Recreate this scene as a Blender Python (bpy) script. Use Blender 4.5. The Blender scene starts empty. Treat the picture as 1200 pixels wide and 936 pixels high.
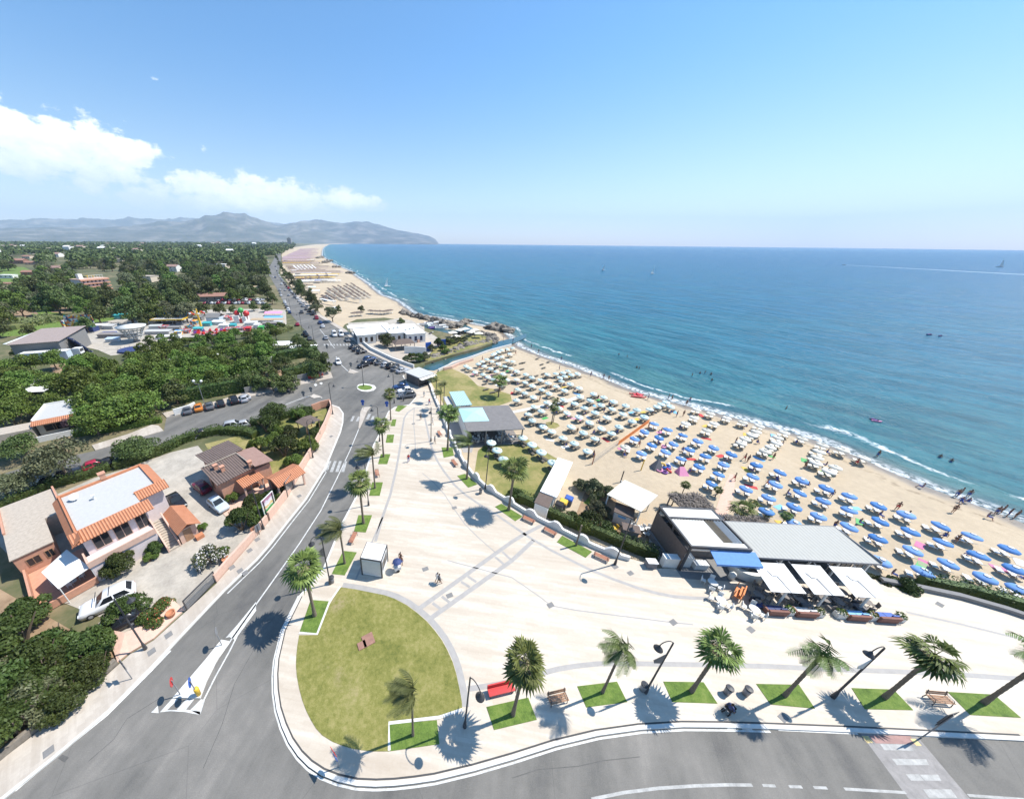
import bpy, bmesh, math, random
import numpy as np
from mathutils import Vector, Matrix, noise
from mathutils.geometry import tessellate_polygon
SC = bpy.context.scene
COL = SC.collection
R = math.radians
rnd = random.Random(7)
CAM_H = 36.0
FPX, CXP, CYP = 383.0, 505.0, 468.0
ROLL = math.atan(0.01)
PITCH = math.atan((CYP - (283.5 + (CXP - 400) * 0.01)) * math.cos(ROLL) / FPX)
sp_, cp_ = math.sin(PITCH), math.cos(PITCH)
cr_, sr_ = math.cos(ROLL), math.sin(ROLL)
cam_d = bpy.data.cameras.new('camera')
cam = bpy.data.objects.new('camera', cam_d)
COL.objects.link(cam)
cam.matrix_world = Matrix(((cr_, -sr_, 0, 0), (sr_ * sp_, cr_ * sp_, -cp_, 0), (sr_ * cp_, cr_ * cp_, sp_, CAM_H), (0, 0, 0, 1)))
cam_d.sensor_fit = 'HORIZONTAL'
cam_d.sensor_width = 36
cam_d.lens = 36 * FPX / 1200
cam_d.shift_x = (600 - CXP) / 1200
cam_d.clip_start = 0.5
cam_d.clip_end = 60000
SC.camera = cam
SUN_AZ, SUN_EL = R(16), R(57)
sun_dir = Vector((math.cos(SUN_AZ) * math.cos(SUN_EL), math.sin(SUN_AZ) * math.cos(SUN_EL), math.sin(SUN_EL)))
sl = bpy.data.lights.new('sun', 'SUN')
sl.energy = 5.0
sl.angle = R(0.5)
sl.color = (1.0, 0.955, 0.88)
so = bpy.data.objects.new('sun', sl)
COL.objects.link(so)
so.rotation_euler = (-sun_dir).to_track_quat('-Z', 'Y').to_euler()
SC.view_settings.view_transform = 'Standard'
SC.view_settings.look = 'None'
SC.view_settings.gamma = 1
SC.view_settings.exposure = 0.53
SC.view_settings.use_curve_mapping = False
SC.render.engine = 'CYCLES'
cy = SC.cycles
cy.use_denoising = True
cy.denoiser = 'OPENIMAGEDENOISE'
cy.max_bounces = 5
cy.diffuse_bounces = 2
cy.glossy_bounces = 2
cy.transmission_bounces = 2
cy.volume_bounces = 1
cy.transparent_max_bounces = 6
cy.sample_clamp_indirect = 4
def ray(u, v):
 x = (u - CXP) / FPX
 y = -(v - CYP) / FPX
 x2 = cr_ * x - sr_ * y
 y2 = sr_ * x + cr_ * y
 return Vector((x2, cp_ + y2 * sp_, -sp_ + y2 * cp_))
def G(u, v, z=0.0):
 r = ray(u, v)
 t = (z - CAM_H) / r.z
 return Vector((r.x * t, r.y * t, z))
def crop(x0, y0, s, pts):
 return [(x0 + x / s, y0 + y / s) for x, y in pts]
W = bpy.data.worlds.new('World')
SC.world = W
W.use_nodes = True
nt = W.node_tree
nt.nodes.clear()
N = nt.nodes.new
LK = nt.links.new
w_out = N('ShaderNodeOutputWorld')
bg = N('ShaderNodeBackground')
bg.inputs['Strength'].default_value = 0.094
sky = N('ShaderNodeTexSky')
sky.sky_type = 'NISHITA'
sky.sun_disc = False
sky.sun_elevation = SUN_EL
sky.sun_rotation = R(90) - SUN_AZ
sky.air_density = 1.0
sky.dust_density = 0.35
sky.ozone_density = 1.5
tc = N('ShaderNodeTexCoord')
def wmath(op, a, b=None, clamp=False):
 m = N('ShaderNodeMath')
 m.operation = op
 m.use_clamp = clamp
 for i, v in enumerate((a, b)):
  if v is None:
   continue
  if isinstance(v, (int, float)):
   m.inputs[i].default_value = v
  else:
   LK(v, m.inputs[i])
 return m.outputs[0]
sx = N('ShaderNodeSeparateXYZ')
LK(tc.outputs['Generated'], sx.inputs[0])
az = wmath('ARCTAN2', sx.outputs[0], sx.outputs[1])
el = wmath('ARCSINE', sx.outputs[2])
cmb = N('ShaderNodeCombineXYZ')
LK(az, cmb.inputs[0])
LK(wmath('MULTIPLY', el, 1.5), cmb.inputs[1])
nz = N('ShaderNodeTexNoise')
nz.inputs['Scale'].default_value = 19
nz.inputs['Detail'].default_value = 8
nz.inputs['Roughness'].default_value = 0.62
LK(cmb.outputs[0], nz.inputs['Vector'])
def azel(u, v):
 r = ray(u, v).normalized()
 return math.atan2(r.x, r.y), math.asin(r.z)
cover = None
shade = None
for (u, v, hu, hv, gain) in [(58, 174, 140, 46, 1.25), (135, 178, 66, 24, 1.2), (300, 236, 135, 28, 1.3), (308, 218, 40, 14, 1.0), (410, 238, 50, 12, 1.2), (200, 215, 18, 8, .75), (185, 92, 15, 7, .42), (236, 172, 12, 10, .2), (660, 262, 60, 7, .15)]:
 a0, e0 = azel(u, v)
 a1, _ = azel(u + hu, v)
 a2, _ = azel(u - hu, v)
 _, e1 = azel(u, v - hv)
 ra = abs(a1 - a2) / 2
 re = abs(e1 - e0)
 da = wmath('DIVIDE', wmath('SUBTRACT', az, a0), ra)
 de = wmath('DIVIDE', wmath('SUBTRACT', el, e0), re)
 d2 = wmath('ADD', wmath('MULTIPLY', da, da), wmath('MULTIPLY', de, de))
 val = wmath('SUBTRACT', gain, d2)
 cover = val if cover is None else wmath('MAXIMUM', cover, val)
 sh = wmath('SUBTRACT', wmath('MULTIPLY', de, 0.5), wmath('MULTIPLY', d2, 0.15))
 shade = sh if shade is None else wmath('MAXIMUM', shade, wmath('SUBTRACT', sh, wmath('MULTIPLY', d2, 0.6)))
dens = wmath('ADD', wmath('MULTIPLY', cover, 0.62), wmath('MULTIPLY', wmath('SUBTRACT', nz.outputs['Fac'], 0.5), 2.9))
alpha = N('ShaderNodeMapRange')
alpha.interpolation_type = 'SMOOTHSTEP'
alpha.inputs['From Min'].default_value = 0.02
alpha.inputs['From Max'].default_value = 0.42
LK(dens, alpha.inputs['Value'])
gate = N('ShaderNodeMapRange')
gate.interpolation_type = 'SMOOTHSTEP'
gate.inputs['From Min'].default_value = -0.9
gate.inputs['From Max'].default_value = 0.1
LK(cover, gate.inputs['Value'])
alp = wmath('MULTIPLY', wmath('MULTIPLY', alpha.outputs[0], gate.outputs[0]), 0.93)
cr = N('ShaderNodeMapRange')
cr.inputs['From Min'].default_value = -0.5
cr.inputs['From Max'].default_value = 0.25
cr.inputs['To Min'].default_value = 0.0
cr.inputs['To Max'].default_value = 1.0
LK(wmath('ADD', shade, wmath('MULTIPLY', wmath('SUBTRACT', nz.outputs['Fac'], 0.5), 1.6)), cr.inputs['Value'])
cc = N('ShaderNodeMix')
cc.data_type = 'RGBA'
cc.inputs[6].default_value = (7.0, 7.9, 9.2, 1)
cc.inputs[7].default_value = (11.5, 11.5, 11.5, 1)
LK(cr.outputs[0], cc.inputs[0])
mx = N('ShaderNodeMix')
mx.data_type = 'RGBA'
LK(alp, mx.inputs[0])
tint = N('ShaderNodeMix')
tint.data_type = 'RGBA'
tint.blend_type = 'MULTIPLY'
tint.inputs[0].default_value = 1.0
tg = N('ShaderNodeMix')
tg.data_type = 'RGBA'
tg.inputs[6].default_value = (1.34, 1.27, 1.20, 1)
tg.inputs[7].default_value = (0.72, 1.20, 1.48, 1)
tr_ = N('ShaderNodeMapRange')
tr_.interpolation_type = 'SMOOTHSTEP'
tr_.inputs['From Min'].default_value = 0.0
tr_.inputs['From Max'].default_value = 0.40
LK(el, tr_.inputs['Value'])
LK(tr_.outputs[0], tg.inputs[0])
LK(tg.outputs[2], tint.inputs[7])
LK(sky.outputs[0], tint.inputs[6])
LK(tint.outputs[2], mx.inputs[6])
LK(cc.outputs[2], mx.inputs[7])
LK(mx.outputs[2], bg.inputs['Color'])
LK(bg.outputs[0], w_out.inputs['Surface'])
def lin(c):
 if isinstance(c, str):
  c = [int(c[i:i + 2], 16) / 255 for i in (0, 2, 4)]
  return tuple(x / 12.92 if x <= 0.04045 else ((x + 0.055) / 1.055) ** 2.4 for x in c)
 return tuple(c)
MATS = {}
class NT:
 def __init__(self, name):
  self.m = bpy.data.materials.new(name)
  self.m.use_nodes = True
  self.t = self.m.node_tree
  self.b = self.t.nodes['Principled BSDF']
  self.tc = None
 def n(self, kind, **kw):
  x = self.t.nodes.new(kind)
  for k, v in kw.items():
   setattr(x, k, v)
  return x
 def link(self, a, b):
  self.t.links.new(a, b)
 def coord(self, out='Object'):
  if self.tc is None:
   self.tc = self.n('ShaderNodeTexCoord')
  return self.tc.outputs[out]
 def pos(self):
  return self.n('ShaderNodeNewGeometry').outputs['Position']
 def noise(self, scale, detail=4, rough=0.55, vec=None, stretch=None):
  x = self.n('ShaderNodeTexNoise')
  x.inputs['Scale'].default_value = scale
  x.inputs['Detail'].default_value = detail
  x.inputs['Roughness'].default_value = rough
  v = vec if vec is not None else self.coord()
  if stretch is not None:
   mp = self.n('ShaderNodeMapping')
   if len(stretch) > 3:
    mp.vector_type = 'TEXTURE'
    mp.inputs['Rotation'].default_value = (0, 0, stretch[3])
    mp.inputs['Scale'].default_value = (stretch[1], 1, 1)
   else:
    mp.inputs['Scale'].default_value = stretch
   self.link(v, mp.inputs['Vector'])
   v = mp.outputs[0]
  self.link(v, x.inputs['Vector'])
  return x.outputs['Fac']
 def math(self, op, a, b=None, clamp=False):
  m = self.n('ShaderNodeMath', operation=op, use_clamp=clamp)
  for i, v in enumerate((a, b)):
   if v is None:
    continue
   if isinstance(v, (int, float)):
    m.inputs[i].default_value = v
   else:
    self.link(v, m.inputs[i])
  return m.outputs[0]
 def rng(self, v, a, b, c=0.0, d=1.0, smooth=False):
  m = self.n('ShaderNodeMapRange')
  if smooth:
   m.interpolation_type = 'SMOOTHSTEP'
  for k, x in zip(('From Min', 'From Max', 'To Min', 'To Max'), (a, b, c, d)):
   m.inputs[k].default_value = x
  self.link(v, m.inputs['Value'])
  return m.outputs[0]
 def mix(self, f, a, b):
  m = self.n('ShaderNodeMix', data_type='RGBA')
  for i, v in ((0, f), (6, a), (7, b)):
   if isinstance(v, (int, float)):
    m.inputs[i].default_value = v
   elif isinstance(v, tuple):
    m.inputs[i].default_value = (*v[:3], 1)
   else:
    self.link(v, m.inputs[i])
  return m.outputs[2]
 def ramp(self, f, stops):
  r = self.n('ShaderNodeValToRGB')
  e = r.color_ramp.elements
  while len(e) < len(stops):
   e.new(0.5)
  for i, (p, c) in enumerate(stops):
   e[i].position = p
   e[i].color = (*c, 1)
  self.link(f, r.inputs[0])
  return r.outputs[0]
 def bump(self, h, strength=0.3, dist=0.05):
  b = self.n('ShaderNodeBump')
  b.inputs['Strength'].default_value = strength
  b.inputs['Distance'].default_value = dist
  self.link(h, b.inputs['Height'])
  self.link(b.outputs[0], self.b.inputs['Normal'])
 def color(self, c):
  self.link(c, self.b.inputs['Base Color'])
 def rough(self, r):
  if isinstance(r, (int, float)):
   self.b.inputs['Roughness'].default_value = r
  else:
   self.link(r, self.b.inputs['Roughness'])
def mat(name, c, rough=0.7, var=0.18, scale=3.0, metal=0.0, spec=0.5, alpha=None):
 if name in MATS:
  return MATS[name]
 t = NT(name)
 c = lin(c)
 a = t.noise(scale, 5, 0.6)
 b = t.noise(scale * 7, 3, 0.6)
 f = t.math('ADD', t.math('MULTIPLY', a, 0.7), t.math('MULTIPLY', b, 0.3))
 f = t.rng(f, 0.3, 0.7)
 lo = tuple(x * (1 - var) for x in c)
 hi = tuple(min(1, x * (1 + var)) for x in c)
 c_ = t.mix(f, lo, hi)
 if 'canvas' in name:
  hs = t.n('ShaderNodeHueSaturation')
  t.link(t.rng(t.n('ShaderNodeObjectInfo').outputs['Random'], 0, 1, 0.80, 1.12), hs.inputs['Value'])
  t.link(t.rng(t.n('ShaderNodeObjectInfo').outputs['Random'], 0, 1, 1.05, 0.85), hs.inputs['Saturation'])
  t.link(c_, hs.inputs['Color'])
  c_ = hs.outputs[0]
 t.color(c_)
 t.rough(rough)
 t.b.inputs['Metallic'].default_value = metal
 t.b.inputs['Specular IOR Level'].default_value = spec
 MATS[name] = t.m
 return t.m
def leaf_mat(name, c1, c2, rough=0.55, clump=0.5, trans=0.0, accent=None):
 if name in MATS:
  return MATS[name]
 t = NT(name)
 ri = t.n('ShaderNodeNewGeometry').outputs['Random Per Island']
 nz_ = t.rng(t.noise(clump, 3, 0.5), 0.35, 0.65)
 f = t.math('ADD', t.math('MULTIPLY', ri, 0.55), t.math('MULTIPLY', nz_, 0.45))
 col = t.mix(f, c1, c2)
 oi = t.n('ShaderNodeObjectInfo').outputs['Random']
 hs = t.n('ShaderNodeHueSaturation')
 t.link(t.rng(oi, 0, 1, 0.47, 0.52), hs.inputs['Hue'])
 t.link(t.rng(oi, 0, 1, 0.7, 1.35), hs.inputs['Value'])
 t.link(col, hs.inputs['Color'])
 col = hs.outputs[0]
 if accent:
  k = t.rng(ri, accent[1] - 0.01, accent[1])
  col = t.mix(k, col, accent[0])
 t.color(col)
 t.rough(rough)
 t.b.inputs['Specular IOR Level'].default_value = 0.25
 MATS[name] = t.m
 return t.m
def M(n):
 return MATS[n]
t = NT('asphalt')
p = t.pos()
big = t.noise(0.06, 4, 0.6, p)
mid = t.noise(0.9, 5, 0.65, p)
fine = t.noise(14, 3, 0.6, p)
streak = t.noise(0.35, 5, 0.6, p, (1.0, 7.0, 1, R(72)))
f = t.math('ADD', t.math('MULTIPLY', big, 0.5), t.math('ADD', t.math('MULTIPLY', mid, 0.2), t.math('MULTIPLY', streak, 0.5)))
f = t.math('SUBTRACT', f, 0.06)
f = t.math('ADD', f, t.math('MULTIPLY', t.math('SUBTRACT', fine, 0.5), 0.25))
col = t.ramp(f, [(0.36, (0.075, 0.072, 0.070)), (0.50, (0.135, 0.128, 0.115)), (0.60, (0.175, 0.164, 0.147)), (0.74, (0.26, 0.24, 0.213))])
crk = t.n('ShaderNodeTexVoronoi', feature='DISTANCE_TO_EDGE')
crk.inputs['Scale'].default_value = 0.11
t.link(p, crk.inputs['Vector'])
ck = t.math('MULTIPLY', t.rng(crk.outputs['Distance'], 0.004, 0.0, 0, 1), 0.35)
t.color(t.mix(ck, col, (0.05, 0.05, 0.05)))
t.rough(0.75)
t.bump(fine, 0.25, 0.02)
MATS['asphalt'] = t.m
def paving(name, base, warm, ang, plank=(0.30, 1.2)):
 t = NT(name)
 p = t.pos()
 br = t.n('ShaderNodeTexBrick')
 mp = t.n('ShaderNodeMapping')
 mp.inputs['Rotation'].default_value = (0, 0, ang)
 t.link(p, mp.inputs['Vector'])
 t.link(mp.outputs[0], br.inputs['Vector'])
 br.inputs['Scale'].default_value = 1.0
 br.inputs['Brick Width'].default_value = plank[1]
 br.inputs['Row Height'].default_value = plank[0]
 br.inputs['Mortar Size'].default_value = 0.008
 br.inputs['Bias'].default_value = 0.0
 br.inputs['Color1'].default_value = (0, 0, 0, 1)
 br.inputs['Color2'].default_value = (1, 1, 1, 1)
 br.inputs['Mortar'].default_value = (0.3, 0.3, 0.3, 1)
 row = t.noise(0.55, 5, 0.65, mp.outputs[0], (0.10, 1.6, 1))
 big = t.noise(0.05, 4, 0.6, p)
 fine = t.noise(5, 4, 0.6, p)
 sep = t.n('ShaderNodeSeparateColor')
 t.link(br.outputs['Color'], sep.inputs[0])
 f = t.math('ADD', t.math('MULTIPLY', row, 0.75), t.math('MULTIPLY', sep.outputs[0], 0.10))
 f = t.math('ADD', f, t.math('MULTIPLY', t.math('SUBTRACT', big, 0.5), 0.5))
 f = t.math('ADD', f, t.math('MULTIPLY', t.math('SUBTRACT', fine, 0.5), 0.18))
 t.color(t.ramp(f, [(0.18, warm), (0.42, tuple((a + b) / 2 for a, b in zip(base, warm))), (0.56, base), (0.8, tuple(min(1, x * 1.07) for x in base))]))
 t.rough(0.6)
 t.bump(br.outputs['Fac'], -0.15, 0.01)
 MATS[name] = t.m
paving('plaza_stone', (0.59, 0.525, 0.435), (0.42, 0.345, 0.265), R(8))
paving('promenade_stone', (0.58, 0.58, 0.505), (0.47, 0.39, 0.32), R(98))
paving('sidewalk_stone', (0.52, 0.465, 0.40), (0.36, 0.305, 0.25), R(45), (0.5, 0.5))
mat('kerb_stone', (0.62, 0.60, 0.56), 0.7, 0.1, 1.5)
mat('grey_band', (0.34, 0.32, 0.30), 0.7, 0.12, 2)
mat('road_paint', (0.56, 0.555, 0.53), 0.6, 0.38, 2.2)
mat('worn_paint', (0.36, 0.355, 0.34), 0.7, 0.35, 1.6)
mat('yellow_paint', (0.60, 0.46, 0.20), 0.7, 0.3, 2)
mat('red_paint', (0.30, 0.17, 0.15), 0.7, 0.3, 1.6)
mat('grey_block', (0.25, 0.235, 0.225), 0.75, 0.25, 1.8)
mat('concrete_yard', (0.40, 0.36, 0.305), 0.85, 0.30, 0.45)
mat('gutter_dark', (0.06, 0.06, 0.06), 0.8, 0.2)
t = NT('lawn_dry')
p = t.pos()
a = t.noise(0.25, 4, 0.6, p)
b = t.noise(2.5, 5, 0.7, p)
c = t.noise(18, 3, 0.7, p)
f = t.math('ADD', t.math('MULTIPLY', a, 0.40), t.math('ADD', t.math('MULTIPLY', b, 0.40), t.math('MULTIPLY', c, 0.25)))
lc_ = t.ramp(f, [(0.36, (0.060, 0.078, 0.012)), (0.46, (0.150, 0.155, 0.030)), (0.54, (0.215, 0.205, 0.052)), (0.66, (0.33, 0.285, 0.115))])
bare = t.math('MULTIPLY', t.rng(t.noise(0.16, 4, 0.6, p), 0.58, 0.70), t.rng(b, 0.40, 0.62))
t.color(t.mix(t.math('MULTIPLY', bare, 0.75), lc_, (0.30, 0.235, 0.14)))
t.rough(0.9)
t.bump(c, 0.6, 0.06)
MATS['lawn_dry'] = t.m
t = NT('lawn_green')
p = t.pos()
b = t.noise(1.2, 5, 0.7, p)
c = t.noise(16, 3, 0.7, p)
f = t.math('ADD', t.math('MULTIPLY', b, 0.6), t.math('MULTIPLY', c, 0.4))
t.color(t.ramp(f, [(0.36, (0.055, 0.10, 0.013)), (0.52, (0.12, 0.19, 0.028)), (0.68, (0.21, 0.25, 0.062))]))
t.rough(0.9)
t.bump(c, 0.6, 0.06)
MATS['lawn_green'] = t.m
t = NT('lawn_straw')
p = t.pos()
a = t.noise(0.12, 4, 0.6, p)
b = t.noise(1.5, 5, 0.7, p)
f = t.math('ADD', t.math('MULTIPLY', a, 0.65), t.math('MULTIPLY', b, 0.35))
t.color(t.ramp(f, [(0.36, (0.10, 0.14, 0.025)), (0.48, (0.20, 0.19, 0.055)), (0.58, (0.30, 0.25, 0.10)), (0.7, (0.36, 0.28, 0.15))]))
t.rough(0.9)
MATS['lawn_straw'] = t.m
t = NT('soil')
p = t.pos()
a = t.noise(0.012, 5, 0.6, p)
b = t.noise(0.2, 5, 0.7, p)
f = t.math('ADD', t.math('MULTIPLY', a, 0.6), t.math('MULTIPLY', b, 0.4))
t.color(t.ramp(f, [(0.38, (0.045, 0.06, 0.022)), (0.5, (0.10, 0.105, 0.045)), (0.58, (0.19, 0.155, 0.085)), (0.68, (0.27, 0.205, 0.13))]))
t.rough(0.95)
MATS['soil'] = t.m
t = NT('earth_red')
p = t.pos()
b = t.noise(0.4, 5, 0.7, p)
t.color(t.ramp(b, [(0.35, (0.20, 0.13, 0.075)), (0.65, (0.36, 0.25, 0.155))]))
t.rough(0.95)
MATS['earth_red'] = t.m
t = NT('sand')
p = t.pos()
sh_ = t.n('ShaderNodeAttribute', attribute_name='shore').outputs['Fac']
a = t.noise(0.07, 4, 0.6, p)
b = t.noise(0.9, 6, 0.7, p)
c = t.noise(7, 4, 0.7, p)
f = t.math('ADD', t.math('MULTIPLY', a, 0.35), t.math('ADD', t.math('MULTIPLY', b, 0.45), t.math('MULTIPLY', c, 0.2)))
dry = t.ramp(f, [(0.34, (0.38, 0.305, 0.215)), (0.52, (0.465, 0.375, 0.262)), (0.68, (0.54, 0.445, 0.325))])
wob = t.math('MULTIPLY', t.math('SUBTRACT', t.noise(0.22, 3, 0.5, p), 0.5), 5.0)
d = t.math('ADD', sh_, wob)
wet = t.rng(d, -3.4, -1.0, 0, 1, True)
col = t.mix(wet, dry, (0.20, 0.155, 0.11))
tl = t.math('MULTIPLY', t.rng(t.math('ABSOLUTE', t.math('ADD', d, 4.3)), 0.0, 1.1, 1, 0), t.rng(t.noise(1.1, 4, 0.7, p), 0.46, 0.6))
col = t.mix(t.math('MULTIPLY', tl, 0.6), col, (0.16, 0.115, 0.07))
t.color(col)
t.rough(t.rng(wet, 0, 1, 0.95, 0.35))
t.bump(t.math('ADD', b, t.math('MULTIPLY', c, 0.5)), 0.5, 0.15)
MATS['sand'] = t.m
t = NT('sea')
p = t.pos()
sh_ = t.n('ShaderNodeAttribute', attribute_name='shore').outputs['Fac']
patch = t.noise(0.012, 4, 0.6, p, (1, 1, 1))
d = t.math('ADD', sh_, t.math('MULTIPLY', t.math('SUBTRACT', patch, 0.5), 60))
lg = t.math('LOGARITHM', t.math('MAXIMUM', d, 1.0), 10)
col = t.ramp(t.rng(lg, 0, 3.6), [(0.0, (0.11, 0.18, 0.17)), (0.30, (0.052, 0.175, 0.182)), (0.46, (0.020, 0.15, 0.20)), (0.62, (0.006, 0.122, 0.215)), (0.85, (0.003, 0.082, 0.205))])
shal = t.rng(sh_, 1.0, 7.0, 1, 0, True)
col = t.mix(shal, col, (0.16, 0.165, 0.15))
st = t.noise(0.03, 5, 0.65, p, (1.0, 3.2, 1, R(122)))
col = t.mix(t.math('MULTIPLY', t.rng(st, 0.45, 0.65), 0.35), col, (0.012, 0.16, 0.21))
fl_ = t.noise(0.16, 6, 0.7, p, (1.0, 3.0, 1, R(126)))
col = t.mix(t.rng(fl_, 0.40, 0.60, 0.72, 0.0), col, (0.003, 0.07, 0.11))  # ripple light and dark put into the water colour as darker streaks
br1 = t.math('SUBTRACT', t.noise(0.07, 3, 0.5, p), 0.5)
br2 = t.math('SUBTRACT', t.noise(0.035, 3, 0.5, p), 0.5)
lace = t.noise(1.3, 5, 0.7, p)
l1 = t.math('ABSOLUTE', t.math('SUBTRACT', sh_, t.math('ADD', 1.4, t.math('MULTIPLY', br1, 6.0))))
f1 = t.math('MULTIPLY', t.rng(l1, 0.3, 2.2, 1, 0), t.rng(lace, 0.42, 0.58))
l2 = t.math('ABSOLUTE', t.math('SUBTRACT', sh_, t.math('ADD', 8.5, t.math('ADD', t.math('MULTIPLY', br2, 16.0), t.math('MULTIPLY', t.math('SUBTRACT', t.noise(0.22, 4, 0.6, p), 0.5), 4.5)))))
f2 = t.math('MULTIPLY', t.rng(l2, 0.15, 1.0, 1, 0), t.math('MULTIPLY', t.rng(t.noise(0.05, 2, 0.5, p), 0.47, 0.53), t.rng(lace, 0.42, 0.56)))
caps = t.math('MULTIPLY', t.rng(t.noise(0.32, 4, 0.6, p, (1.0, 2.8, 1, R(122))), 0.735, 0.775), t.rng(sh_, 15, 120, 0.35, 0.1))
foam = t.math('MAXIMUM', t.math('MAXIMUM', f1, f2), caps, True)
t.color(t.mix(foam, col, (0.78, 0.80, 0.80)))
t.rough(t.rng(foam, 0, 1, 0.26, 0.8))
t.b.inputs['IOR'].default_value = 1.33
t.b.inputs['Specular IOR Level'].default_value = 0.22
sw = t.noise(0.10, 4, 0.55, p, (1.0, 3.5, 1, R(122)))
rp = t.noise(0.75, 6, 0.65, p, (1.0, 2.0, 1, R(122)))
md_ = t.noise(0.28, 5, 0.6, p, (1.0, 2.6, 1, R(116)))
t.bump(t.math('ADD', t.math('MULTIPLY', sw, 2.2), t.math('ADD', t.math('MULTIPLY', md_, 1.2), t.math('MULTIPLY', rp, 0.55))), 0.95, 1.2)
MATS['sea'] = t.m
t = NT('creek_water')
p = t.pos()
t.color(t.ramp(t.noise(0.06, 3, 0.5, p), [(0.4, (0.02, 0.075, 0.10)), (0.6, (0.05, 0.10, 0.10))]))
t.rough(0.12)
t.bump(t.noise(0.8, 4, 0.6, p), 0.2, 0.3)
MATS['creek_water'] = t.m
t = NT('foam')
p = t.pos()
t.color(t.ramp(t.noise(0.4, 4, 0.7, p), [(0.4, (0.35, 0.5, 0.56)), (0.6, (0.85, 0.88, 0.88))]))
MATS['foam'] = t.m
t = NT('mountain_rock')
p = t.pos()
a = t.noise(0.0022, 7, 0.62, p)
t.color(t.ramp(a, [(0.36, (0.035, 0.045, 0.030)), (0.52, (0.085, 0.085, 0.065)), (0.66, (0.20, 0.18, 0.15))]))
t.rough(0.95)
MATS['mountain_rock'] = t.m
leaf_mat('leaf_dark', (0.032, 0.052, 0.015), (0.125, 0.158, 0.045), clump=0.35)
leaf_mat('leaf_pine', (0.040, 0.075, 0.012), (0.15, 0.215, 0.038), clump=0.35)
leaf_mat('leaf_bright', (0.045, 0.085, 0.014), (0.13, 0.19, 0.035), clump=0.6)
leaf_mat('leaf_olive', (0.06, 0.074, 0.035), (0.175, 0.185, 0.095), clump=0.35)
leaf_mat('leaf_hedge', (0.030, 0.050, 0.012), (0.075, 0.105, 0.025), clump=0.7)
leaf_mat('leaf_oleander_white', (0.05, 0.08, 0.025), (0.12, 0.16, 0.05), clump=0.7, accent=((0.75, 0.70, 0.66), 0.72))
leaf_mat('leaf_oleander_red', (0.035, 0.07, 0.014), (0.10, 0.15, 0.03), clump=0.7, accent=((0.55, 0.12, 0.08), 0.95))
leaf_mat('leaf_purple', (0.07, 0.04, 0.05), (0.16, 0.10, 0.11), clump=0.7)
leaf_mat('leaf_reed', (0.09, 0.11, 0.035), (0.20, 0.22, 0.09), clump=0.3)
leaf_mat('palm_green', (0.032, 0.055, 0.010), (0.215, 0.27, 0.07), clump=1.1)
leaf_mat('palm_wind', (0.055, 0.08, 0.020), (0.17, 0.20, 0.075), clump=0.9)
leaf_mat('palm_dead', (0.16, 0.12, 0.07), (0.34, 0.27, 0.17), clump=0.9)
mat('bark', (0.13, 0.095, 0.065), 0.9, 0.35, 6)
mat('palm_bark', (0.17, 0.135, 0.10), 0.9, 0.4, 9)
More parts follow.
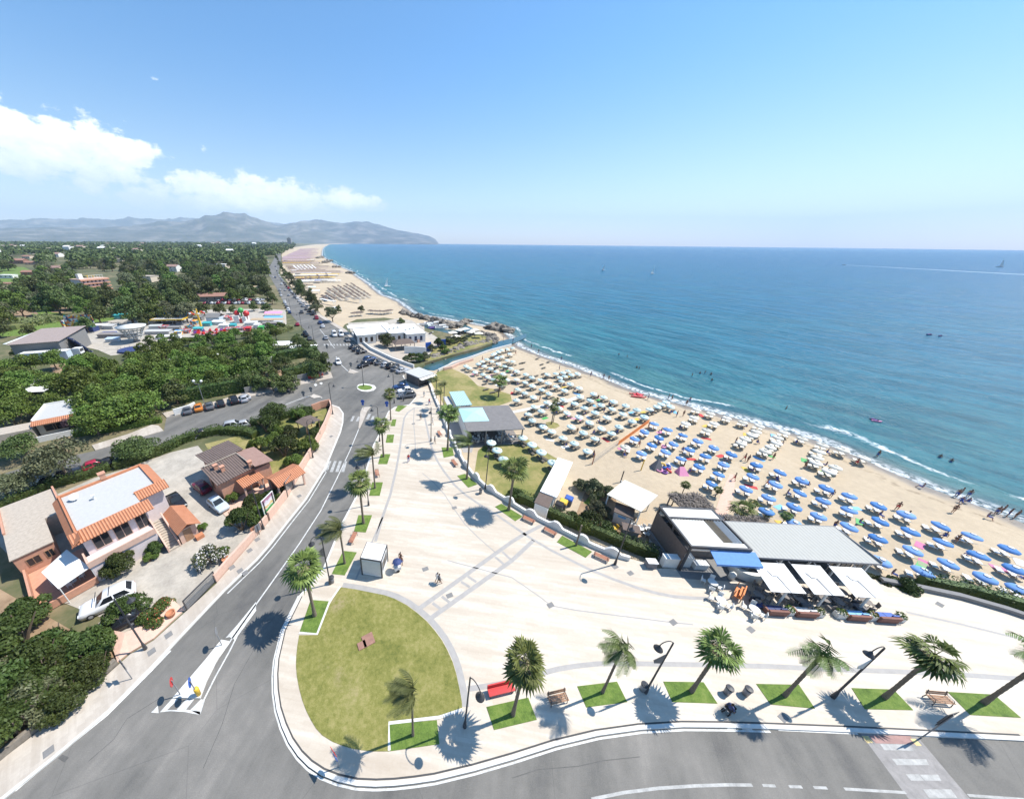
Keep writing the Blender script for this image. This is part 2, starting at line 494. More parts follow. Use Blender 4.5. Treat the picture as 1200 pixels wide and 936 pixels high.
for n_, c_, r_, v_ in [('white_render', (0.72, 0.70, 0.66), 0.8, 0.10), ('pink_render', (0.66, 0.57, 0.56), 0.8, 0.10), ('salmon', (0.52, 0.27, 0.18), 0.8, 0.14),
                       ('salmon_light', (0.60, 0.40, 0.31), 0.8, 0.12), ('terracotta', (0.50, 0.20, 0.10), 0.8, 0.2), ('grey_roof', (0.46, 0.455, 0.44), 0.7, 0.08),
                       ('beige_roof', (0.42, 0.36, 0.295), 0.85, 0.22), ('dark_metal', (0.045, 0.045, 0.05), 0.45, 0.2), ('grey_metal', (0.22, 0.22, 0.23), 0.45, 0.2),
                       ('white_metal', (0.72, 0.72, 0.70), 0.4, 0.06), ('white_canvas', (0.86, 0.84, 0.80), 0.8, 0.05), ('cream_canvas', (0.74, 0.69, 0.58), 0.8, 0.07),
                       ('mint_canvas', (0.60, 0.75, 0.725), 0.8, 0.08), ('mint_roof', (0.36, 0.56, 0.56), 0.7, 0.10), ('blue_canvas', (0.085, 0.25, 0.58), 0.75, 0.12),
                       ('navy', (0.03, 0.05, 0.15), 0.7, 0.2), ('blue_paint', (0.02, 0.09, 0.38), 0.6, 0.15), ('sky_blue', (0.16, 0.42, 0.72), 0.6, 0.12),
                       ('pink_canvas', (0.66, 0.22, 0.38), 0.8, 0.1), ('red_gloss', (0.52, 0.03, 0.03), 0.4, 0.12), ('orange', (0.68, 0.20, 0.045), 0.6, 0.12),
                       ('yellow', (0.72, 0.45, 0.04), 0.55, 0.12), ('green_gloss', (0.06, 0.34, 0.08), 0.5, 0.12), ('purple', (0.20, 0.07, 0.30), 0.6, 0.15), ('teal', (0.05, 0.36, 0.38), 0.6, 0.12),
                       ('wood', (0.34, 0.19, 0.11), 0.75, 0.25), ('wood_red', (0.40, 0.17, 0.10), 0.7, 0.2), ('wood_grey', (0.22, 0.195, 0.18), 0.85, 0.25), ('brown_roof', (0.13, 0.095, 0.078), 0.85, 0.2),
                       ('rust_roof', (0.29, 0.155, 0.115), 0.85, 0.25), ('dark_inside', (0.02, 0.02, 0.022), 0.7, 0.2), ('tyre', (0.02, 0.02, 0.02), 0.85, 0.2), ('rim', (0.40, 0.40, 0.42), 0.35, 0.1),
                       ('headlamp', (0.70, 0.72, 0.74), 0.2, 0.05), ('taillamp', (0.40, 0.02, 0.02), 0.3, 0.1), ('rock', (0.22, 0.19, 0.155), 0.9, 0.35), ('rock_dark', (0.06, 0.055, 0.05), 0.9, 0.35),
                       ('reed_thatch', (0.17, 0.145, 0.125), 0.95, 0.4), ('panel_white', (0.66, 0.655, 0.62), 0.55, 0.08), ('panel_grey', (0.47, 0.475, 0.45), 0.5, 0.09), ('grey_wall', (0.20, 0.195, 0.19), 0.85, 0.15),
                       ('fabric_brown', (0.22, 0.105, 0.08), 0.85, 0.15), ('bed_brown', (0.10, 0.088, 0.07), 0.85, 0.3), ('tar', (0.10, 0.096, 0.09), 0.8, 0.3), ('far_parasol', (0.33, 0.235, 0.25), 0.85, 0.3), ('tan', (0.42, 0.32, 0.21), 0.8, 0.15), ('brick', (0.34, 0.15, 0.10), 0.85, 0.25), ('cream_render', (0.56, 0.48, 0.38), 0.85, 0.12),
                       ('skin', (0.36, 0.19, 0.12), 0.6, 0.12), ('skin_tan', (0.22, 0.11, 0.07), 0.6, 0.12), ('hair', (0.03, 0.02, 0.015), 0.7, 0.2), ('cloth_white', (0.66, 0.65, 0.63), 0.85, 0.1),
                       ('cloth_red', (0.48, 0.05, 0.05), 0.85, 0.12), ('cloth_blue', (0.05, 0.10, 0.34), 0.85, 0.15), ('cloth_black', (0.02, 0.02, 0.024), 0.85, 0.2), ('cloth_grey', (0.18, 0.18, 0.19), 0.85, 0.15), ('cloth_yellow', (0.60, 0.42, 0.08), 0.85, 0.1),
                       ('car_white', (0.72, 0.72, 0.72), 0.25, 0.03), ('car_silver', (0.38, 0.39, 0.41), 0.25, 0.04), ('car_grey', (0.10, 0.105, 0.115), 0.25, 0.06), ('car_black', (0.018, 0.018, 0.022), 0.22, 0.1),
                       ('car_blue', (0.025, 0.06, 0.16), 0.25, 0.06), ('car_red', (0.34, 0.02, 0.05), 0.25, 0.06), ('car_maroon', (0.15, 0.015, 0.035), 0.25, 0.06), ('car_orange', (0.52, 0.18, 0.03), 0.25, 0.06), ('car_ice', (0.48, 0.56, 0.62), 0.25, 0.03)]:
 mat(n_, c_, r_, v_)
t = NT('glass')
t.color(t.mix(t.noise(2), (0.012, 0.016, 0.02), (0.03, 0.035, 0.04)))
t.rough(0.06)
MATS['glass'] = t.m
def tiles(name, c, c2, step=0.28):
 t = NT(name)
 w = t.n('ShaderNodeTexWave', wave_type='BANDS', bands_direction='X', wave_profile='SIN')
 w.inputs['Scale'].default_value = 0.314 / step
 t.link(t.coord('Object'), w.inputs['Vector'])
 w.inputs['Distortion'].default_value = 0.4
 a = t.noise(1.5, 5, 0.65)
 b = t.noise(9, 3, 0.6)
 f = t.math('ADD', t.math('MULTIPLY', w.outputs['Fac'], 0.35), t.math('ADD', t.math('MULTIPLY', a, 0.4), t.math('MULTIPLY', b, 0.25)))
 t.color(t.mix(t.rng(f, 0.25, 0.75), lin(c), lin(c2)))
 t.rough(0.8)
 t.bump(w.outputs['Fac'], 0.8 if name != 'deck_panel' else 0.2, 0.12)
 MATS[name] = t.m
tiles('tile_orange', (0.36, 0.125, 0.055), (0.60, 0.27, 0.15))
tiles('tile_brown', (0.085, 0.062, 0.052), (0.20, 0.145, 0.125), 0.34)
tiles('tile_pinkish', (0.22, 0.12, 0.095), (0.42, 0.27, 0.22), 0.30)
tiles('corrugated', (0.24, 0.19, 0.17), (0.40, 0.32, 0.29), 0.5)
tiles('deck_panel', (0.35, 0.347, 0.318), (0.42, 0.416, 0.382), 0.45)
tiles('weather_board', (0.13, 0.122, 0.118), (0.28, 0.262, 0.255), 0.3)
tiles('mint_rib', (0.30, 0.48, 0.49), (0.44, 0.62, 0.62), 0.4)
def tag(o, label=None, cat=None, group=None, kind=None):
 if label:
  o['label'] = label
 if cat:
  o['category'] = cat
 if group:
  o['group'] = group
 if kind:
  o['kind'] = kind
 return o
def empty(name, loc=(0, 0, 0), rz=0.0, label=None, cat=None, group=None):
 o = bpy.data.objects.new(name, None)
 o.empty_display_size = 0.3
 COL.objects.link(o)
 o.location = loc
 o.rotation_euler = (0, 0, rz)
 return tag(o, label, cat, group)
class MB:
 def __init__(self):
  self.v = []
  self.f = []
  self.mi = []
  self.smooth = False
 def add(self, vs, fs, m=0):
  o = len(self.v)
  self.v += [tuple(x) for x in vs]
  self.f += [tuple(i + o for i in q) for q in fs]
  self.mi += [m] * len(fs)
  return self
 def box(self, c, s, rz=0.0, m=0, tilt=None):
  hx, hy, hz = s[0] / 2, s[1] / 2, s[2] / 2
  P = [Vector((a * hx, b * hy, d * hz)) for d in (-1, 1) for a, b in ((-1, -1), (1, -1), (1, 1), (-1, 1))]
  mt = Matrix.Rotation(rz, 3, 'Z')
  if tilt is not None:
   mt = mt @ Matrix.Rotation(tilt[0], 3, 'X') @ Matrix.Rotation(tilt[1], 3, 'Y')
  c = Vector(c)
  return self.add([mt @ q + c for q in P], [(3, 2, 1, 0), (4, 5, 6, 7), (0, 1, 5, 4), (1, 2, 6, 5), (2, 3, 7, 6), (3, 0, 4, 7)], m)
 def prism(self, poly, z0, z1, m=0, bottom=True):
  n = len(poly)
  area = sum(poly[i][0] * poly[(i + 1) % n][1] - poly[(i + 1) % n][0] * poly[i][1] for i in range(n))
  if area < 0:
   poly = poly[::-1]
  top = [Vector((p[0], p[1], z1)) for p in poly]
  bot = [Vector((p[0], p[1], z0)) for p in poly]
  tri = tessellate_polygon([[Vector((p.x, p.y, 0)) for p in top]])
  fs = []
  for a, b, c in tri:
   if (top[b] - top[a]).cross(top[c] - top[a]).z < 0:
    a, c = c, a
   fs.append((a, b, c))
  self.add(top, fs, m)
  if z0 < z1:
   o = [(i, (i + 1) % n, n + (i + 1) % n, n + i) for i in range(n)]
   self.add(bot + top, o, m)
   if bottom:
    self.add(bot, [q[::-1] for q in fs], m)
  return self
 def tube(self, path, r, n=8, m=0, cap=True):
  P = [Vector(q) for q in path]
  rr = r if isinstance(r, (list, tuple)) else [r] * len(P)
  vs = []
  up = None
  for i, q in enumerate(P):
   d = (P[min(i + 1, len(P) - 1)] - P[max(i - 1, 0)]).normalized()
   if up is None:
    up = d.orthogonal().normalized()
   else:
    up = (up - d * up.dot(d)).normalized()
   s = d.cross(up)
   for k in range(n):
    a = 2 * math.pi * k / n
    vs.append(q + (up * math.cos(a) + s * math.sin(a)) * rr[i])
  fs = []
  for i in range(len(P) - 1):
   for k in range(n):
    fs.append((i * n + k, i * n + (k + 1) % n, (i + 1) * n + (k + 1) % n, (i + 1) * n + k))
  if cap:
   fs.append(tuple(range(n))[::-1])
   fs.append(tuple((len(P) - 1) * n + k for k in range(n)))
  return self.add(vs, fs, m)
 def lathe(self, prof, n=16, m=0, c=(0, 0, 0)):
  vs = []
  for r, z in prof:
   for k in range(n):
    a = 2 * math.pi * k / n
    vs.append((c[0] + r * math.cos(a), c[1] + r * math.sin(a), c[2] + z))
  fs = []
  for i in range(len(prof) - 1):
   for k in range(n):
    fs.append((i * n + k, i * n + (k + 1) % n, (i + 1) * n + (k + 1) % n, (i + 1) * n + k))
  fs.append(tuple((len(prof) - 1) * n + k for k in range(n)))
  fs.append(tuple(range(n))[::-1])
  return self.add(vs, fs, m)
 def strip(self, pts, w, z=None, m=0):
  P = [Vector((q[0], q[1], (q[2] if len(q) > 2 else 0) if z is None else z)) for q in pts]
  vs = []
  for i, q in enumerate(P):
   d = P[min(i + 1, len(P) - 1)] - P[max(i - 1, 0)]
   d.z = 0
   d.normalize()
   s = Vector((-d.y, d.x, 0)) * (w / 2)
   vs += [q + s, q - s]
  return self.add(vs, [(2 * i, 2 * i + 1, 2 * i + 3, 2 * i + 2) for i in range(len(P) - 1)], m)
 def wall(self, pts, w, z0, z1, m=0):
  P = [Vector((q[0], q[1], 0)) for q in pts]
  zs = z1 if isinstance(z1, (list, tuple)) else [z1] * len(P)
  vs = []
  for i, q in enumerate(P):
   d = (P[min(i + 1, len(P) - 1)] - P[max(i - 1, 0)]).normalized()
   s = Vector((-d.y, d.x, 0)) * (w / 2)
   for sg, z in ((1, z0), (-1, z0), (-1, zs[i]), (1, zs[i])):
    c = q + s * sg
    vs.append((c.x, c.y, z))
  fs = []
  for i in range(len(P) - 1):
   for k in range(4):
    a, b = i * 4 + k, i * 4 + (k + 1) % 4
    fs.append((a, b, b + 4, a + 4))
  fs.append((3, 2, 1, 0))
  e = (len(P) - 1) * 4
  fs.append((e, e + 1, e + 2, e + 3))
  return self.add(vs, fs, m)
 def mesh(self, name, mats, smooth=False, fix=False):
  me = bpy.data.meshes.new(name)
  me.from_pydata(self.v, [], self.f)
  ml = mats if isinstance(mats, (list, tuple)) else [mats]
  for x in ml:
   me.materials.append(MATS[x] if isinstance(x, str) else x)
  if len(ml) > 1:
   me.polygons.foreach_set('material_index', self.mi)
  if smooth:
   me.polygons.foreach_set('use_smooth', [True] * len(me.polygons))
  if fix:
   bm = bmesh.new()
   bm.from_mesh(me)
   bmesh.ops.recalc_face_normals(bm, faces=bm.faces)
   bm.to_mesh(me)
   bm.free()
  me.update()
  return me
 def build(self, name, mats, parent=None, smooth=False, fix=True):
  return link(name, self.mesh(name, mats, smooth, fix), parent)
def link(name, me, parent=None):
 o = bpy.data.objects.new(name, me)
 COL.objects.link(o)
 if parent is not None:
  o.parent = parent
 return o
KIDS = {}
def copy_tree(root, loc=None, rz=None, scale=None, label=None, cat=None, group=None, parent=None):
 if id(root) not in KIDS:
  KIDS[id(root)] = list(root.children)
 c = root.copy()
 COL.objects.link(c)
 c.parent = parent
 if loc is not None:
  c.location = loc
 if rz is not None:
  c.rotation_euler = (0, 0, rz)
 if scale is not None:
  c.scale = (scale,) * 3 if isinstance(scale, (int, float)) else scale
 tag(c, label, cat, group)
 for ch in KIDS[id(root)]:
  copy_tree(ch, parent=c)
 return c
class Kind:
 def __init__(self, proto):
  self.p = proto
  self.used = False
  KIDS[id(proto)] = list(proto.children)
  for ch in proto.children:
   KIDS[id(ch)] = list(ch.children)
 def put(self, loc, rz=0.0, scale=1.0, label=None, cat=None, group=None):
  if self.used:
   return copy_tree(self.p, loc, rz, scale, label, cat, group)
  self.used = True
  p = self.p
  p.location = loc
  p.rotation_euler = (0, 0, rz)
  p.scale = (scale,) * 3 if isinstance(scale, (int, float)) else scale
  return tag(p, label, cat, group)
ORD = 'zeroth first second third fourth fifth sixth seventh eighth ninth tenth eleventh twelfth thirteenth fourteenth fifteenth sixteenth seventeenth eighteenth nineteenth twentieth'.split()
def rect(a, b, c, z):
 A, B, C_ = G(*a, z), G(*b, z), G(*c, z)
 d = B - A
 L = d.length
 x = d / L
 y = Vector((-x.y, x.x, 0))
 D = (C_ - A).dot(y)
 if D < 0:
  A, x = B, -x
  y = -y
  D = -D
 return A, math.atan2(x.y, x.x), L, D
Z_SEA, Z_BEACH, Z_PAVE = -1.3, -1.0, 0.12
SHORE_PX = [(1200, 613), (1167, 597), (1139, 590), (1101, 576), (1066, 562), (1030, 546), (995, 530), (950, 513), (900, 500), (850, 486), (800, 474), (770, 467), (737, 456), (712, 445), (675, 431), (635, 417), (605, 405), (585, 385),
   (545, 378), (485, 367.5), (465, 352), (445, 345), (430, 332), (415, 322), (410, 317), (397, 312), (385, 305), (377, 300)]
shore = [(160.0, -420.0), (118.0, -60.0), (99.0, 10.0)] + [tuple(G(*q, -1.2)[:2]) for q in SHORE_PX] + [(-480.0, 1560.0), (-700.0, 2300.0), (-1250.0, 4300.0), (-1650.0, 5800.0), (-1900.0, 8000.0), (-2300.0, 14000.0)]
ys = np.array([q[1] for q in shore])
xs = np.array([q[0] for q in shore])
for i in range(1, len(ys)):
 if ys[i] <= ys[i - 1]:
  ys[i] = ys[i - 1] + 0.5
rows = []
y = -420.0
while y < 14000:
 rows.append(y)
 y += 2.0 if 10 < y < 220 else (6.0 if 0 < y < 700 else (40 if y > 0 and y < 3000 else 160 if y > 0 else 20))
rows.append(14000.0)
rows = np.array(rows)
def shore_x(y):
 return float(np.interp(y, ys, xs))
smx = np.interp(rows, ys, xs)
for _ in range(2):
 smx[1:-1] = smx[1:-1] * 0.5 + (smx[:-2] + smx[2:]) * 0.25
slope = np.gradient(smx, rows)
cosf = 1 / np.sqrt(1 + slope ** 2)
def shore_sheet(name, offs, zf, material):
 nv = len(offs)
 vs, att = [], []
 for j, yy in enumerate(rows):
  for d in offs:
   vs.append((smx[j] + d, yy, zf(d * cosf[j])))
   att.append(d * cosf[j])
 fs = [(j * nv + i, j * nv + i + 1, (j + 1) * nv + i + 1, (j + 1) * nv + i) for j in range(len(rows) - 1) for i in range(nv - 1)]
 me = bpy.data.meshes.new(name)
 me.from_pydata(vs, [], fs)
 a = me.attributes.new('shore', 'FLOAT', 'POINT')
 a.data.foreach_set('value', att)
 me.materials.append(MATS[material])
 me.polygons.foreach_set('use_smooth', [True] * len(me.polygons))
 return tag(link(name, me), kind='structure')
shore_sheet('beach_sand', [-400, -120, -60, -40, -30, -24, -18, -14, -10, -7, -5, -3, -1.5, 0, 1.5, 4, 8, 14, 30],
   lambda d: Z_BEACH if d < -8 else Z_BEACH - 0.3 * (d + 8) / 8 if d < 3 else Z_BEACH - 0.41 - (d - 3) * 0.12, 'sand')
shore_sheet('sea_water', [-12, -5, -2, 0, 2, 4, 6, 9, 12, 16, 22, 30, 42, 60, 90, 140, 220, 360, 600, 1000, 2000, 4500, 9000, 18000], lambda d: Z_SEA, 'sea')
PL_LEFT = [(472, 440), (487, 466), (480, 474), (463, 477), (455.5, 482), (450, 494), (446, 506), (438, 521), (428, 555), (416, 585), (401, 613), (379, 667), (352, 697.6), (332, 738), (324, 772), (322.5, 790), (323, 809), (326, 830), (332, 849), (340, 867), (351, 883),
           (363, 895), (378, 905), (396, 912), (418, 917), (440, 918), (462, 917), (485, 914.5), (509, 911), (555, 900), (600, 887), (650, 871), (700, 859), (750, 852), (800, 849), (850, 849.5), (900, 851), (1000, 855), (1100, 860), (1200, 865)]
PL_RIGHT = [(1200, 724), (1178, 715), (1124, 700), (1077, 689), (1034, 680), (980, 672), (905, 664), (850, 664), (800, 665), (771, 666), (752, 658), (720, 650), (695, 640), (670, 628), (645, 615), (620, 603), (600, 590.5), (583, 580), (570, 572), (555, 558), (545, 545),
   (537, 530), (529, 513), (522, 498), (514, 478), (507, 462), (503, 447), (497, 434), (483, 431)]
pl_left = [G(*q, Z_PAVE) for q in PL_LEFT]
pl_right = [G(*q, Z_PAVE) for q in PL_RIGHT]
e1 = pl_left[-1] + (pl_left[-1] - pl_left[-2]) * 6
e2 = pl_right[0] + (pl_right[0] - pl_right[3]).normalized() * 100
plaza = [tuple(q[:2]) for q in pl_left] + [tuple(e1[:2]), tuple(e2[:2])] + [tuple(q[:2]) for q in pl_right]
b = MB()
b.prism(plaza, -1.9, Z_PAVE)
tag(b.build('plaza_pavement', 'plaza_stone'), kind='structure')
RD_R = [(480, 432.5), (455, 424), (430, 412), (400, 387), (372.5, 370), (345, 345), (326, 320)]
RD_L = [(312.5, 317.5), (324, 337.5), (337.5, 365), (362.5, 392.5), (375, 412.5), (385, 430), (390, 442.5)]
rr = [G(*q) for q in RD_R] + [Vector((-300, 700, 0)), Vector((-480, 1130, 0)), Vector((-900, 2250, 0)), Vector((-1700, 5200, 0)), Vector((-2300, 8000, 0)), Vector((-2900, 14000, 0))]
rl = [Vector((-3050, 14000, 0)), Vector((-1712, 5200, 0)), Vector((-912, 2250, 0)), Vector((-494, 1130, 0)), Vector((-316, 700, 0))] + [G(*q) for q in RD_L]
off = Vector((2.2, 1.0, 0))
MARINA = [(480, 432), (493, 431), (498, 425), (508, 422), (532, 415), (561, 407.5), (577, 402), (577, 396), (560, 391), (545, 389), (533, 392), (515, 388), (497, 384), (480, 376), (450, 372), (418, 374), (404, 380), (400, 386)]
inl = [tuple(q[:2]) for q in [e1 + Vector((0, -300, 0)), e1, e2] + pl_right[:-1]]
inl += [tuple(G(*q)[:2]) for q in MARINA]
inl += [tuple((q + off)[:2]) for q in rr[4:]]
inl += [(-14000, 14000), (-14000, -400)]
b = MB()
b.prism(inl, -2.2, -0.06, bottom=False)
tag(b.build('inland_ground', 'soil'), kind='structure')
SIDE_N = [(390, 442.5), (355, 450), (305, 462), (290, 465), (250, 477), (212, 485), (195, 489), (192, 505), (150, 517), (112, 528), (50, 541), (0, 556)]
SIDE_S = [(0, 590), (37, 577), (75, 566), (112, 551), (150, 541), (175, 532), (200, 523), (225, 512), (243, 512), (283, 504), (294, 502), (322, 490), (345, 483), (388, 474)]
LW_OUT = [(388, 474), (397, 477), (402, 484), (401.5, 495), (398.7, 506), (381.6, 547), (358, 585), (337, 611), (315, 639), (300, 656), (262, 692), (221, 735), (174, 785), (126.5, 833), (63, 886.6), (6, 932)]
LW_IN = [(-3, 893), (30, 868), (63, 842), (95, 816), (126, 790), (152, 766.5), (180, 750), (218, 716), (253, 684), (291, 640), (315, 611), (337, 583), (352, 556), (367, 531), (381.6, 502), (389.5, 481), (386, 476)]
rp = [tuple(q[:2]) for q in rr[::-1]] + [tuple(G(*q)[:2]) for q in [(484, 440), (492, 470), (470, 486), (454, 508), (445, 530), (432, 570)]]
rp += [tuple((G(*q) + Vector((0.8, 0, 0)))[:2]) for q in PL_LEFT[9:]]
rp += [(e1.x, e1.y), (e1.x, e1.y - 16), (8, -7), (-24, -14)]
ow = [G(*q) for q in LW_OUT]
ext = ow[-1] + (ow[-1] - ow[-2]).normalized() * 40
rp += [(ext.x, ext.y)]
rp += [tuple((q + Vector((-1.2, 0.3, 0)))[:2]) for q in ow[::-1]]
rp += [tuple(G(*q)[:2]) for q in SIDE_S[::-1]]
sw, nw = G(*SIDE_S[0]), G(*SIDE_N[-1])
dv = (sw - G(*SIDE_S[2])).normalized() * 60
rp += [tuple((sw + dv)[:2]), tuple((nw + dv)[:2])]
rp += [tuple(G(*q)[:2]) for q in SIDE_N[::-1]]
rp += [tuple(q[:2]) for q in rl[::-1]]
b = MB()
b.prism(rp, 0, 0)
tag(b.build('road_asphalt', 'asphalt'), kind='structure')
iw = [G(*q, Z_PAVE) for q in LW_IN]
owp = [G(*q, Z_PAVE) for q in LW_OUT]
ext_o = owp[-1] + (owp[-1] - owp[-2]).normalized() * 30
ext_i = iw[0] + (iw[0] - iw[1]).normalized() * 30
b = MB()
b.prism([tuple(q[:2]) for q in owp + [ext_o, ext_i] + iw], -0.05, Z_PAVE)
tag(b.build('sidewalk_paving', 'sidewalk_stone'), kind='structure')
b = MB()
b.wall([q for q in owp + [ext_o]], 0.26, -0.04, Z_PAVE + 0.012)
tag(b.build('sidewalk_kerb', 'kerb_stone'), kind='structure')
b = MB()
b.wall(pl_left + [e1], 0.26, -0.04, Z_PAVE + 0.012)
tag(b.build('plaza_kerb', 'kerb_stone'), kind='structure')
inn = []
pp = pl_left + [e1]
for i, q in enumerate(pp):
 dd = (pp[min(i + 1, len(pp) - 1)] - pp[max(i - 1, 0)]).normalized()
 inn.append(q + Vector((-dd.y, dd.x, 0)) * 0.22)
b = MB()
b.strip(inn[12:-1], 0.11, Z_PAVE + 0.004)
tag(b.build('drain_strip', 'gutter_dark'), kind='structure')
b = MB()
nside = [G(*q, Z_PAVE) for q in SIDE_N[:-1]]
b.prism([tuple(q[:2]) for q in nside[:7]] + [tuple(G(*q)[:2]) for q in [(190, 484), (215, 479), (255, 470), (300, 456), (345, 443), (376, 434), (383, 431), (388, 437)]], -0.05, Z_PAVE)
b.prism([tuple(G(*q)[:2]) for q in [(192, 505), (150, 517), (112, 528), (108, 522), (150, 509), (178, 498), (186, 499)]], -0.05, Z_PAVE)
tag(b.build('side_street_pavement', 'sidewalk_stone'), kind='structure')
b = MB()
mw = [G(*q, Z_PAVE) for q in RD_R[:6]]
b.prism([tuple(q[:2]) for q in mw] + [tuple((q + Vector((1.9, 1.0, 0)))[:2]) for q in mw[::-1]], -0.05, Z_PAVE)
tag(b.build('marina_pavement', 'sidewalk_stone'), kind='structure')
def sheet(name, px, material, z, top=True):
 b = MB()
 b.prism([tuple(G(*q, z)[:2]) for q in px], z, z)
 return tag(b.build(name, material), kind='structure')
sheet('villa_yard', [(98, 752), (120, 724), (60, 700), (0, 640), (0, 600), (60, 582), (110, 560), (150, 548), (200, 530), (232, 522), (262, 560), (290, 600), (300, 622), (284, 645), (252, 682), (216, 716), (180, 748), (152, 765), (130, 778)], 'concrete_yard', -0.03)
sheet('garden_soil', [(240, 520), (290, 508), (325, 495), (386, 478), (380, 500), (350, 554), (318, 604), (300, 600), (262, 556)], 'lawn_straw', -0.035)
sheet('shrub_soil', [(-10, 900), (60, 845), (125, 790), (150, 765), (96, 745), (0, 690), (-30, 700)], 'earth_red', -0.02)
LAWN = crop(300, 620, 2.963, [(290, 200), (345, 208), (400, 219), (445, 228), (480, 240), (522, 262), (560, 290), (592, 318), (620, 350), (645, 384), (665, 420), (682, 458), (695, 500), (706, 550), (715, 600), (716, 628), (636, 652), (462, 672), (462, 770), (410, 770), (370, 766), (332, 760), (300, 750), (265, 736), (230, 714),
                                   (208, 690), (190, 660), (174, 628), (160, 590), (150, 552), (142, 510), (139, 475), (140, 440), (144, 402), (150, 367), (214, 367), (236, 312), (255, 262)])
lawn = [G(*q, Z_PAVE + 0.02) for q in LAWN]
b = MB()
b.prism([tuple(q[:2]) for q in lawn], Z_PAVE - 0.05, Z_PAVE + 0.03)
tag(b.build('lawn', 'lawn_dry'), kind='structure')
b = MB()
b.strip([q + Vector((0.3, 0.25, 0)) for q in lawn[:16]], 0.62, Z_PAVE + 0.008)
tag(b.build('lawn_border', 'grey_band'), kind='structure')
b = MB()
b.strip([G(*q) for q in crop(300, 620, 2.963, [(150, 362), (213, 366), (256, 255), (294, 200)])], 0.22, Z_PAVE + 0.04)
b.strip([G(*q) for q in crop(300, 620, 2.963, [(463, 770), (462, 675), (636, 655), (716, 628)])], 0.22, Z_PAVE + 0.04)
tag(b.build('lawn_edging', 'kerb_stone'), kind='structure')
c7 = lambda pts: crop(300, 620, 2.963, pts)
c8 = lambda pts: crop(600, 700, 3.967, pts)
c9 = lambda pts: crop(900, 700, 3.967, pts)
c6 = lambda pts: crop(420, 430, 4.0, pts)
cw = lambda pts: crop(600, 520, 5.85, pts)
c5 = lambda pts: crop(200, 440, 4.68, pts)
c3 = lambda pts: crop(0, 440, 4.0, pts)
c4 = lambda pts: crop(0, 640, 3.163, pts)
PLOTS = [c7([(190, 245), (255, 250), (213, 364), (151, 358)]), c7([(303, 75), (350, 80), (308, 160), (263, 155)]), c7([(464, 677), (628, 662), (637, 745), (464, 770)]),
         [(570, 828), (619, 817), (629, 843), (579, 855)], c8([(303, 412), (488, 390), (535, 485), (345, 510)]), c8([(703, 390), (890, 393), (955, 492), (745, 485)]),
         [(886, 801), (936, 802), (955, 830), (903, 825)], c9([(388, 420), (583, 427), (675, 523), (450, 518)]), c9([(835, 438), (1050, 450), (1175, 558), (940, 545)]),
         c5([(1030, 765), (1105, 765), (1070, 860), (1005, 855)]), c6([(65, 540), (115, 540), (100, 603), (50, 603)]), c6([(105, 408), (150, 408), (135, 455), (92, 455)]), c6([(135, 317), (168, 317), (162, 355), (128, 355)]),
         c6([(160, 245), (178, 245), (172, 277), (150, 277)]), c6([(185, 180), (228, 182), (190, 210), (172, 205)]), c6([(390, 377), (440, 377), (448, 415), (400, 425)]), c6([(463, 510), (500, 500), (558, 550), (515, 565)]),
         c6([(640, 655), (670, 640), (770, 700), (735, 722)]), c6([(930, 820), (955, 790), (1095, 865), (1065, 893)])]
b = MB()
for q in PLOTS:
 b.prism([tuple(G(*x, Z_PAVE)[:2]) for x in q], Z_PAVE - 0.05, Z_PAVE + 0.035)
tag(b.build('lawn_plots', 'lawn_green'), kind='structure')
def low(name, px, material, z=Z_BEACH + 0.01):
 b = MB()
 b.prism([tuple(G(*q, z)[:2]) for q in px], z, z)
 return tag(b.build(name, material), kind='structure')
low('club_lawn', [(555, 560), (560, 528), (575, 515), (600, 508), (615, 512), (640, 530), (668, 546), (655, 560), (636, 577), (618, 590), (600, 592), (583, 582)], 'lawn_straw')
low('beach_lawn', [(505, 447), (515, 432), (530, 432), (548, 440), (560, 452), (580, 456), (598, 462), (600, 470), (585, 475), (560, 478), (540, 478), (520, 474)], 'lawn_straw')
low('palm_lawn', crop(600, 420, 9.36, [(370, 700), (430, 690), (500, 710), (525, 740), (480, 765), (420, 765), (380, 740)]), 'lawn_straw')
low('bar_garden', cw([(440, 480), (500, 330), (640, 320), (700, 300), (720, 420), (820, 480), (1000, 600), (1000, 790), (800, 700), (400, 510)]), 'earth_red')
low('bar_garden_lawn', cw([(490, 405), (570, 320), (630, 345), (545, 430)]), 'lawn_green', Z_BEACH + 0.02)
low('beach_walkway', crop(600, 420, 9.36, [(-60, 590), (180, 540), (420, 490), (620, 445), (740, 400), (800, 405), (640, 470), (420, 515), (180, 565), (-40, 610)]), 'kerb_stone', Z_BEACH + 0.02)
low('beach_pink_path', [(825, 622), (838, 600), (845, 578), (855, 555), (862, 556), (860, 580), (852, 605), (846, 628)], 'salmon_light', Z_BEACH + 0.02)
low('creek', crop(380, 360, 5.4545, [(600, 352), (640, 330), (720, 320), (800, 300), (900, 270), (1000, 245), (1090, 222), (1200, 200), (1290, 170), (1290, 195), (1200, 235), (1080, 272), (960, 308), (820, 345), (760, 385), (700, 405), (620, 400)]), 'creek_water', Z_BEACH + 0.02)
low('harbour_water', crop(380, 360, 5.4545, [(640, 150), (700, 175), (740, 205), (800, 195), (870, 175), (900, 160), (960, 140), (900, 110), (840, 145), (760, 140), (690, 105), (640, 120)]), 'creek_water', Z_BEACH + 0.02)
low('club_terrace', [(498, 478), (506, 470), (560, 505), (553, 530), (543, 530), (535, 515)], 'grey_band', Z_BEACH + 0.03)
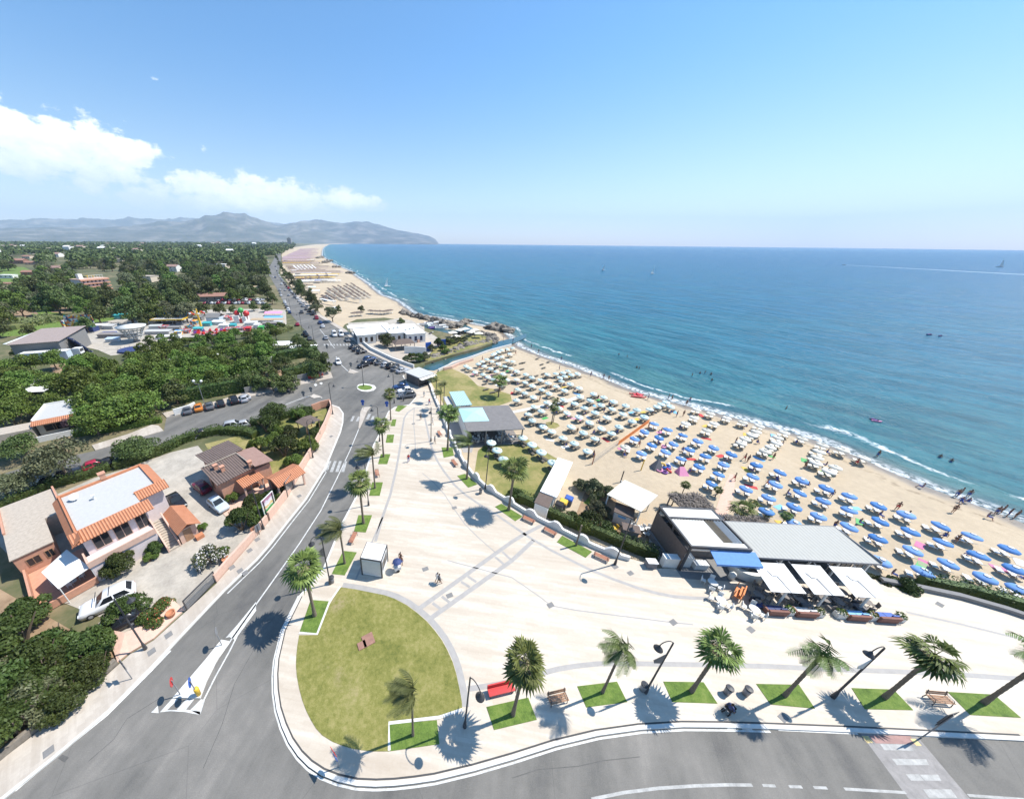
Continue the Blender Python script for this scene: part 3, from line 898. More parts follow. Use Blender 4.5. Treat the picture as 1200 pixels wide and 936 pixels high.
sheet('marina_yard', [(412, 385), (430, 397), (452, 412), (475, 425), (495, 412), (520, 405), (500, 395), (470, 398), (440, 396)], 'beige_roof', -0.04)
sheet('fairground_yard', crop(140, 330, 6.0, [(-300, 330), (-200, 300), (60, 250), (540, 200), (1010, 190), (1170, 200), (1175, 300), (900, 350), (450, 395), (430, 430), (100, 500), (-60, 520), (-150, 480), (-330, 440)]), 'concrete_yard', -0.03)
sheet('fairground_earth', crop(0, 380, 6.667, [(390, 320), (660, 285), (740, 255), (800, 270), (620, 330), (500, 390), (420, 385)]), 'earth_red', -0.026)
sheet('lane_earth', [(318, 436), (345, 430), (362, 440), (330, 452), (305, 456), (296, 445)], 'earth_red', -0.026)
for px in [[(-5, 362), (40, 362), (48, 372), (-5, 376)], [(62, 361), (80, 360), (74, 367), (60, 366)], [(90, 356), (100, 356), (100, 360), (88, 360)]]:
 sheet('bare_field', px, 'earth_red', -0.026)
sheet('marina_quay', crop(380, 360, 5.4545, [(150, 100), (380, 88), (480, 70), (560, 85), (640, 130), (640, 152), (700, 178), (740, 206), (690, 240), (690, 280), (630, 345), (520, 345), (400, 330), (300, 280), (180, 190)]), 'concrete_yard', -0.05)
sheet('creek_bank', crop(380, 360, 5.4545, [(690, 285), (700, 240), (800, 205), (900, 185), (1000, 180), (1065, 200), (1075, 222), (990, 248), (900, 272), (800, 305), (700, 335), (640, 345)]), 'lawn_straw', -0.045)
for kf, px in enumerate([[(-5, 312), (28, 313), (56, 326), (40, 332), (-5, 331)], [(-5, 368), (60, 362), (78, 369), (50, 392), (-5, 395)], [(18, 375), (140, 372), (140, 381), (40, 386)]]):
 sheet('green_field', px, 'lawn_green', -0.052 + 0.005 * kf)
sheet('roundabout_apron', [(418 + 0, 453), (420, 450.5), (426, 449.3), (433, 450), (439, 451.5), (441, 454.5), (438, 457.5), (431, 459), (424, 458.5), (419, 456)], 'kerb_stone', 0.08)
sheet('roundabout_lawn', [(418.5, 453.5), (421, 451.7), (427, 450.8), (434, 451.8), (437, 454), (434, 456.3), (428, 457), (422, 456.2)], 'lawn_green', 0.1)
b = MB()
zb = Z_PAVE + 0.005
for pts, w in [(c6([(80, 820), (115, 700), (150, 600), (178, 480), (195, 380), (205, 300), (215, 240), (232, 215), (260, 195), (300, 195), (318, 270), (340, 370), (368, 440), (400, 490), (450, 555), (500, 600), (570, 648), (640, 690), (720, 745), (800, 800), (900, 860)]) + cw([(520, 860), (690, 930)]) + crop(750, 560, 3.871, [(0, 505), (75, 525), (150, 540), (240, 547), (340, 549)]), 0.40),
               (c7([(570, 275), (889, 45)]) + c6([(770, 790), (870, 738)]), 0.5), (c7([(605, 312), (889, 110)]) + c6([(820, 815)]), 0.5),
               (c8([(120, 360), (210, 335), (300, 320), (400, 310), (600, 310), (900, 315), (1190, 322)]) + c9([(300, 336), (600, 347), (900, 362), (1190, 382), (1500, 405)]), 0.42),
               (c7([(735, 556), (810, 545), (889, 530)]), 0.42), (c9([(640, 70), (900, 128), (1190, 200), (1400, 255)]), 0.28), (c6([(640, 870), (560, 800), (500, 740), (450, 670), (400, 595), (350, 540), (300, 500)]), 0.14),
               (c8([(-300, -170), (0, -90), (130, 0), (180, 40), (300, 62), (740, 118), (840, 128)]), 0.14), (c6([(262, 195), (258, 260), (265, 330), (268, 420)]), 0.16), (c7([(345, 180), (410, 30), (440, -40)]), 0.22)]:
 b.strip([G(*q) for q in pts], w, zb)
for (x0, y0), (x1, y1) in [((613, 258), (640, 278)), ((712, 184), (742, 203)), ((735, 165), (765, 185)), ((830, 98), (862, 125)), ((855, 80), (885, 108)), ((645, 235), (672, 256))]:
 b.strip([G(*q) for q in c7([(x0, y0), (x1, y1)])], 0.32, zb + 0.003)
tag(b.build('paving_bands', 'grey_band'), kind='structure')
b = MB()
for q in c8([(178, 38), (748, 118)]) + c7([(588, 140), (672, 232)]) + c8([(1108, 152)]) + c9([(795, 35), (68, 560)]) + cw([(810, 890), (705, 845)]) + c6([(258, 268), (450, 662)]):
 c = G(*q)
 b.box((c.x, c.y, zb + 0.006), (0.75, 0.5, 0.012), 0.4)
for q in c4([(625, 328), (562, 390), (180, 760), (860, 78), (890, 90), (925, 15), (908, 98)]) + c5([(705, 660), (880, 333), (475, 898)]):
 c = G(*q, Z_PAVE)
 b.box((c.x, c.y, Z_PAVE + 0.01), (0.6, 0.6, 0.02), 0.9)
tag(b.build('drain_covers', 'grey_wall'), kind='structure')
b = MB()
for q, s in [(c7([(390, 383)])[0], (1.1, 1.1)), (c7([(368, 402)])[0], (0.8, 0.7))]:
 c = G(*q, Z_PAVE + .06)
 b.box((c.x, c.y, Z_PAVE + 0.06), (s[0], s[1], 0.1), 0.5)
tag(b.build('inspection_cover', 'rust_roof'), 'square rusty inspection cover in the middle of the teardrop lawn', 'manhole cover')
b = MB()
z1 = 0.005
zq = lambda pts: [G(*q) for q in pts]
b.strip(zq([(18, 926), (63, 888), (126, 837), (174, 789), (200, 762)]) , 0.16, z1)
edge2 = [G(*q) + Vector((0.62, -0.3, 0)) for q in LW_OUT[5:11]]
b.strip(edge2, 0.15, z1)
eo = []
for i, q in enumerate(pp):
 dd = (pp[min(i + 1, len(pp) - 1)] - pp[max(i - 1, 0)]).normalized()
 eo.append(q + Vector((dd.y, -dd.x, 0)) * 0.27)
b.strip(eo[12:-4], 0.13, z1)
b.strip(c_ := zq(c9([(45, 612), (415, 630)])), 0.16, z1)
for x0, x1 in [(1000, 1040), (1068, 1115), (1155, 1190)]:
 b.strip(zq(c8([(x0, 606), (x1, 609)])), 0.16, z1)
b.strip(zq(c9([(700, 640), (1190, 662)])), 0.14, z1)
b.strip(zq([(238, 796), (262, 762), (290, 722), (320, 680), (350, 638), (376, 598), (395, 560), (410, 528), (424, 494), (429, 480)]), 0.15, z1)
b.prism([tuple(G(*q)[:2]) for q in c4([(560, 615), (585, 590), (588, 617)])], z1, z1)
for q in ([(592, 614), (640, 562), (660, 566), (620, 606)], [(655, 604), (690, 566), (720, 566), (690, 604)], [(705, 606), (745, 566), (760, 568), (742, 624)], [(592, 614), (620, 606), (690, 604), (742, 612), (742, 624), (680, 612), (630, 610)]):
 b.prism([tuple(G(*x)[:2]) for x in c4(q)], z1, z1)
b.prism([tuple(G(*x)[:2]) for x in c4([(835, 340), (880, 290), (949, 205), (949, 235), (900, 300), (870, 345), (850, 335)])], z1, z1)
b.strip(zq(c4([(745, 590), (800, 480), (850, 390), (880, 330), (949, 235)])), 0.14, z1 + 0.004)
b.strip([G(*q) for q in [(392, 408), (383, 396), (375, 386)]], 0.18, z1)
b.strip(zq(crop(280, 270, 4, [(455, 590), (480, 630), (512, 660)])), 0.2, z1)
b.strip(zq(crop(280, 270, 4, [(220, 815), (300, 785), (350, 770), (390, 785)])), 0.2, z1)
b.strip(zq(crop(280, 270, 4, [(95, 890), (150, 870), (235, 848)])), 0.4, z1)
for q in ([(785, 50), (795, 60), (805, 52), (795, 42)], [(815, 42), (825, 50), (835, 42), (825, 36)]):
 b.prism([tuple(G(*x)[:2]) for x in c5(q)], z1, z1)
tag(b.build('road_markings', 'road_paint'), kind='structure')
b = MB()
b.strip(zq(c8([(370, 936), (520, 905), (680, 885), (850, 874), (1000, 869), (1117, 870)])), 0.17, z1)
for x0, x1, y_ in [(1165, 1190, 872), ]:
 b.strip(zq(c8([(x0, y_), (x1, y_)])), 0.15, z1)
for x0, x1, y_, y2 in [(0, 35, 873, 874), (98, 158, 877, 879), (212, 275, 881, 884), (355, 640, 888, 905), (930, 1300, 918, 945)]:
 b.strip(zq(c9([(x0, y_), (x1, y2)])), 0.15, z1)
for k in range(9):
 x = 400 + k * 15
 b.prism([tuple(G(*q)[:2]) for q in crop(280, 270, 4, [(x, 540), (x + 7, 540), (x + 3, 532), (x - 4, 532)])], z1, z1)
for q in ([(838, 528), (856, 528), (882, 468), (868, 468)], [(872, 528), (890, 528), (911, 468), (896, 468)], [(903, 528), (921, 528), (939, 468), (924, 468)], [(935, 528), (952, 528), (968, 470), (954, 470)]):
 b.prism([tuple(G(*x)[:2]) for x in c5(q)], z1, z1)
for q in ([(1070, 240), (1085, 240), (1100, 210), (1085, 210)], [(1015, 250), (1030, 250), (1040, 225), (1028, 225)], [(985, 250), (998, 250), (1010, 222), (998, 222)], [(1095, 250), (1110, 250), (1118, 222), (1105, 222)]):
 b.prism([tuple(G(*x)[:2]) for x in c5(q)], z1, z1)
tag(b.build('worn_road_lines', 'worn_paint'), kind='structure')
b = MB()
b.prism([tuple(G(*q)[:2]) for q in c9([(425, 625), (690, 640), (940, 936), (1050, 1080), (760, 1080), (655, 936), (515, 745)])], 0.003, 0.003)
tag(b.build('crossing_blocks', 'grey_block'), kind='structure')
b = MB()
b.prism([tuple(G(*q)[:2]) for q in c9([(470, 640), (660, 640), (690, 682), (500, 676)])], 0.007, 0.007)
tag(b.build('crossing_red_patch', 'red_paint'), kind='structure')
b = MB()
b.prism([tuple(G(*q)[:2]) for q in c9([(435, 642), (465, 642), (490, 674), (462, 676)])], 0.011, 0.011)
b.prism([tuple(G(*q)[:2]) for q in c9([(660, 655), (685, 655), (715, 688), (690, 688)])], 0.011, 0.011)
tag(b.build('crossing_yellow_marks', 'yellow_paint'), kind='structure')
b = MB()
for q in ([(520, 680), (660, 682), (680, 712), (540, 708)], [(575, 748), (640, 748), (655, 778), (600, 778)], [(640, 750), (735, 750), (748, 778), (655, 778)], [(640, 820), (700, 820), (725, 850), (665, 850)], [(705, 822), (790, 822), (805, 850), (728, 850)], [(720, 890), (850, 890), (880, 930), (750, 930)]):
 b.prism([tuple(G(*x)[:2]) for x in c9(q)], 0.011, 0.011)
tag(b.build('crossing_stripes', 'worn_paint'), kind='structure')
b = MB()
for q in (c4([(330, 800), (420, 720), (470, 640), (600, 560)]), [(240, 900), (262, 850), (275, 800), (300, 760)], c8([(0, 830), (120, 800), (300, 790), (420, 760), (600, 745)]), c5([(800, 640), (860, 560), (890, 470)])):
 b.strip([G(x + rnd.uniform(-2, 2), y + rnd.uniform(-2, 2)) for x, y in q], .05, .0035)
for q in (c4([(215, 785), (232, 770), (256, 782), (238, 800)]),):
 b.prism([tuple(G(*x)[:2]) for x in q], 0.003, 0.003)
tag(b.build('asphalt_repairs', 'tar'), kind='structure')
b = MB()
isl = [tuple(G(*x, 0.1)[:2]) for x in c4([(640, 560), (700, 490), (760, 420), (820, 345), (848, 350), (800, 430), (765, 500), (742, 562)])]
b.prism(isl, -0.02, 0.12)
tag(b.build('traffic_island', 'kerb_stone'), kind='structure')
b = MB()
for q in (crop(280, 270, 4, [(512, 668), (520, 650), (562, 664), (535, 672)]), crop(280, 270, 4, [(570, 850), (580, 830), (618, 828), (600, 850), (580, 900), (566, 930), (560, 928)]), crop(280, 270, 4, [(330, 778), (352, 768), (392, 782), (350, 788)])):
 b.prism([tuple(G(*x)[:2]) for x in q], -0.02, 0.12)
tag(b.build('traffic_islands', 'sidewalk_stone'), kind='structure')
def ridge(name, prof, D, depth, seed, material='mountain_rock'):
 vs, fs = [], []
 us = np.arange(prof[0][0], prof[-1][0] + 0.1, 2.0)
 pv = np.interp(us, [q[0] for q in prof], [q[1] for q in prof])
 nd = 25
 for i, (u, v) in enumerate(zip(us, pv)):
  r = ray(u, v)
  h0 = math.hypot(r.x, r.y)
  dx, dy = r.x / h0, r.y / h0
  ztop = CAM_H + D * r.z / h0 * (1 + 0.075 * noise.fractal(Vector((u / 14 + seed, 0.7, 0)), 1.0, 2.0, 5))
  for j in range(nd + 1):
   q = j / nd
   dist = D - depth * (1 - q * 1.25)
   X, Y = dx * dist, dy * dist
   k = q / 0.8
   base = max(0.0, k if k < 1 else 1 - (k - 1) * 3.5)
   g = noise.fractal(Vector((X / 900 + seed, Y / 900, 3.1)), 1.0, 2.1, 6)
   z = ztop * (base ** 0.85) * (1 + 0.55 * g * base * (1 - base) * 2.6) if k <= 1 else ztop * base
   vs.append((X, Y, max(-8.0, z - 6)))
 for i in range(len(us) - 1):
  for j in range(nd):
   a = i * (nd + 1) + j
   fs.append((a, a + nd + 1, a + nd + 2, a + 1))
 me = bpy.data.meshes.new(name)
 me.from_pydata(vs, [], fs)
 me.materials.append(MATS[material])
 me.polygons.foreach_set('use_smooth', [True] * len(me.polygons))
 return tag(link(name, me), kind='structure')
ridge('mountain_range', [(-160, 268), (-60, 266), (0, 267), (60, 266), (110, 266.5), (150, 265), (175, 262), (195, 258.5), (215, 259), (235, 255), (250, 251), (262, 248.5), (272, 250), (285, 250), (296, 253), (310, 258), (325, 263.5), (338, 262), (352, 259.5), (366, 257), (376, 256.5), (388, 259), (400, 262), (412, 259.5), (422, 258), (434, 260),
                         (447, 264.5), (462, 268.5), (478, 271.5), (492, 274), (503, 276), (510, 280), (514, 285)], 12000, 3000, 1.3)
ridge('far_mountain_range', [(-200, 258), (-60, 257), (0, 258), (40, 256), (90, 257.5), (112, 255), (130, 257), (160, 254.5), (180, 257), (195, 257), (212, 253.5), (225, 255), (260, 256), (300, 259), (330, 261), (400, 262), (470, 274), (500, 281), (512, 285)], 17500, 2400, 7.7)
b = MB()
b.box((-500, 9000, 697.5), (43000, 22800, 1405))
t = NT('haze_air')
t.t.nodes.remove(t.b)
pv_ = t.n('ShaderNodeVolumePrincipled')
pv_.inputs['Color'].default_value = (0.62, 0.79, 1.0, 1)
pv_.inputs['Density'].default_value = 0.00006
pv_.inputs['Anisotropy'].default_value = 0.0
t.link(pv_.outputs[0], t.t.nodes['Material Output'].inputs['Volume'])
hz_o = link('haze', b.mesh('haze', [t.m]))
tag(hz_o, kind='stuff')
def leaves_np(rng, P, Nrm, size, aspect=0.6, jitter=0.7):
 n = len(P)
 nr = Nrm + rng.normal(0, jitter, (n, 3))
 nr /= np.linalg.norm(nr, axis=1)[:, None]
 a = np.cross(nr, rng.normal(0, 1, (n, 3)))
 a /= np.linalg.norm(a, axis=1)[:, None] + 1e-9
 bb = np.cross(nr, a)
 s = size * rng.uniform(0.6, 1.35, n)
 a = a * s[:, None] * 0.5
 bb = bb * (s * aspect)[:, None] * 0.5
 V = np.stack([P - a, P - bb * 0.9, P + a, P + bb * 0.9], 1).reshape(-1, 3)
 return V
def quads_mesh(name, V, material):
 me = bpy.data.meshes.new(name)
 n = len(V) // 4
 me.vertices.add(len(V))
 me.vertices.foreach_set('co', V.astype(np.float32).ravel())
 me.loops.add(n * 4)
 me.loops.foreach_set('vertex_index', np.arange(n * 4, dtype=np.int32))
 me.polygons.add(n)
 me.polygons.foreach_set('loop_start', np.arange(0, n * 4, 4, dtype=np.int32))
 me.polygons.foreach_set('loop_total', np.full(n, 4, dtype=np.int32))
 me.materials.append(MATS[material])
 me.update(calc_edges=True)
 me.validate()
 return me
def crown_points(rng, blobs, n):
 w = np.array([q[3] * q[4] for q in blobs])
 idx = rng.choice(len(blobs), n, p=w / w.sum())
 B = np.array(blobs)[idx]
 d = rng.normal(0, 1, (n, 3))
 d[:, 2] = np.where(d[:, 2] < -0.35, -d[:, 2] * 0.6, d[:, 2])
 d /= np.linalg.norm(d, axis=1)[:, None]
 r = rng.uniform(0.55, 1.0, n) ** 0.45 * rng.normal(1.0, 0.07, n)
 P = B[:, :3] + d * r[:, None] * np.stack([B[:, 3], B[:, 3], B[:, 4]], 1)
 return P, d
def blobs_dome(rng, rx, rz, z0, k, flat=0.0):
 out = []
 for i in range(k):
  a = rng.uniform(0, 6.283)
  q = math.sqrt(rng.uniform(0.02, 1.0))
  x, y = rx * 0.72 * q * math.cos(a), rx * 0.72 * q * math.sin(a)
  zz = z0 + rz * (1 - q * q) * rng.uniform(0.35, 0.8) + rng.uniform(-0.15, 0.15) * rz
  s = rx * rng.uniform(0.26, 0.44)
  out.append((x, y, zz, s, s * (0.55 if flat else 0.8)))
 return out
def trunk_mb(rng, h, r, spread, k=5):
 b = MB()
 b.tube([(0, 0, -0.2), (0.05 * h * rng.uniform(-1, 1), 0.05 * h * rng.uniform(-1, 1), h * 0.5), (0, 0, h)], [r * 1.25, r * 0.85, r * 0.6], 7)
 for i in range(k):
  a = 6.283 * i / k + rng.uniform(-0.4, 0.4)
  e = Vector((math.cos(a) * spread, math.sin(a) * spread, h + spread * rng.uniform(0.4, 0.9)))
  b.tube([(0, 0, h * 0.72), e * 0.5 + Vector((0, 0, h * 0.42)), e], [r * 0.5, r * 0.34, r * 0.12], 5)
 return b
def tree_proto(name, seed, H, rx, leafmat, n, size, k=14, flat=False, trunk_h=0.24):
 rng = np.random.default_rng(seed)
 root = empty(name)
 th = H * trunk_h
 trunk_mb(rng, th, 0.035 * H, rx * 0.5).build('trunk', 'bark', root)
 bl = blobs_dome(rng, rx, H - th, th * 0.95, k, flat)
 P, d = crown_points(rng, bl, n)
 link('crown', quads_mesh('crown', leaves_np(rng, P, d, size), leafmat), root)
 return root
def bush_proto(name, seed, r, h, leafmat, n, size, k=9):
 rng = np.random.default_rng(seed)
 root = empty(name)
 b = MB()
 for i in range(5):
  a = 6.283 * i / 5
  b.tube([(0, 0, -0.15), (math.cos(a) * r * 0.25, math.sin(a) * r * 0.25, h * 0.35), (math.cos(a) * r * 0.55, math.sin(a) * r * 0.55, h * 0.7)], [0.05 * r, 0.035 * r, 0.015 * r], 5)
 b.build('stem', 'bark', root)
 bl = blobs_dome(rng, r, h * 0.75, h * 0.25, k)
 P, d = crown_points(rng, bl, n)
 P[:, 2] = np.maximum(P[:, 2], 0.03)
 link('foliage', quads_mesh('foliage', leaves_np(rng, P, d, size), leafmat), root)
 return root
def hedge_mesh(pts, w, h, z0, leafmat, dens=26, size=0.26, seed=1, lumpy=0.25):
 rng = np.random.default_rng(seed)
 Ps, Ns = [], []
 for a, c in zip(pts[:-1], pts[1:]):
  a, c = np.array(a[:2]), np.array(c[:2])
  L = np.linalg.norm(c - a)
  n = int(L * dens * (w + 2 * h))
  if n < 4:
   continue
  dr = (c - a) / L
  nr = np.array([-dr[1], dr[0]])
  tt = rng.uniform(-0.02, 1.02, n)
  side = rng.uniform(0, w + 2 * h, n)
  lum = 1 + lumpy * np.sin(tt * L * 0.9 + seed) * np.sin(tt * L * 0.37 + 2)
  hh = h * lum
  top = side < w
  lf = (side >= w) & (side < w + h)
  o = np.where(top, side - w / 2, np.where(lf, -w / 2, w / 2)) * np.where(top, 1, rng.uniform(0.85, 1.08, n))
  zz = np.where(top, hh * rng.uniform(0.88, 1.06, n), np.where(lf, side - w, side - w - h) * lum)
  P = np.concatenate([a + dr * (tt * L)[:, None] + nr * o[:, None], (z0 + zz)[:, None]], 1)
  Nn = np.zeros((n, 3))
  Nn[top, 2] = 1
  sgn = np.where(lf, -1, 1)
  Nn[~top, :2] = (nr * sgn[:, None])[~top]
  Ps.append(P)
  Ns.append(Nn)
 P = np.concatenate(Ps)
 Nn = np.concatenate(Ns)
 V = leaves_np(rng, P, Nn, size, 0.65, 0.6)
 me = quads_mesh('hedge', V, leafmat)
 return me
def hedge(name, px, w, h, label, leafmat='leaf_hedge', z=0.0, cat='hedge', **kw):
 pts = [G(*q, z) for q in px]
 root = empty(name, pts[0], 0, label, cat)
 me = hedge_mesh([q - pts[0] for q in pts], w, h, 0.0, leafmat, **kw)
 link('foliage', me, root)
 b = MB()
 b.wall([q - pts[0] for q in pts], w * 0.72, -0.2, h * 0.72)
 b.build('branches', 'leaf_hedge' if leafmat == 'leaf_hedge' else leafmat, root)
 return root
def fan_crown(seed, n_leaf=34, R_=1.55, blow=0.0):
 rng = np.random.default_rng(seed)
 b = MB()
 for i in range(n_leaf):
  a = i * 2.39996 + rng.uniform(-0.2, 0.2)
  e = R(70) - (i / n_leaf) ** 0.85 * R(108) + rng.uniform(-0.14, 0.14)
  d = Vector((math.cos(a) * math.cos(e), math.sin(a) * math.cos(e), math.sin(e)))
  outw = Vector((math.cos(a), math.sin(a), -0.15)) * max(0.0, math.sin(e)) * (0.25 if i < 5 else 1.1)
  d = (d + Vector((-blow, -blow * 0.2, 0))).normalized()
  L = R_ * rng.uniform(0.34, 0.58)
  tip = d * L + Vector((0, 0, -0.08))
  side = d.cross(Vector((0, 0, 1)))
  if side.length < 0.05:
   side = Vector((1, 0, 0))
  side.normalize()
  up = side.cross(d).normalized()
  b.tube([(0, 0, 0), d * L * 0.6, tip], [0.03, 0.022, 0.016], 4)
  FR = R_ * rng.uniform(0.52, 0.78)
  nb = 12
  for k in range(nb):
   f = -1.45 + 2.9 * k / (nb - 1)
   dd = (d * math.cos(f) + side * math.sin(f) + outw * (0.4 + 0.6 * math.cos(f))).normalized()
   ln = FR * (0.80 + 0.20 * math.cos(f)) * rng.uniform(0.9, 1.1)
   wv = (side * math.cos(f) - d * math.sin(f)).normalized() * FR * 0.082
   droop = Vector((-blow * 0.25, 0, -0.20 * ln * rng.uniform(0.6, 1.6)))
   m1 = tip + dd * ln * 0.62 + up * 0.03 * (1 if k % 2 else -1)
   b.add([tip, m1 - wv, tip + dd * ln + droop, m1 + wv], [(0, 1, 2, 3)])
 return b
def dead_skirt(seed, R_=1.0):
 rng = np.random.default_rng(seed)
 b = MB()
 for i in range(26):
  a = i * 2.39996
  d = Vector((math.cos(a), math.sin(a), 0))
  s = Vector((-math.sin(a), math.cos(a), 0))
  L = R_ * rng.uniform(0.7, 1.1)
  p0 = d * 0.14 + Vector((0, 0, -0.05))
  p1 = d * 0.42 * R_ + Vector((0, 0, -0.35 * L))
  p2 = d * 0.34 * R_ + Vector((0, 0, -L))
  wv = s * 0.17
  b.add([p0 - wv * 0.3, p1 - wv, p2, p1 + wv, p0 + wv * 0.3], [(0, 1, 2, 3, 4)])
 return b
def feather_crown(seed, n=15, L0=2.35, blow=1.25, wd=(-0.93, -0.37)):
 rng = np.random.default_rng(seed)
 b = MB()
 wv = Vector((wd[0], wd[1], 0))
 for i in range(n):
  a = i * 2.39996 + rng.uniform(-0.3, 0.3)
  e = R(rng.uniform(25, 75))
  d = Vector((math.cos(a) * math.cos(e), math.sin(a) * math.cos(e), math.sin(e)))
  L = L0 * rng.uniform(0.75, 1.1)
  pts = [Vector((0, 0, 0))]
  v = d.copy()
  ns = 9
  for k in range(ns):
   v = (v + wv * blow * 0.20 + Vector((0, 0, -0.085))).normalized()
   pts.append(pts[-1] + v * L / ns)
  b.tube(pts, [0.035 - 0.003 * k for k in range(ns + 1)], 4, cap=False)
  for k in range(1, ns + 1):
   for q in (0.0, 0.5):
    if k == ns and q:
     continue
    c = pts[k] if not q else (pts[k] + pts[k + 1]) * 0.5
    t_ = (pts[k] - pts[k - 1]).normalized()
    s = t_.cross(Vector((0, 0, 1)))
    if s.length < 0.05:
     s = Vector((0, 1, 0))
    s.normalize()
    ll = 0.62 * math.sin(math.pi * min(1, (k + q) / (ns + 0.8)) ** 0.8) + 0.12
    for sg in (-1, 1):
     dr = (s * sg + t_ * 0.7 + wv * blow * 0.7 + Vector((0, 0, -0.35))).normalized()
     wd_ = t_ * 0.045
     b.add([c - wd_, c + dr * ll * 0.5 - wd_ * 0.9, c + dr * ll, c + dr * ll * 0.5 + wd_ * 0.9, c + wd_], [(0, 1, 2, 3, 4)])
 return b
def palm_trunk(h=6.0, r=0.105, lean=(0, 0)):
 b = MB()
 pts, rr = [], []
 n = 26
 for i in range(n + 1):
  q = i / n
  pts.append((lean[0] * q * q, lean[1] * q * q, -0.15 + q * (h + 0.2)))
  rr.append(r * (1.45 - 0.55 * min(1, q * 4)) * (1.0 if i % 2 else 1.09) if q < 0.25 else r * (0.92 if i % 2 else 1.03))
 b.tube(pts, rr, 9)
 return b
FAN = [fan_crown(s, 17 + s % 3 * 2).mesh('crown', 'palm_green') for s in (1, 2, 3)]
FANB = [fan_crown(s, 22, 1.6, 0.42).mesh('crown', 'palm_green') for s in (11, 12)]
FEA = [feather_crown(s, n_).mesh('crown', 'palm_wind') for s, n_ in ((21, 15), (22, 12), (23, 17))]
SKIRT = [dead_skirt(s).mesh('dead_fronds', 'palm_dead') for s in (31, 32)]
TRK = palm_trunk().mesh('trunk', 'palm_bark', True)
def solve_h(base, top, z0):
 p = G(*base, z0)
 best, bh = 1e9, 5
 for i in range(100, 1400, 5):
  h = i / 100
  d = Vector((p.x, p.y, z0 + h - CAM_H))
  yc = d.y * cp_ - d.z * sp_
  X, Y = d.x / yc, (d.y * sp_ + d.z * cp_) / yc
  v = CYP - FPX * (-sr_ * X + cr_ * Y)
  if abs(v - top[1]) < best:
   best, bh = abs(v - top[1]), h
 return p, bh
def palm(base, top, kind, label, size=1.0, z0=Z_PAVE, group=None, maxh=8.5):
 p, h = solve_h(base, top, z0)
 h = min(h, maxh)
 i = int(base[0] * 7 + base[1]) % 97
 root = empty('palm_tree', p, 0, label, 'palm tree', group)
 tr = link('trunk', TRK, root)
 tr.scale = (size, size, h / 6.0)
 tr.rotation_euler = (0, 0, i)
 if kind == 'stump':
  return root
 c = link('crown', (FAN[i % 3] if kind == 'fan' else FANB[i % 2] if kind == 'fanwind' else FEA[i % 3]), root)
 c.location = (0, 0, h)
 c.scale = (size * (0.82 if kind != 'feather' else 0.98),) * 3
 c.rotation_euler = (0, 0, i if kind == 'fan' else rnd.uniform(-0.25, 0.25))
 if kind in ('fan', 'fanwind'):
  s = link('dead_fronds', SKIRT[i % 2], root)
  s.location = (0, 0, h - 0.05)
  s.scale = (size,) * 3
  s.rotation_euler = (0, 0, i * 2)
 return root
palm((369, 721), (358, 664), 'fan', 'fan palm in small grass plot beside the teardrop lawn and coast road', 1.52)
palm((404, 660), (393, 621), 'feather', 'wind-bent palm in grass plot behind the white kiosk by the road', 1.10)
palm((426, 613), (422, 564), 'fan', 'tall bushy fan palm beside the road crossing, with grass plot below', 1.46)
palm((439.5, 572), (434, 534), 'feather', 'sparse wind-bent palm whose fronds hang over the road edge', 1.22)
palm((449.5, 535), (448, 497), 'fan', 'fan palm at road edge beyond the zebra crossing', 1.40)
palm((458, 492), (457, 461), 'fan', 'fan palm next to the cars parked near the roundabout', 1.22)
palm((524.5, 527.5), (525, 484), 'fan', 'bushy palm by the white wall beside the weathered beach club roof', 1.65)
palm((547, 561), (547, 521), 'feather', 'ragged feather palm by white wall above the club lawn', 1.40)
palm((596, 597.5), (600, 549), 'fan', 'shaggy palm inside the wavy wall beside the club lawn parasols', 1.59)
palm((675, 639), (685, 612), 'stump', 'bare crownless palm trunk in grass plot by the wavy wall', 1.0, maxh=3.6)
palm((484, 861), (477, 812), 'feather', 'wind-torn palm standing alone at the foot of the teardrop lawn', .85)
palm((601, 837), (612, 776), 'fan', 'round-headed fan palm beside the red bench', 1.3)
palm((706, 811), (715, 760), 'feather', 'thin wind-swept palm between wooden bench and first promenade lamp', 0.95)
palm((810, 810), (843, 760), 'fan', 'sturdy fan palm right of the lamp with brown sail panel', 1.3)
palm((919, 815), (946, 769), 'feather', 'wind-swept feather palm beside the stroller and its two bins', 1.2)
palm((1036, 817), (1088, 767), 'fanwind', 'thick-trunked fan palm right of the tall lamp, fronds blown sideways', 1.3)
palm((1152, 823.5), (1201, 774), 'feather', 'windblown palm at the right end of the promenade grass plots', 1.3)
for bs, tp, k, lb, s in [((511, 470), (508, 447), 'feather', 'wind-bent palm at the wall just past the small white bar', 1.0), ((516, 484), (512, 462), 'feather', 'second wind-bent palm along the wall, above the mint-roofed cabin', 1.0),
                         ((520, 478), (523, 452), 'feather', 'dark leaning palm bent over towards the beach lawn', 0.9)]:
 palm(bs, tp, k, lb, s)
palm((646, 497), (643, 477), 'fan', 'shorter of two palms on the round grass patch among mint parasols', 1.0, Z_BEACH)
palm((648, 495), (650, 470), 'feather', 'taller thin palm on the round grass patch among mint parasols', 0.7, Z_BEACH)
palm((584, 465), (586, 446), 'fan', 'single thick palm on the straw-coloured beach lawn', 1.6, Z_BEACH)
SMALL = 'small palms behind the pergola bar'
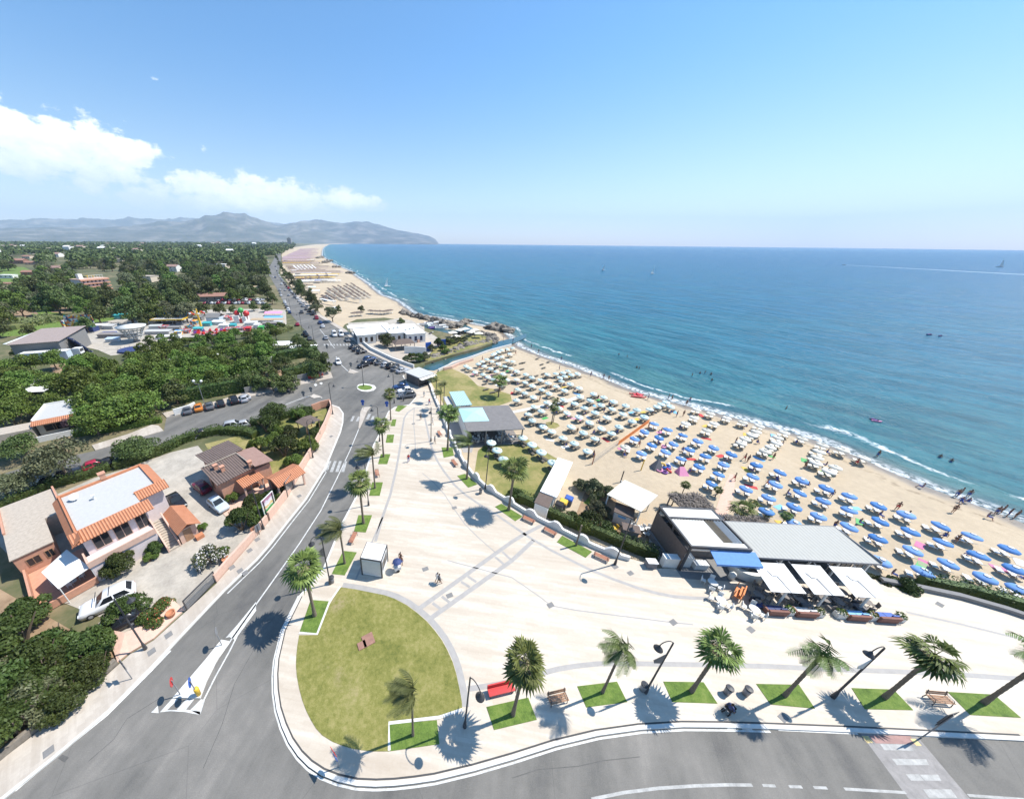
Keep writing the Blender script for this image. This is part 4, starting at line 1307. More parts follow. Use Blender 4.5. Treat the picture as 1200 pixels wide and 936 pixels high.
for bs, tp, lb, s in [((798.5, 580), (801, 568), 'small palm by the pink tent at the edge of the thatch', .6), ((838, 582), (841, 574), 'small palm between thatched shelter and pink path', .55), ((787, 592), (790, 581), 'small palm left of the first thatched shelter', .7),
                      ((875, 603), (880, 589), 'small palm between the two thatched shelters and blue parasols', .6), ((915, 615), (918, 604), 'small palm at back edge of the long white roof', .6), ((896, 606), (899, 600), 'small palm beside the parasol behind the long roof', .6)]:
 palm(bs, tp, 'fan', lb, s, Z_BEACH, SMALL)
palm((864, 610), (862, 596), 'fan', 'bushy low palm at the head of the pink beach path', 1.3, Z_BEACH)
TD = [Kind(tree_proto('broadleaf_tree', 40 + i, 9.0, 4.6, 'leaf_dark', 3200, 0.62, 18)) for i in range(4)]
TO = [Kind(tree_proto('olive_tree', 50 + i, 8.0, 4.4, 'leaf_olive', 2400, 0.55)) for i in range(2)]
TP = [Kind(tree_proto('pine_tree', 60 + i, 6.5, 4.2, 'leaf_pine', 3000, 0.50, 20, False, 0.36)) for i in range(4)]
TB = [Kind(tree_proto('bright_tree', 70 + i, 7.5, 4.0, 'leaf_bright', 2200, 0.55)) for i in range(2)]
NEAR = [Kind(tree_proto('street_tree', 80 + i, 6.2, 3.9, ['leaf_olive', 'leaf_dark', 'leaf_hedge'][i], [6500, 6500, 6000][i], 0.34, 20, False, 0.36)) for i in range(3)]
BU = [Kind(bush_proto('bush', 90 + i, 2.2, 2.8, ['leaf_hedge', 'leaf_pine', 'leaf_olive', 'leaf_oleander_white', 'leaf_oleander_red', 'leaf_purple', 'leaf_bright'][i], 5200, 0.24, 12)) for i in range(7)]
def put_tree(kinds, px, zc, r, r0, label, group=None, cat='tree', i=None, zg=-0.05):
 g = G(*px, zc)
 g.z = zg
 k = kinds[rnd.randrange(len(kinds)) if i is None else i]
 return k.put(g, rnd.uniform(0, 6.28), (r / r0 * rnd.uniform(.9, 1.1), r / r0 * rnd.uniform(.9, 1.1), r / r0 * rnd.uniform(.85, 1.3)), label, cat, group)
put_tree(NEAR, (62, 531), 5.0, 4.1, 3.9, 'large grey-green tree over the dark car on the side street', i=0)
put_tree(NEAR, (150, 508), 5.0, 3.5, 3.9, 'dark spreading street tree above the navy car', i=1)
put_tree(NEAR, (17, 511), 4.5, 3.3, 3.9, 'dark round tree left of the white flat-roofed bungalow', i=1)
put_tree(NEAR, (317.5, 474), 4.5, 3.2, 3.9, 'round dark tree standing alone at the side street junction', i=2)
put_tree(NEAR, (-4, 560), 4.0, 3.0, 3.9, 'grey-green tree cut off by the left edge beside the side street', i=0)
for px, i, r, lb in [((140, 656), 0, 2.0, 'clipped green bush in front of the pink villa terrace'), ((181, 636), 0, 1.3, 'small bush below the villa staircase'), ((171, 648), 6, 0.9, 'small light green plant between the two villa bushes'),
                     ((246, 649), 3, 2.0, 'white-flowering oleander beside the yard wall'), ((271, 580), 1, 1.25, 'bright rounded bush between salmon house and pale blue car'), ((235, 612), 1, 0.8, 'potted bush at the corner of the orange-tiled annex'),
                     ((281, 612), 0, 2.3, 'dark bush behind the billboard on the yard side'), ((297, 600), 1, 1.6, 'green bush directly behind the billboard'), ((180, 713), 4, 1.6, 'red-flowering oleander beside the lamp, right of white SUV'), ((146, 716), 0, 2.2, 'dark bush half covering the black car by the SUV'),
                     ((33, 713), 0, 2.6, 'bush beside the terrace with the white awning'), ((20, 748), 0, 3.0, 'large dark bush at left edge below the terrace'), ((62, 752), 0, 2.7, 'leafy bush in the corner thicket next to the black car'), ((95, 764), 0, 2.3, 'bush in the corner thicket nearest the salmon bank'), ((112, 779), 0, 1.9, 'bush at the thicket tip beside the road sign'),
                     ((70, 783), 0, 2.6, 'dark bush in the middle of the corner thicket'), ((18, 790), 2, 2.8, 'grey olive bush at the left edge of the thicket'), ((40, 822), 2, 2.3, 'grey olive bush close above the sidewalk wall'), ((72, 815), 0, 2.0, 'bush overhanging the stone wall by the sidewalk'), ((10, 852), 0, 2.4, 'low green bush at the bottom left corner'),
                     ((-25, 770), 0, 3.0, 'bush cut by the left edge of the thicket'), ((-20, 830), 2, 3.0, 'bush cut by left edge above the sidewalk'), ((88, 790), 0, 2.0, 'dark bush low in the thicket over the stone wall'), ((50, 800), 0, 2.4, 'dark bush between the two grey olive bushes'), ((105, 752), 0, 1.8, 'dark bush behind the black car in the thicket'), ((45, 775), 0, 2.5, 'dark bush in the heart of the corner thicket'), ((25, 838), 0, 2.2, 'dark bush above the lower end of the stone wall'), ((-5, 815), 0, 2.8, 'dark bush at the left frame edge of the thicket'), ((310, 583), 1, 1.4, 'bush between the orange carport and the wall'), ((262, 640), 6, 1.0, 'yellow-green plants right of the white oleander')]:
 put_tree(BU, px, 1.4, r, 2.2, lb, None, 'bush', i)
GARD = 'garden shrubs between the salmon house and the wall'
for px, r, i in [(c5([(525, 280)])[0], 2.6, 0), (c5([(640, 305)])[0], 2.3, 0), (c5([(480, 385)])[0], 2.2, 1), (c5([(560, 350)])[0], 2.0, 1), (c5([(620, 405)])[0], 2.9, 0), (c5([(745, 380)])[0], 2.2, 1), (c5([(800, 300)])[0], 1.8, 0), (c5([(760, 190)])[0], 2.3, 0), (c5([(700, 215)])[0], 2.0, 1), (c5([(670, 460)])[0], 1.7, 1), (c5([(830, 250)])[0], 1.5, 0), (c5([(590, 300)])[0], 1.8, 1), (c5([(560, 640)])[0], 1.7, 0), (c5([(460, 690)])[0], 2.0, 0)]:
 put_tree(BU, px, 1.4, r, 2.2, 'rounded green garden shrub behind the salmon roadside wall', GARD, 'bush', i)
put_tree(BU, (65, 402), 1.5, 1.5, 2.2, 'purple shrub at the edge of the fairground', None, 'bush', 5)
put_tree(BU, c3([(325, 215)])[0], 2.0, 1.9, 2.2, 'purple bougainvillea beside the white flat-roofed bungalow', None, 'bush', 5)
put_tree(TD, crop(380, 360, 5.4545, [(402, 190)])[0], 3.5, 3.6, 4.6, 'round dark tree in front of the white marina club')
put_tree(TO, crop(280, 270, 4, [(435, 390)])[0], 4, 4.2, 4.4, 'grey-brown tree at the beach end of the marina car park')
put_tree(BU, cw([(40, 300)])[0], 1.2, 1.6, 2.2, 'dark shrub on the club lawn beside the hedge', None, 'bush', 0, Z_BEACH)
for px, r, i, lb in [(cw([(560, 500)])[0], 2.0, 0, 'dark clipped shrub in the bar garden by the round lamp'), (cw([(650, 540)])[0], 1.7, 0, 'dark clipped shrub beside the white sign hut'), (cw([(620, 410)])[0], 1.9, 2, 'grey shrub below the cream canopy'), (cw([(560, 290)])[0], 2.0, 2, 'grey-green shrub at the beach end of the white container'), (cw([(660, 290)])[0], 1.6, 2, 'grey-green shrub behind the cream canopy'),
                     (cw([(420, 460)])[0], 1.3, 0, 'low green plants beside the recycling bins'), (cw([(480, 520)])[0], 1.4, 1, 'pale green shrub along the bar garden hedge'), (cw([(500, 250)])[0], 1.6, 2, 'shrub against the container wall'), ((1042, 674), 1.4, 0, 'shrub at the near corner of the long white roof'), ((1068, 681), 1.6, 0, 'big shrub where the beach hedge begins')]:
 put_tree(BU, px, 1.0, r, 2.2, lb, None, 'bush', i, Z_BEACH)
hedge('hedge', [(0, 596), (28, 584), (60, 571), (100, 560), (130, 549)], 1.5, 1.4, 'long low hedge between side street and the villa', dens=30, size=.24)
hedge('hedge', [(135, 548), (160, 541), (182, 533), (200, 526)], 1.9, 1.7, 'thick dark hedge behind the villa roof corner', dens=24, size=.28, seed=4, lumpy=.35)
hedge('hedge', [(196, 527), (212, 518), (235, 511), (262, 506), (290, 508), (300, 512)], 2.2, 1.6, 'tall bushy hedge behind the brown-roofed house', dens=22, size=.28, seed=5, lumpy=.4)
hedge('hedge', c5([(440, 272), (520, 262), (600, 240), (680, 212), (740, 195)]), 1.6, 1.6, 'hedge along the side street in front of the lone round tree', dens=22, size=.28, seed=6, lumpy=.3)
hedge('hedge', cw([(40, 385), (120, 420), (240, 490), (400, 560), (560, 620), (760, 705), (900, 760), (985, 790)]), 1.15, 1.9, 'clipped dark hedge behind the wavy white wall', z=Z_BEACH, dens=34, size=.2, seed=7, lumpy=.06)
hedge('hedge', [(1075, 684), (1100, 690), (1130, 696), (1160, 704), (1200, 716), (1230, 726)], 1.2, 1.9, 'clipped hedge between beach and right-hand plaza wall', z=Z_BEACH, dens=30, size=.22, seed=8, lumpy=.1)
hedge('hedge', crop(140, 330, 6.0, [(425, 848), (560, 818), (700, 792), (850, 766), (1010, 734)]), 3.0, 4.2, 'tall dark clipped hedge behind the parked cars on the side street', dens=7, size=.5, seed=9, lumpy=.1)
hedge('hedge', crop(280, 270, 4, [(210, 690), (300, 668), (405, 640)]), 3.0, 3.2, 'dark hedge at the corner of coast road and side street', dens=9, size=.45, seed=10, lumpy=.15)
hedge('hedge', crop(280, 270, 4, [(10, 740), (60, 730), (130, 715)]), 2.5, 2.6, 'short dark hedge left of the corner hedge', dens=9, size=.45, seed=12, lumpy=.15)
hedge('hedge', crop(280, 270, 4, [(20, 640), (100, 628), (180, 610), (290, 590), (370, 580)]), 4.5, 4.0, 'hedge row of evergreens above the earthen lane', dens=7, size=.5, seed=13, lumpy=.3)
hedge('ivy_hedge', c3([(350, 285), (430, 270), (560, 255), (690, 228), (760, 215)]), 1.3, 1.3, 'bright hedge beside the lane wall right of the bungalow', 'leaf_bright', dens=22, size=.3, seed=14)
PINES = 'umbrella pines between the fairground and the side street'
for q in crop(0, 380, 6.667, [(50, 270), (60, 350), (140, 400), (90, 470), (190, 255), (300, 330), (350, 375), (230, 330), (640, 360), (560, 430), (450, 440), (400, 520), (700, 440), (820, 450), (950, 440), (1050, 430), (620, 560), (720, 560), (850, 530), (980, 520), (1090, 510), (640, 640), (760, 640), (900, 610), (1030, 600), (1100, 560), (690, 690),
                              (800, 310), (890, 330), (1000, 330), (1110, 320), (60, 560), (150, 560), (250, 570), (30, 620), (330, 540), (-40, 420), (-40, 520)]):
 put_tree(TP, q, 5.2, rnd.uniform(2.5, 4.4), 4.2, 'green umbrella pine with flat crown between fairground and side street', PINES)
for q in crop(140, 330, 6.0, [(220, 470), (300, 480), (400, 470), (330, 540), (220, 545), (300, 600), (480, 540), (560, 450), (700, 440), (600, 560), (680, 590), (520, 490), (620, 500), (720, 510), (800, 450), (870, 415), (560, 610), (640, 620), (780, 570), (860, 580), (340, 660), (260, 650), (400, 640), (90, 580), (40, 600), (430, 600)]):
 put_tree(TP, q, 5.2, rnd.uniform(2.5, 4.4), 4.2, 'green umbrella pine with flat crown between fairground and side street', PINES)
GT = 'evergreen trees along the campsite beside the coast road'
for q in crop(140, 330, 6.0, [(940, 580), (1000, 570), (1080, 545), (1150, 510), (370, 740), (940, 400), (1000, 470), (1180, 640), (1150, 670), (900, 480), (830, 640), (880, 650), (960, 650), (1060, 660)]) + crop(280, 270, 4, [(300, 520), (270, 490), (340, 560), (390, 600), (50, 520), (30, 560), (360, 625)]):
 put_tree(TD, q, 4.5, rnd.uniform(2.4, 3.2), 4.6, 'dark evergreen tree on the plot beside the coast road junction', GT)
def inside(q, poly):
 c = False
 for (x0, y0), (x1, y1) in zip(poly, poly[1:] + poly[:1]):
  if (y0 > q[1]) != (y1 > q[1]) and q[0] < (x1 - x0) * (q[1] - y0) / (y1 - y0) + x0:
   c = not c
 return c
PF = [(70, 430), (110, 418), (160, 412), (205, 398), (250, 390), (330, 384), (338, 396), (310, 410), (270, 425), (225, 436), (200, 440), (172, 472), (110, 474), (88, 455)]
n_ = 0
while n_ < 34:
 q = (rnd.uniform(60, 340), rnd.uniform(384, 474))
 if inside(q, PF):
  put_tree(TP, q, 4.6, rnd.uniform(2.5, 4.4), 4.2, 'green umbrella pine with flat crown between fairground and side street', PINES)
  n_ += 1
for q in [(150, 409), (163, 406), (176, 402), (190, 399), (204, 397), (218, 395), (232, 394), (246, 392), (260, 390), (274, 388), (288, 386), (302, 384), (316, 381), (328, 378), (206, 404), (238, 400), (270, 396), (300, 392), (322, 388), (20, 408), (60, 420)]:
 put_tree(TB if rnd.random() < .5 else TP, q, 3.5, rnd.uniform(2.2, 3.4), 4.2, 'leafy tree in the belt along the lower edge of the fairground', 'trees along the lower fairground edge')
for q in [(84, 337), (92, 341), (103, 340), (114, 339), (76, 333), (124, 337), (222, 364), (238, 362), (256, 361), (272, 360), (296, 357), (312, 358), (318, 350), (100, 380), (170, 372), (190, 370), (30, 384), (205, 368)]:
 put_tree(TD, q, 3.5, rnd.uniform(2.6, 4), 4.6, 'dark tree between the fairground rides and the wood', 'trees behind the fairground rides')
for q in [(312, 342), (309, 336), (306, 330), (304, 325), (302, 320), (301, 315), (302, 310), (305, 305), (306, 301), (298, 333), (294, 326), (290, 318), (292, 311), (285, 334), (280, 326), (296, 340), (286, 343), (272, 338)]:
 put_tree(TD, q, 4.5, rnd.uniform(3.6, 5.2), 4.6, 'dark roadside tree on the inland side of the coast road', 'dark trees on the inland side of the coast road')
hedge('reed_bed', crop(0, 380, 6.667, [(-60, 40), (100, 30), (200, 5), (330, -20), (470, -40)]), 16, 2.6, 'pale reed bed behind the long fairground shed', 'leaf_reed', cat='reeds', dens=2.2, size=.9, seed=15, lumpy=.4)
hedge('reed_bed', crop(140, 330, 6.0, [(980, 390), (1060, 370), (1130, 350), (1190, 330)]), 7, 2.2, 'pale reed strip below the beige fairground roof', 'leaf_reed', cat='reeds', dens=3, size=.7, seed=16, lumpy=.4)
CLEAR = [(-10, 46, 311, 334), (0, 105, 356, 372), (88, 140, 312, 344), (-10, 60, 364, 396), (60, 84, 296, 310), (10, 50, 298, 312), (225, 320, 342, 362), (300, 340, 330, 420), (58, 76, 306, 322), (30, 48, 316, 326), (0, 21, 320, 330), (165, 185, 322, 332), (196, 214, 311, 320), (132, 148, 302, 309), (224, 240, 299, 306), (254, 270, 307, 315), (278, 294, 324, 332), (0, 16, 334, 342)]
def blocked(u, v):
 return any(a < u < c and d < v < e for a, c, d, e in CLEAR)
wood = []
v = 376.0
while v > 306:
 step = 9.5 * (v - 283) / 70
 u = -14 + rnd.uniform(0, 10)
 lim = 310 + (v - 306) * 0.12 if v < 345 else 268
 while u < lim:
  uu, vv = u + rnd.uniform(-3, 3), v + rnd.uniform(-2, 2)
  fair = v > 366 and 60 < uu
  if not blocked(uu, vv) and not fair:
   wood.append((uu, vv))
  u += max(7.5, 15.5 * (v - 283) / 70)
 v -= max(2.6, step * 0.62)
rnd.shuffle(wood)
WG = ['dark broadleaf tree in the wood behind the fairground', 'grey-green olive-leaved tree in the wood behind the fairground', 'bright green tree in the wood behind the fairground']
for q in wood[:235]:
 g = G(*q, 6.0)
 k = rnd.random()
 kind, lab, r0 = (TD, WG[0], 4.6) if k < 0.52 else (TO, WG[1], 4.4) if k < 0.76 else (TB, WG[2], 4.0)
 put_tree(kind, q, 6.5, rnd.uniform(4.6, 7.6), r0, lab, 'trees of the wood behind the fairground')
for q in crop(380, 360, 5.4545, [(690, 262), (730, 240), (760, 262), (800, 222), (830, 210), (860, 205), (900, 200), (560, 312), (600, 325), (530, 330), (640, 318), (780, 280)]):
 put_tree(BU, q, 1, rnd.uniform(1.6, 2.6), 2.2, 'scrubby green bush on the bank between creek and harbour', 'scrub on the creek bank', 'bush', rnd.choice([0, 1, 2]))
ROADT = 'dark tamarisks along the sea side of the coast road'
for q in crop(300, 280, 6.667, [(480, 530), (440, 490), (400, 440), (365, 410), (330, 385), (300, 350), (270, 300), (240, 270), (215, 250), (200, 225), (185, 195), (170, 165), (225, 285), (255, 320), (462, 545), (424, 466), (384, 424), (348, 396), (316, 366), (286, 324), (256, 284), (228, 262), (192, 210), (178, 180), (162, 150), (158, 135), (350, 430), (315, 400), (282, 350)]):
 put_tree(TO if rnd.random() < .6 else TD, q, 2.5, rnd.uniform(2.8, 4.2), 4.5, 'dark tamarisk tree between coast road and bathing beach', ROADT)
for q in crop(300, 280, 6.667, [(420, 380), (640, 530), (820, 520), (1130, 615)]):
 put_tree(TD, q, 2.5, 2.2, 4.6, 'small dark tree standing on the open far sand', 'small trees on the far beach', 'tree', None, Z_BEACH)
rng = np.random.default_rng(99)
P0, D0 = crown_points(rng, blobs_dome(rng, 5.5, 6.0, 3.0, 10), 120)
Vs = []
cnt = 0
while cnt < 5200:
 u = rng.uniform(-260, 345)
 v = 286.2 + 21.5 * rng.random() ** 1.9
 lim = 310 + (v - 306) * 0.12 if v > 300 else 318 + (300 - v) * 3.2 if v > 289 else 376
 if u > lim or (blocked(u, v) and v > 296) or (u < 40 and 299 < v < 306 and rng.random() < .75):
  continue
 g = G(u, v, 5.0)
 if g.y < 250:
  continue
 s = rng.uniform(0.8, 1.6) * (1 + g.y / 3000)
 ca = rng.uniform(0, 6.28)
 Rm = np.array([[math.cos(ca), -math.sin(ca), 0], [math.sin(ca), math.cos(ca), 0], [0, 0, 1]])
 npt = 120 if g.y < 900 else 60
 sel = rng.choice(120, npt, replace=False)
 P = (P0[sel] @ Rm.T) * s + np.array([g.x, g.y, -0.5])
 Vs.append(leaves_np(rng, P, D0[sel] @ Rm.T, 2.6 * s * (1 if npt == 120 else 1.35), 0.7, 0.5))
 cnt += 1
tag(link('distant_woodland', quads_mesh('distant_woodland', np.concatenate(Vs), 'leaf_dark')), 'dark distant woodland reaching to the foot of the mountains', 'woodland', None, 'stuff')
def frame(name, a, b_, c, z, z0, label, cat, group=None):
 A, ang, L, D = rect(a, b_, c, z)
 root = empty(name, (A.x, A.y, z0), ang, label, cat, group)
 return root, L, D
def bx(name, mats, parent, *boxes, **kw):
 if len(boxes) > 1 and name in ('post', 'roof_panel', 'balcony', 'cushion', 'shutter', 'pergola_post', 'foot', 'roof_unit'):
  for q in boxes:
   o = bx(name, mats, parent, q)
  return o
 b = MB()
 for q in boxes:
  x0, y0, z0, x1, y1, z1 = q[:6]
  b.box(((x0 + x1) / 2, (y0 + y1) / 2, (z0 + z1) / 2), (abs(x1 - x0), abs(y1 - y0), abs(z1 - z0)), 0, q[6] if len(q) > 6 else 0)
 return b.build(name, mats, parent, fix=False)
def window(parent, x0, x1, z0, z1, y, ny=-1, axis='x', frame_m='white_metal', name='window'):
 b = MB()
 g = MB()
 e = 0.06
 o = 0.035 * ny
 def bb(m, u0, u1, w0, w1, t0, t1):
  if axis == 'x':
   m.box(((u0 + u1) / 2, (t0 + t1) / 2, (w0 + w1) / 2), (u1 - u0, abs(t1 - t0), w1 - w0))
  else:
   m.box(((t0 + t1) / 2, (u0 + u1) / 2, (w0 + w1) / 2), (abs(t1 - t0), u1 - u0, w1 - w0))
 bb(b, x0 - e, x0, z0 - e, z1 + e, y, y + o * 1.6)
 bb(b, x1, x1 + e, z0 - e, z1 + e, y, y + o * 1.6)
 bb(b, x0, x1, z1, z1 + e, y, y + o * 1.6)
 bb(b, x0, x1, z0 - e, z0, y, y + o * 1.6)
 xm = (x0 + x1) / 2
 bb(b, xm - 0.025, xm + 0.025, z0, z1, y, y + o * 1.4)
 bb(g, x0, x1, z0, z1, y, y + o * 0.6)
 w = b.build(name, frame_m, parent, fix=False)
 g.build('pane', 'glass', w, fix=False)
 return w
def slope_roof(name, material, parent, x0, y0, x1, y1, zl, zh, rise='y', th=0.1, both=False):
 o = []
 spans = [(y0, y1, zl, zh)]
 if both:
  ym = (y0 + y1) / 2
  spans = [(y0, ym, zl, zh), (y1, ym, zl, zh)]
 first = None
 for (ya, yb, za, zb) in spans:
  b = MB()
  W_ = abs(x1 - x0)
  if rise == 'y':
   P = [(x0, ya, za), (x1, ya, za), (x1, yb, zb), (x0, yb, zb)]
  else:
   P = [(ya, x0, za), (ya, x1, za), (yb, x1, zb), (yb, x0, zb)]
  P = [Vector(q) for q in P]
  up = Vector((0, 0, th))
  b.add(P + [q + up for q in P], [(3, 2, 1, 0), (4, 5, 6, 7), (0, 1, 5, 4), (1, 2, 6, 5), (2, 3, 7, 6), (3, 0, 4, 7)])
  if rise != 'y':
   b.v = [(q[1], -q[0], q[2]) for q in b.v]
   ob = b.build(name, material, parent)
   ob.rotation_euler = (0, 0, R(90))
  else:
   ob = b.build(name, material, parent)
  first = first or ob
 return first
root, L, D = frame('villa', c3([(345, 775)])[0], c3([(735, 590)])[0], c3([(170, 630)])[0], 5.6, 0, 'pink villa with flat grey roof edged in terracotta tiles and a terrace', 'house')
DD = 10.8
bx('wall', 'pink_render', root, (0.45, 0.6, -0.1, 6.5, 10.6, 4.9), (6.5, 3.9, -0.1, 9.2, 10.6, 4.895))
bx('flat_roof', 'grey_roof', root, (0.2, 1.35, 4.8, 6.45, 11.0, 5.42), (6.45, 4.2, 4.8, 9.0, 11.0, 5.415))
slope_roof('tiled_eave', 'tile_orange', root, -0.3, -0.2, 7.2, 1.4, 4.95, 5.6)
slope_roof('tiled_eave', 'tile_orange', root, -0.25, -0.4, 11.3, 0.55, 4.85, 5.6, rise='x')
slope_roof('tiled_eave', 'tile_orange', root, 6.5, 3.0, 9.9, 4.4, 4.95, 5.6)
slope_roof('tiled_eave', 'tile_orange', root, 4.3, 9.85, 11.5, 8.95, 4.95, 5.55, rise='x')
bx('parapet', 'terracotta', root, (0.2, 11.0, 5.2, 9.1, 11.3, 5.72), (0.3, 1.37, 5.42, 6.45, 1.55, 5.68), (0.3, 1.55, 5.42, 0.48, 11.0, 5.68), (8.8, 4.4, 5.415, 9.0, 11.0, 5.68), (6.45, 4.2, 5.415, 8.8, 4.38, 5.68))
for x0, x1, z0, z1 in [(1.2, 2.6, 2.75, 4.6), (3.1, 4.5, 2.55, 4.7), (5.2, 6.3, 2.55, 4.7)]:
 window(root, x0, x1, z0, z1, 0.6, frame_m='salmon_light')
window(root, 3.0, 3.9, 2.9, 4.2, 0.45, axis='y', frame_m='salmon_light')
window(root, 6.0, 6.9, 2.9, 4.2, 0.45, axis='y', frame_m='salmon_light')
bx('terrace', 'pink_render', root, (0.1, -1.6, -0.1, 6.3, 0.58, 2.45))
bx('balustrade', 'salmon_light', root, (0.1, -1.75, 2.45, 6.3, -1.6, 3.25), (-0.05, -1.75, 2.45, 0.1, 0.5, 3.25))
b = MB()
for k in range(13):
 b.box((7.05, -3.2 + k * 0.32, 0.1 + 0.095 * 2 * k), (1.1, 0.34, 0.2))
 b.box((7.05, -3.2 + k * 0.32, 0.09 * k), (1.08, 0.33, 0.18 * k + 0.05))
b.build('stairs', 'beige_roof', root, fix=False)
b = MB()
for x in (6.42, 7.68):
 b.add([(x - .08, -3.4, 0), (x + .08, -3.4, 0), (x + .08, 0.7, 2.45), (x - .08, 0.7, 2.45), (x - .08, -3.4, 0.95), (x + .08, -3.4, 0.95), (x + .08, 0.7, 3.3), (x - .08, 0.7, 3.3)], [(3, 2, 1, 0), (4, 5, 6, 7), (0, 1, 5, 4), (1, 2, 6, 5), (2, 3, 7, 6), (3, 0, 4, 7)])
b.build('stair_wall', 'salmon_light', root)
b = MB()
b.lathe([(0.02, 0), (0.3, 0.05), (0.5, 0.16), (0.47, 0.18), (0.28, 0.08), (0.02, 0.03)], 16)
d_ = b.build('satellite_dish', 'white_metal', root, True)
d_.location = (1.6, 9.0, 5.9)
d_.rotation_euler = (R(40), R(-20), 0)
b = MB()
b.tube([(1.6, 9.0, 5.4), (1.6, 9.0, 5.95)], 0.04, 6)
b.build('dish_pole', 'grey_metal', root)
b = MB()
b.tube([(3.1, 7.2, 5.4), (3.1, 7.2, 6.0)], 0.1, 8)
b.box((3.1, 7.2, 6.05), (0.35, 0.35, 0.08))
b.build('vent_pipe', 'white_metal', root)
bx('chimney', 'salmon', root, (4.6, 11.0, 5.3, 5.2, 11.6, 6.5), (4.5, 10.9, 6.5, 5.3, 11.7, 6.62))
villa = root
A_ = root.matrix_basis
root2 = empty('tiled_annex', villa.location, villa.rotation_euler[2], 'low annex with orange tile roof at the foot of the villa stairs', 'outbuilding')
bx('wall', 'salmon_light', root2, (7.9, -3.3, -0.1, 9.9, 1.0, 2.1))
slope_roof('tile_roof', 'tile_orange', root2, -3.95, 7.7, 1.55, 9.0, 2.15, 2.95, rise='x')
slope_roof('tile_roof', 'tile_orange', root2, -3.95, 10.4, 1.55, 9.0, 2.05, 2.95, rise='x')
bx('door', 'wood', root2, (8.4, -3.34, -0.03, 9.3, -3.3, 1.9))
bx('planter', 'terracotta', root2, (9.3, -4.3, -0.05, 10.2, -3.6, 0.5))
root3 = empty('salmon_wing', villa.location, villa.rotation_euler[2], 'low salmon wing with small shuttered windows and beige flat roof behind the villa', 'outbuilding')
bx('wall', 'salmon', root3, (-5.0, 6.1, -0.1, -1.8, 12.0, 2.9))
bx('flat_roof', 'beige_roof', root3, (-5.0, 12.0, -0.1, 0.2, 19.5, 3.0), (-5.15, 5.95, 2.9, -1.65, 12.0, 3.02))
bx('parapet', 'salmon', root3, (-5.15, 12.0, 3.0, -4.95, 19.6, 3.3), (0.0, 12.0, 3.0, 0.2, 19.6, 3.3))
window(root3, -4.2, -3.2, 1.1, 2.1, 6.1, frame_m='wood')
window(root3, -2.7, -2.1, 1.1, 2.1, 6.1, frame_m='wood')
root4 = empty('terrace_awning', villa.location, villa.rotation_euler[2], 'white canvas awning over the salmon terrace below the villa', 'awning')
b = MB()
P = [Vector(q) for q in [(-3.3, 1.7, 2.55), (-1.0, 3.5, 2.65), (0.05, -1.6, 2.45), (-2.6, -2.3, 2.4)]]
b.add(P + [q + Vector((0, 0, 0.07)) for q in P], [(0, 1, 2, 3)[::-1], (4, 5, 6, 7), (0, 1, 5, 4), (1, 2, 6, 5), (2, 3, 7, 6), (3, 0, 4, 7)])
b.build('canvas', 'white_canvas', root4)
for q in P:
 b = MB()
 b.tube([(q.x * 0.97, q.y * 0.97, 0.0), (q.x * 0.97, q.y * 0.97, q.z)], 0.05, 6)
 b.build('post', 'white_metal', root4)
b = MB()
b.box((-2.4, 2.2, 0.1), (4.9, 7.6, 0.32))
b.box((-4.75, 2.2, 0.6), (0.2, 7.6, 1.1))
b.box((-2.4, -1.7, 0.5), (4.9, 0.2, 0.9))
o = b.build('salmon_terrace', 'salmon', None, fix=False)
o.location, o.rotation_euler = villa.location, villa.rotation_euler
tag(o, 'salmon-walled sunken terrace under the white awning', 'terrace')
def table_set(px, z, label, group=None, rz=0.0, m='white_metal', cloth=None):
 c = G(*px, z)
 root = empty('table_set', c, rz, label, 'table and chairs', group)
 b = MB()
 b.lathe([(0.02, 0.70), (0.48, 0.70), (0.5, 0.73), (0.48, 0.75), (0.02, 0.75)], 14)
 b.tube([(0, 0, 0), (0, 0, 0.7)], 0.04, 6)
 b.lathe([(0.25, 0), (0.25, 0.03), (0.04, 0.05)], 10)
 b.build('table', cloth or m, root)
 for k in range(4):
  a = k * math.pi / 2 + 0.5
  b = MB()
  cx, cyy = 0.78 * math.cos(a), 0.78 * math.sin(a)
  b.box((cx, cyy, 0.43), (0.44, 0.44, 0.05), a)
  b.box((cx + 0.22 * math.cos(a), cyy + 0.22 * math.sin(a), 0.68), (0.05, 0.44, 0.46), a)
  for s, t_ in ((-1, -1), (-1, 1), (1, -1), (1, 1)):
   x = cx + 0.18 * (s * math.cos(a) - t_ * math.sin(a))
   y = cyy + 0.18 * (s * math.sin(a) + t_ * math.cos(a))
   b.tube([(x, y, 0), (x, y, 0.42)], 0.025, 5)
  b.build('chair', m, root, fix=False)
 return root
table_set(c4([(275, 128)])[0], 0.26, 'white table and chairs at the open edge of the white awning')
root, L, D = frame('white_bungalow', c3([(155, 215)])[0], c3([(340, 180)])[0], c3([(145, 150)])[0], 3.4, -0.05, 'white flat-roofed bungalow with tiled front eave across the side street', 'house')
bx('wall', 'cream_render', root, (0, 0, 0, L, D, 3.2))
bx('flat_roof', 'grey_roof', root, (-0.2, 0.3, 3.2, L + .2, D + .2, 3.36))
bx('parapet', 'white_render', root, (-0.35, 0.3, 3.2, -0.2, D + .35, 3.7), (L + .2, 0.3, 3.2, L + .35, D + .35, 3.7), (-0.2, D + .2, 3.2, L + .2, D + .35, 3.7))
slope_roof('tiled_eave', 'tile_orange', root, -0.4, -0.9, L + 2.6, 0.3, 2.7, 3.3)
window(root, 1.0, 3.4, 0.9, 2.2, 0, frame_m='wood')
window(root, L - 3, L - 1.4, 0.9, 2.2, 0, frame_m='wood')
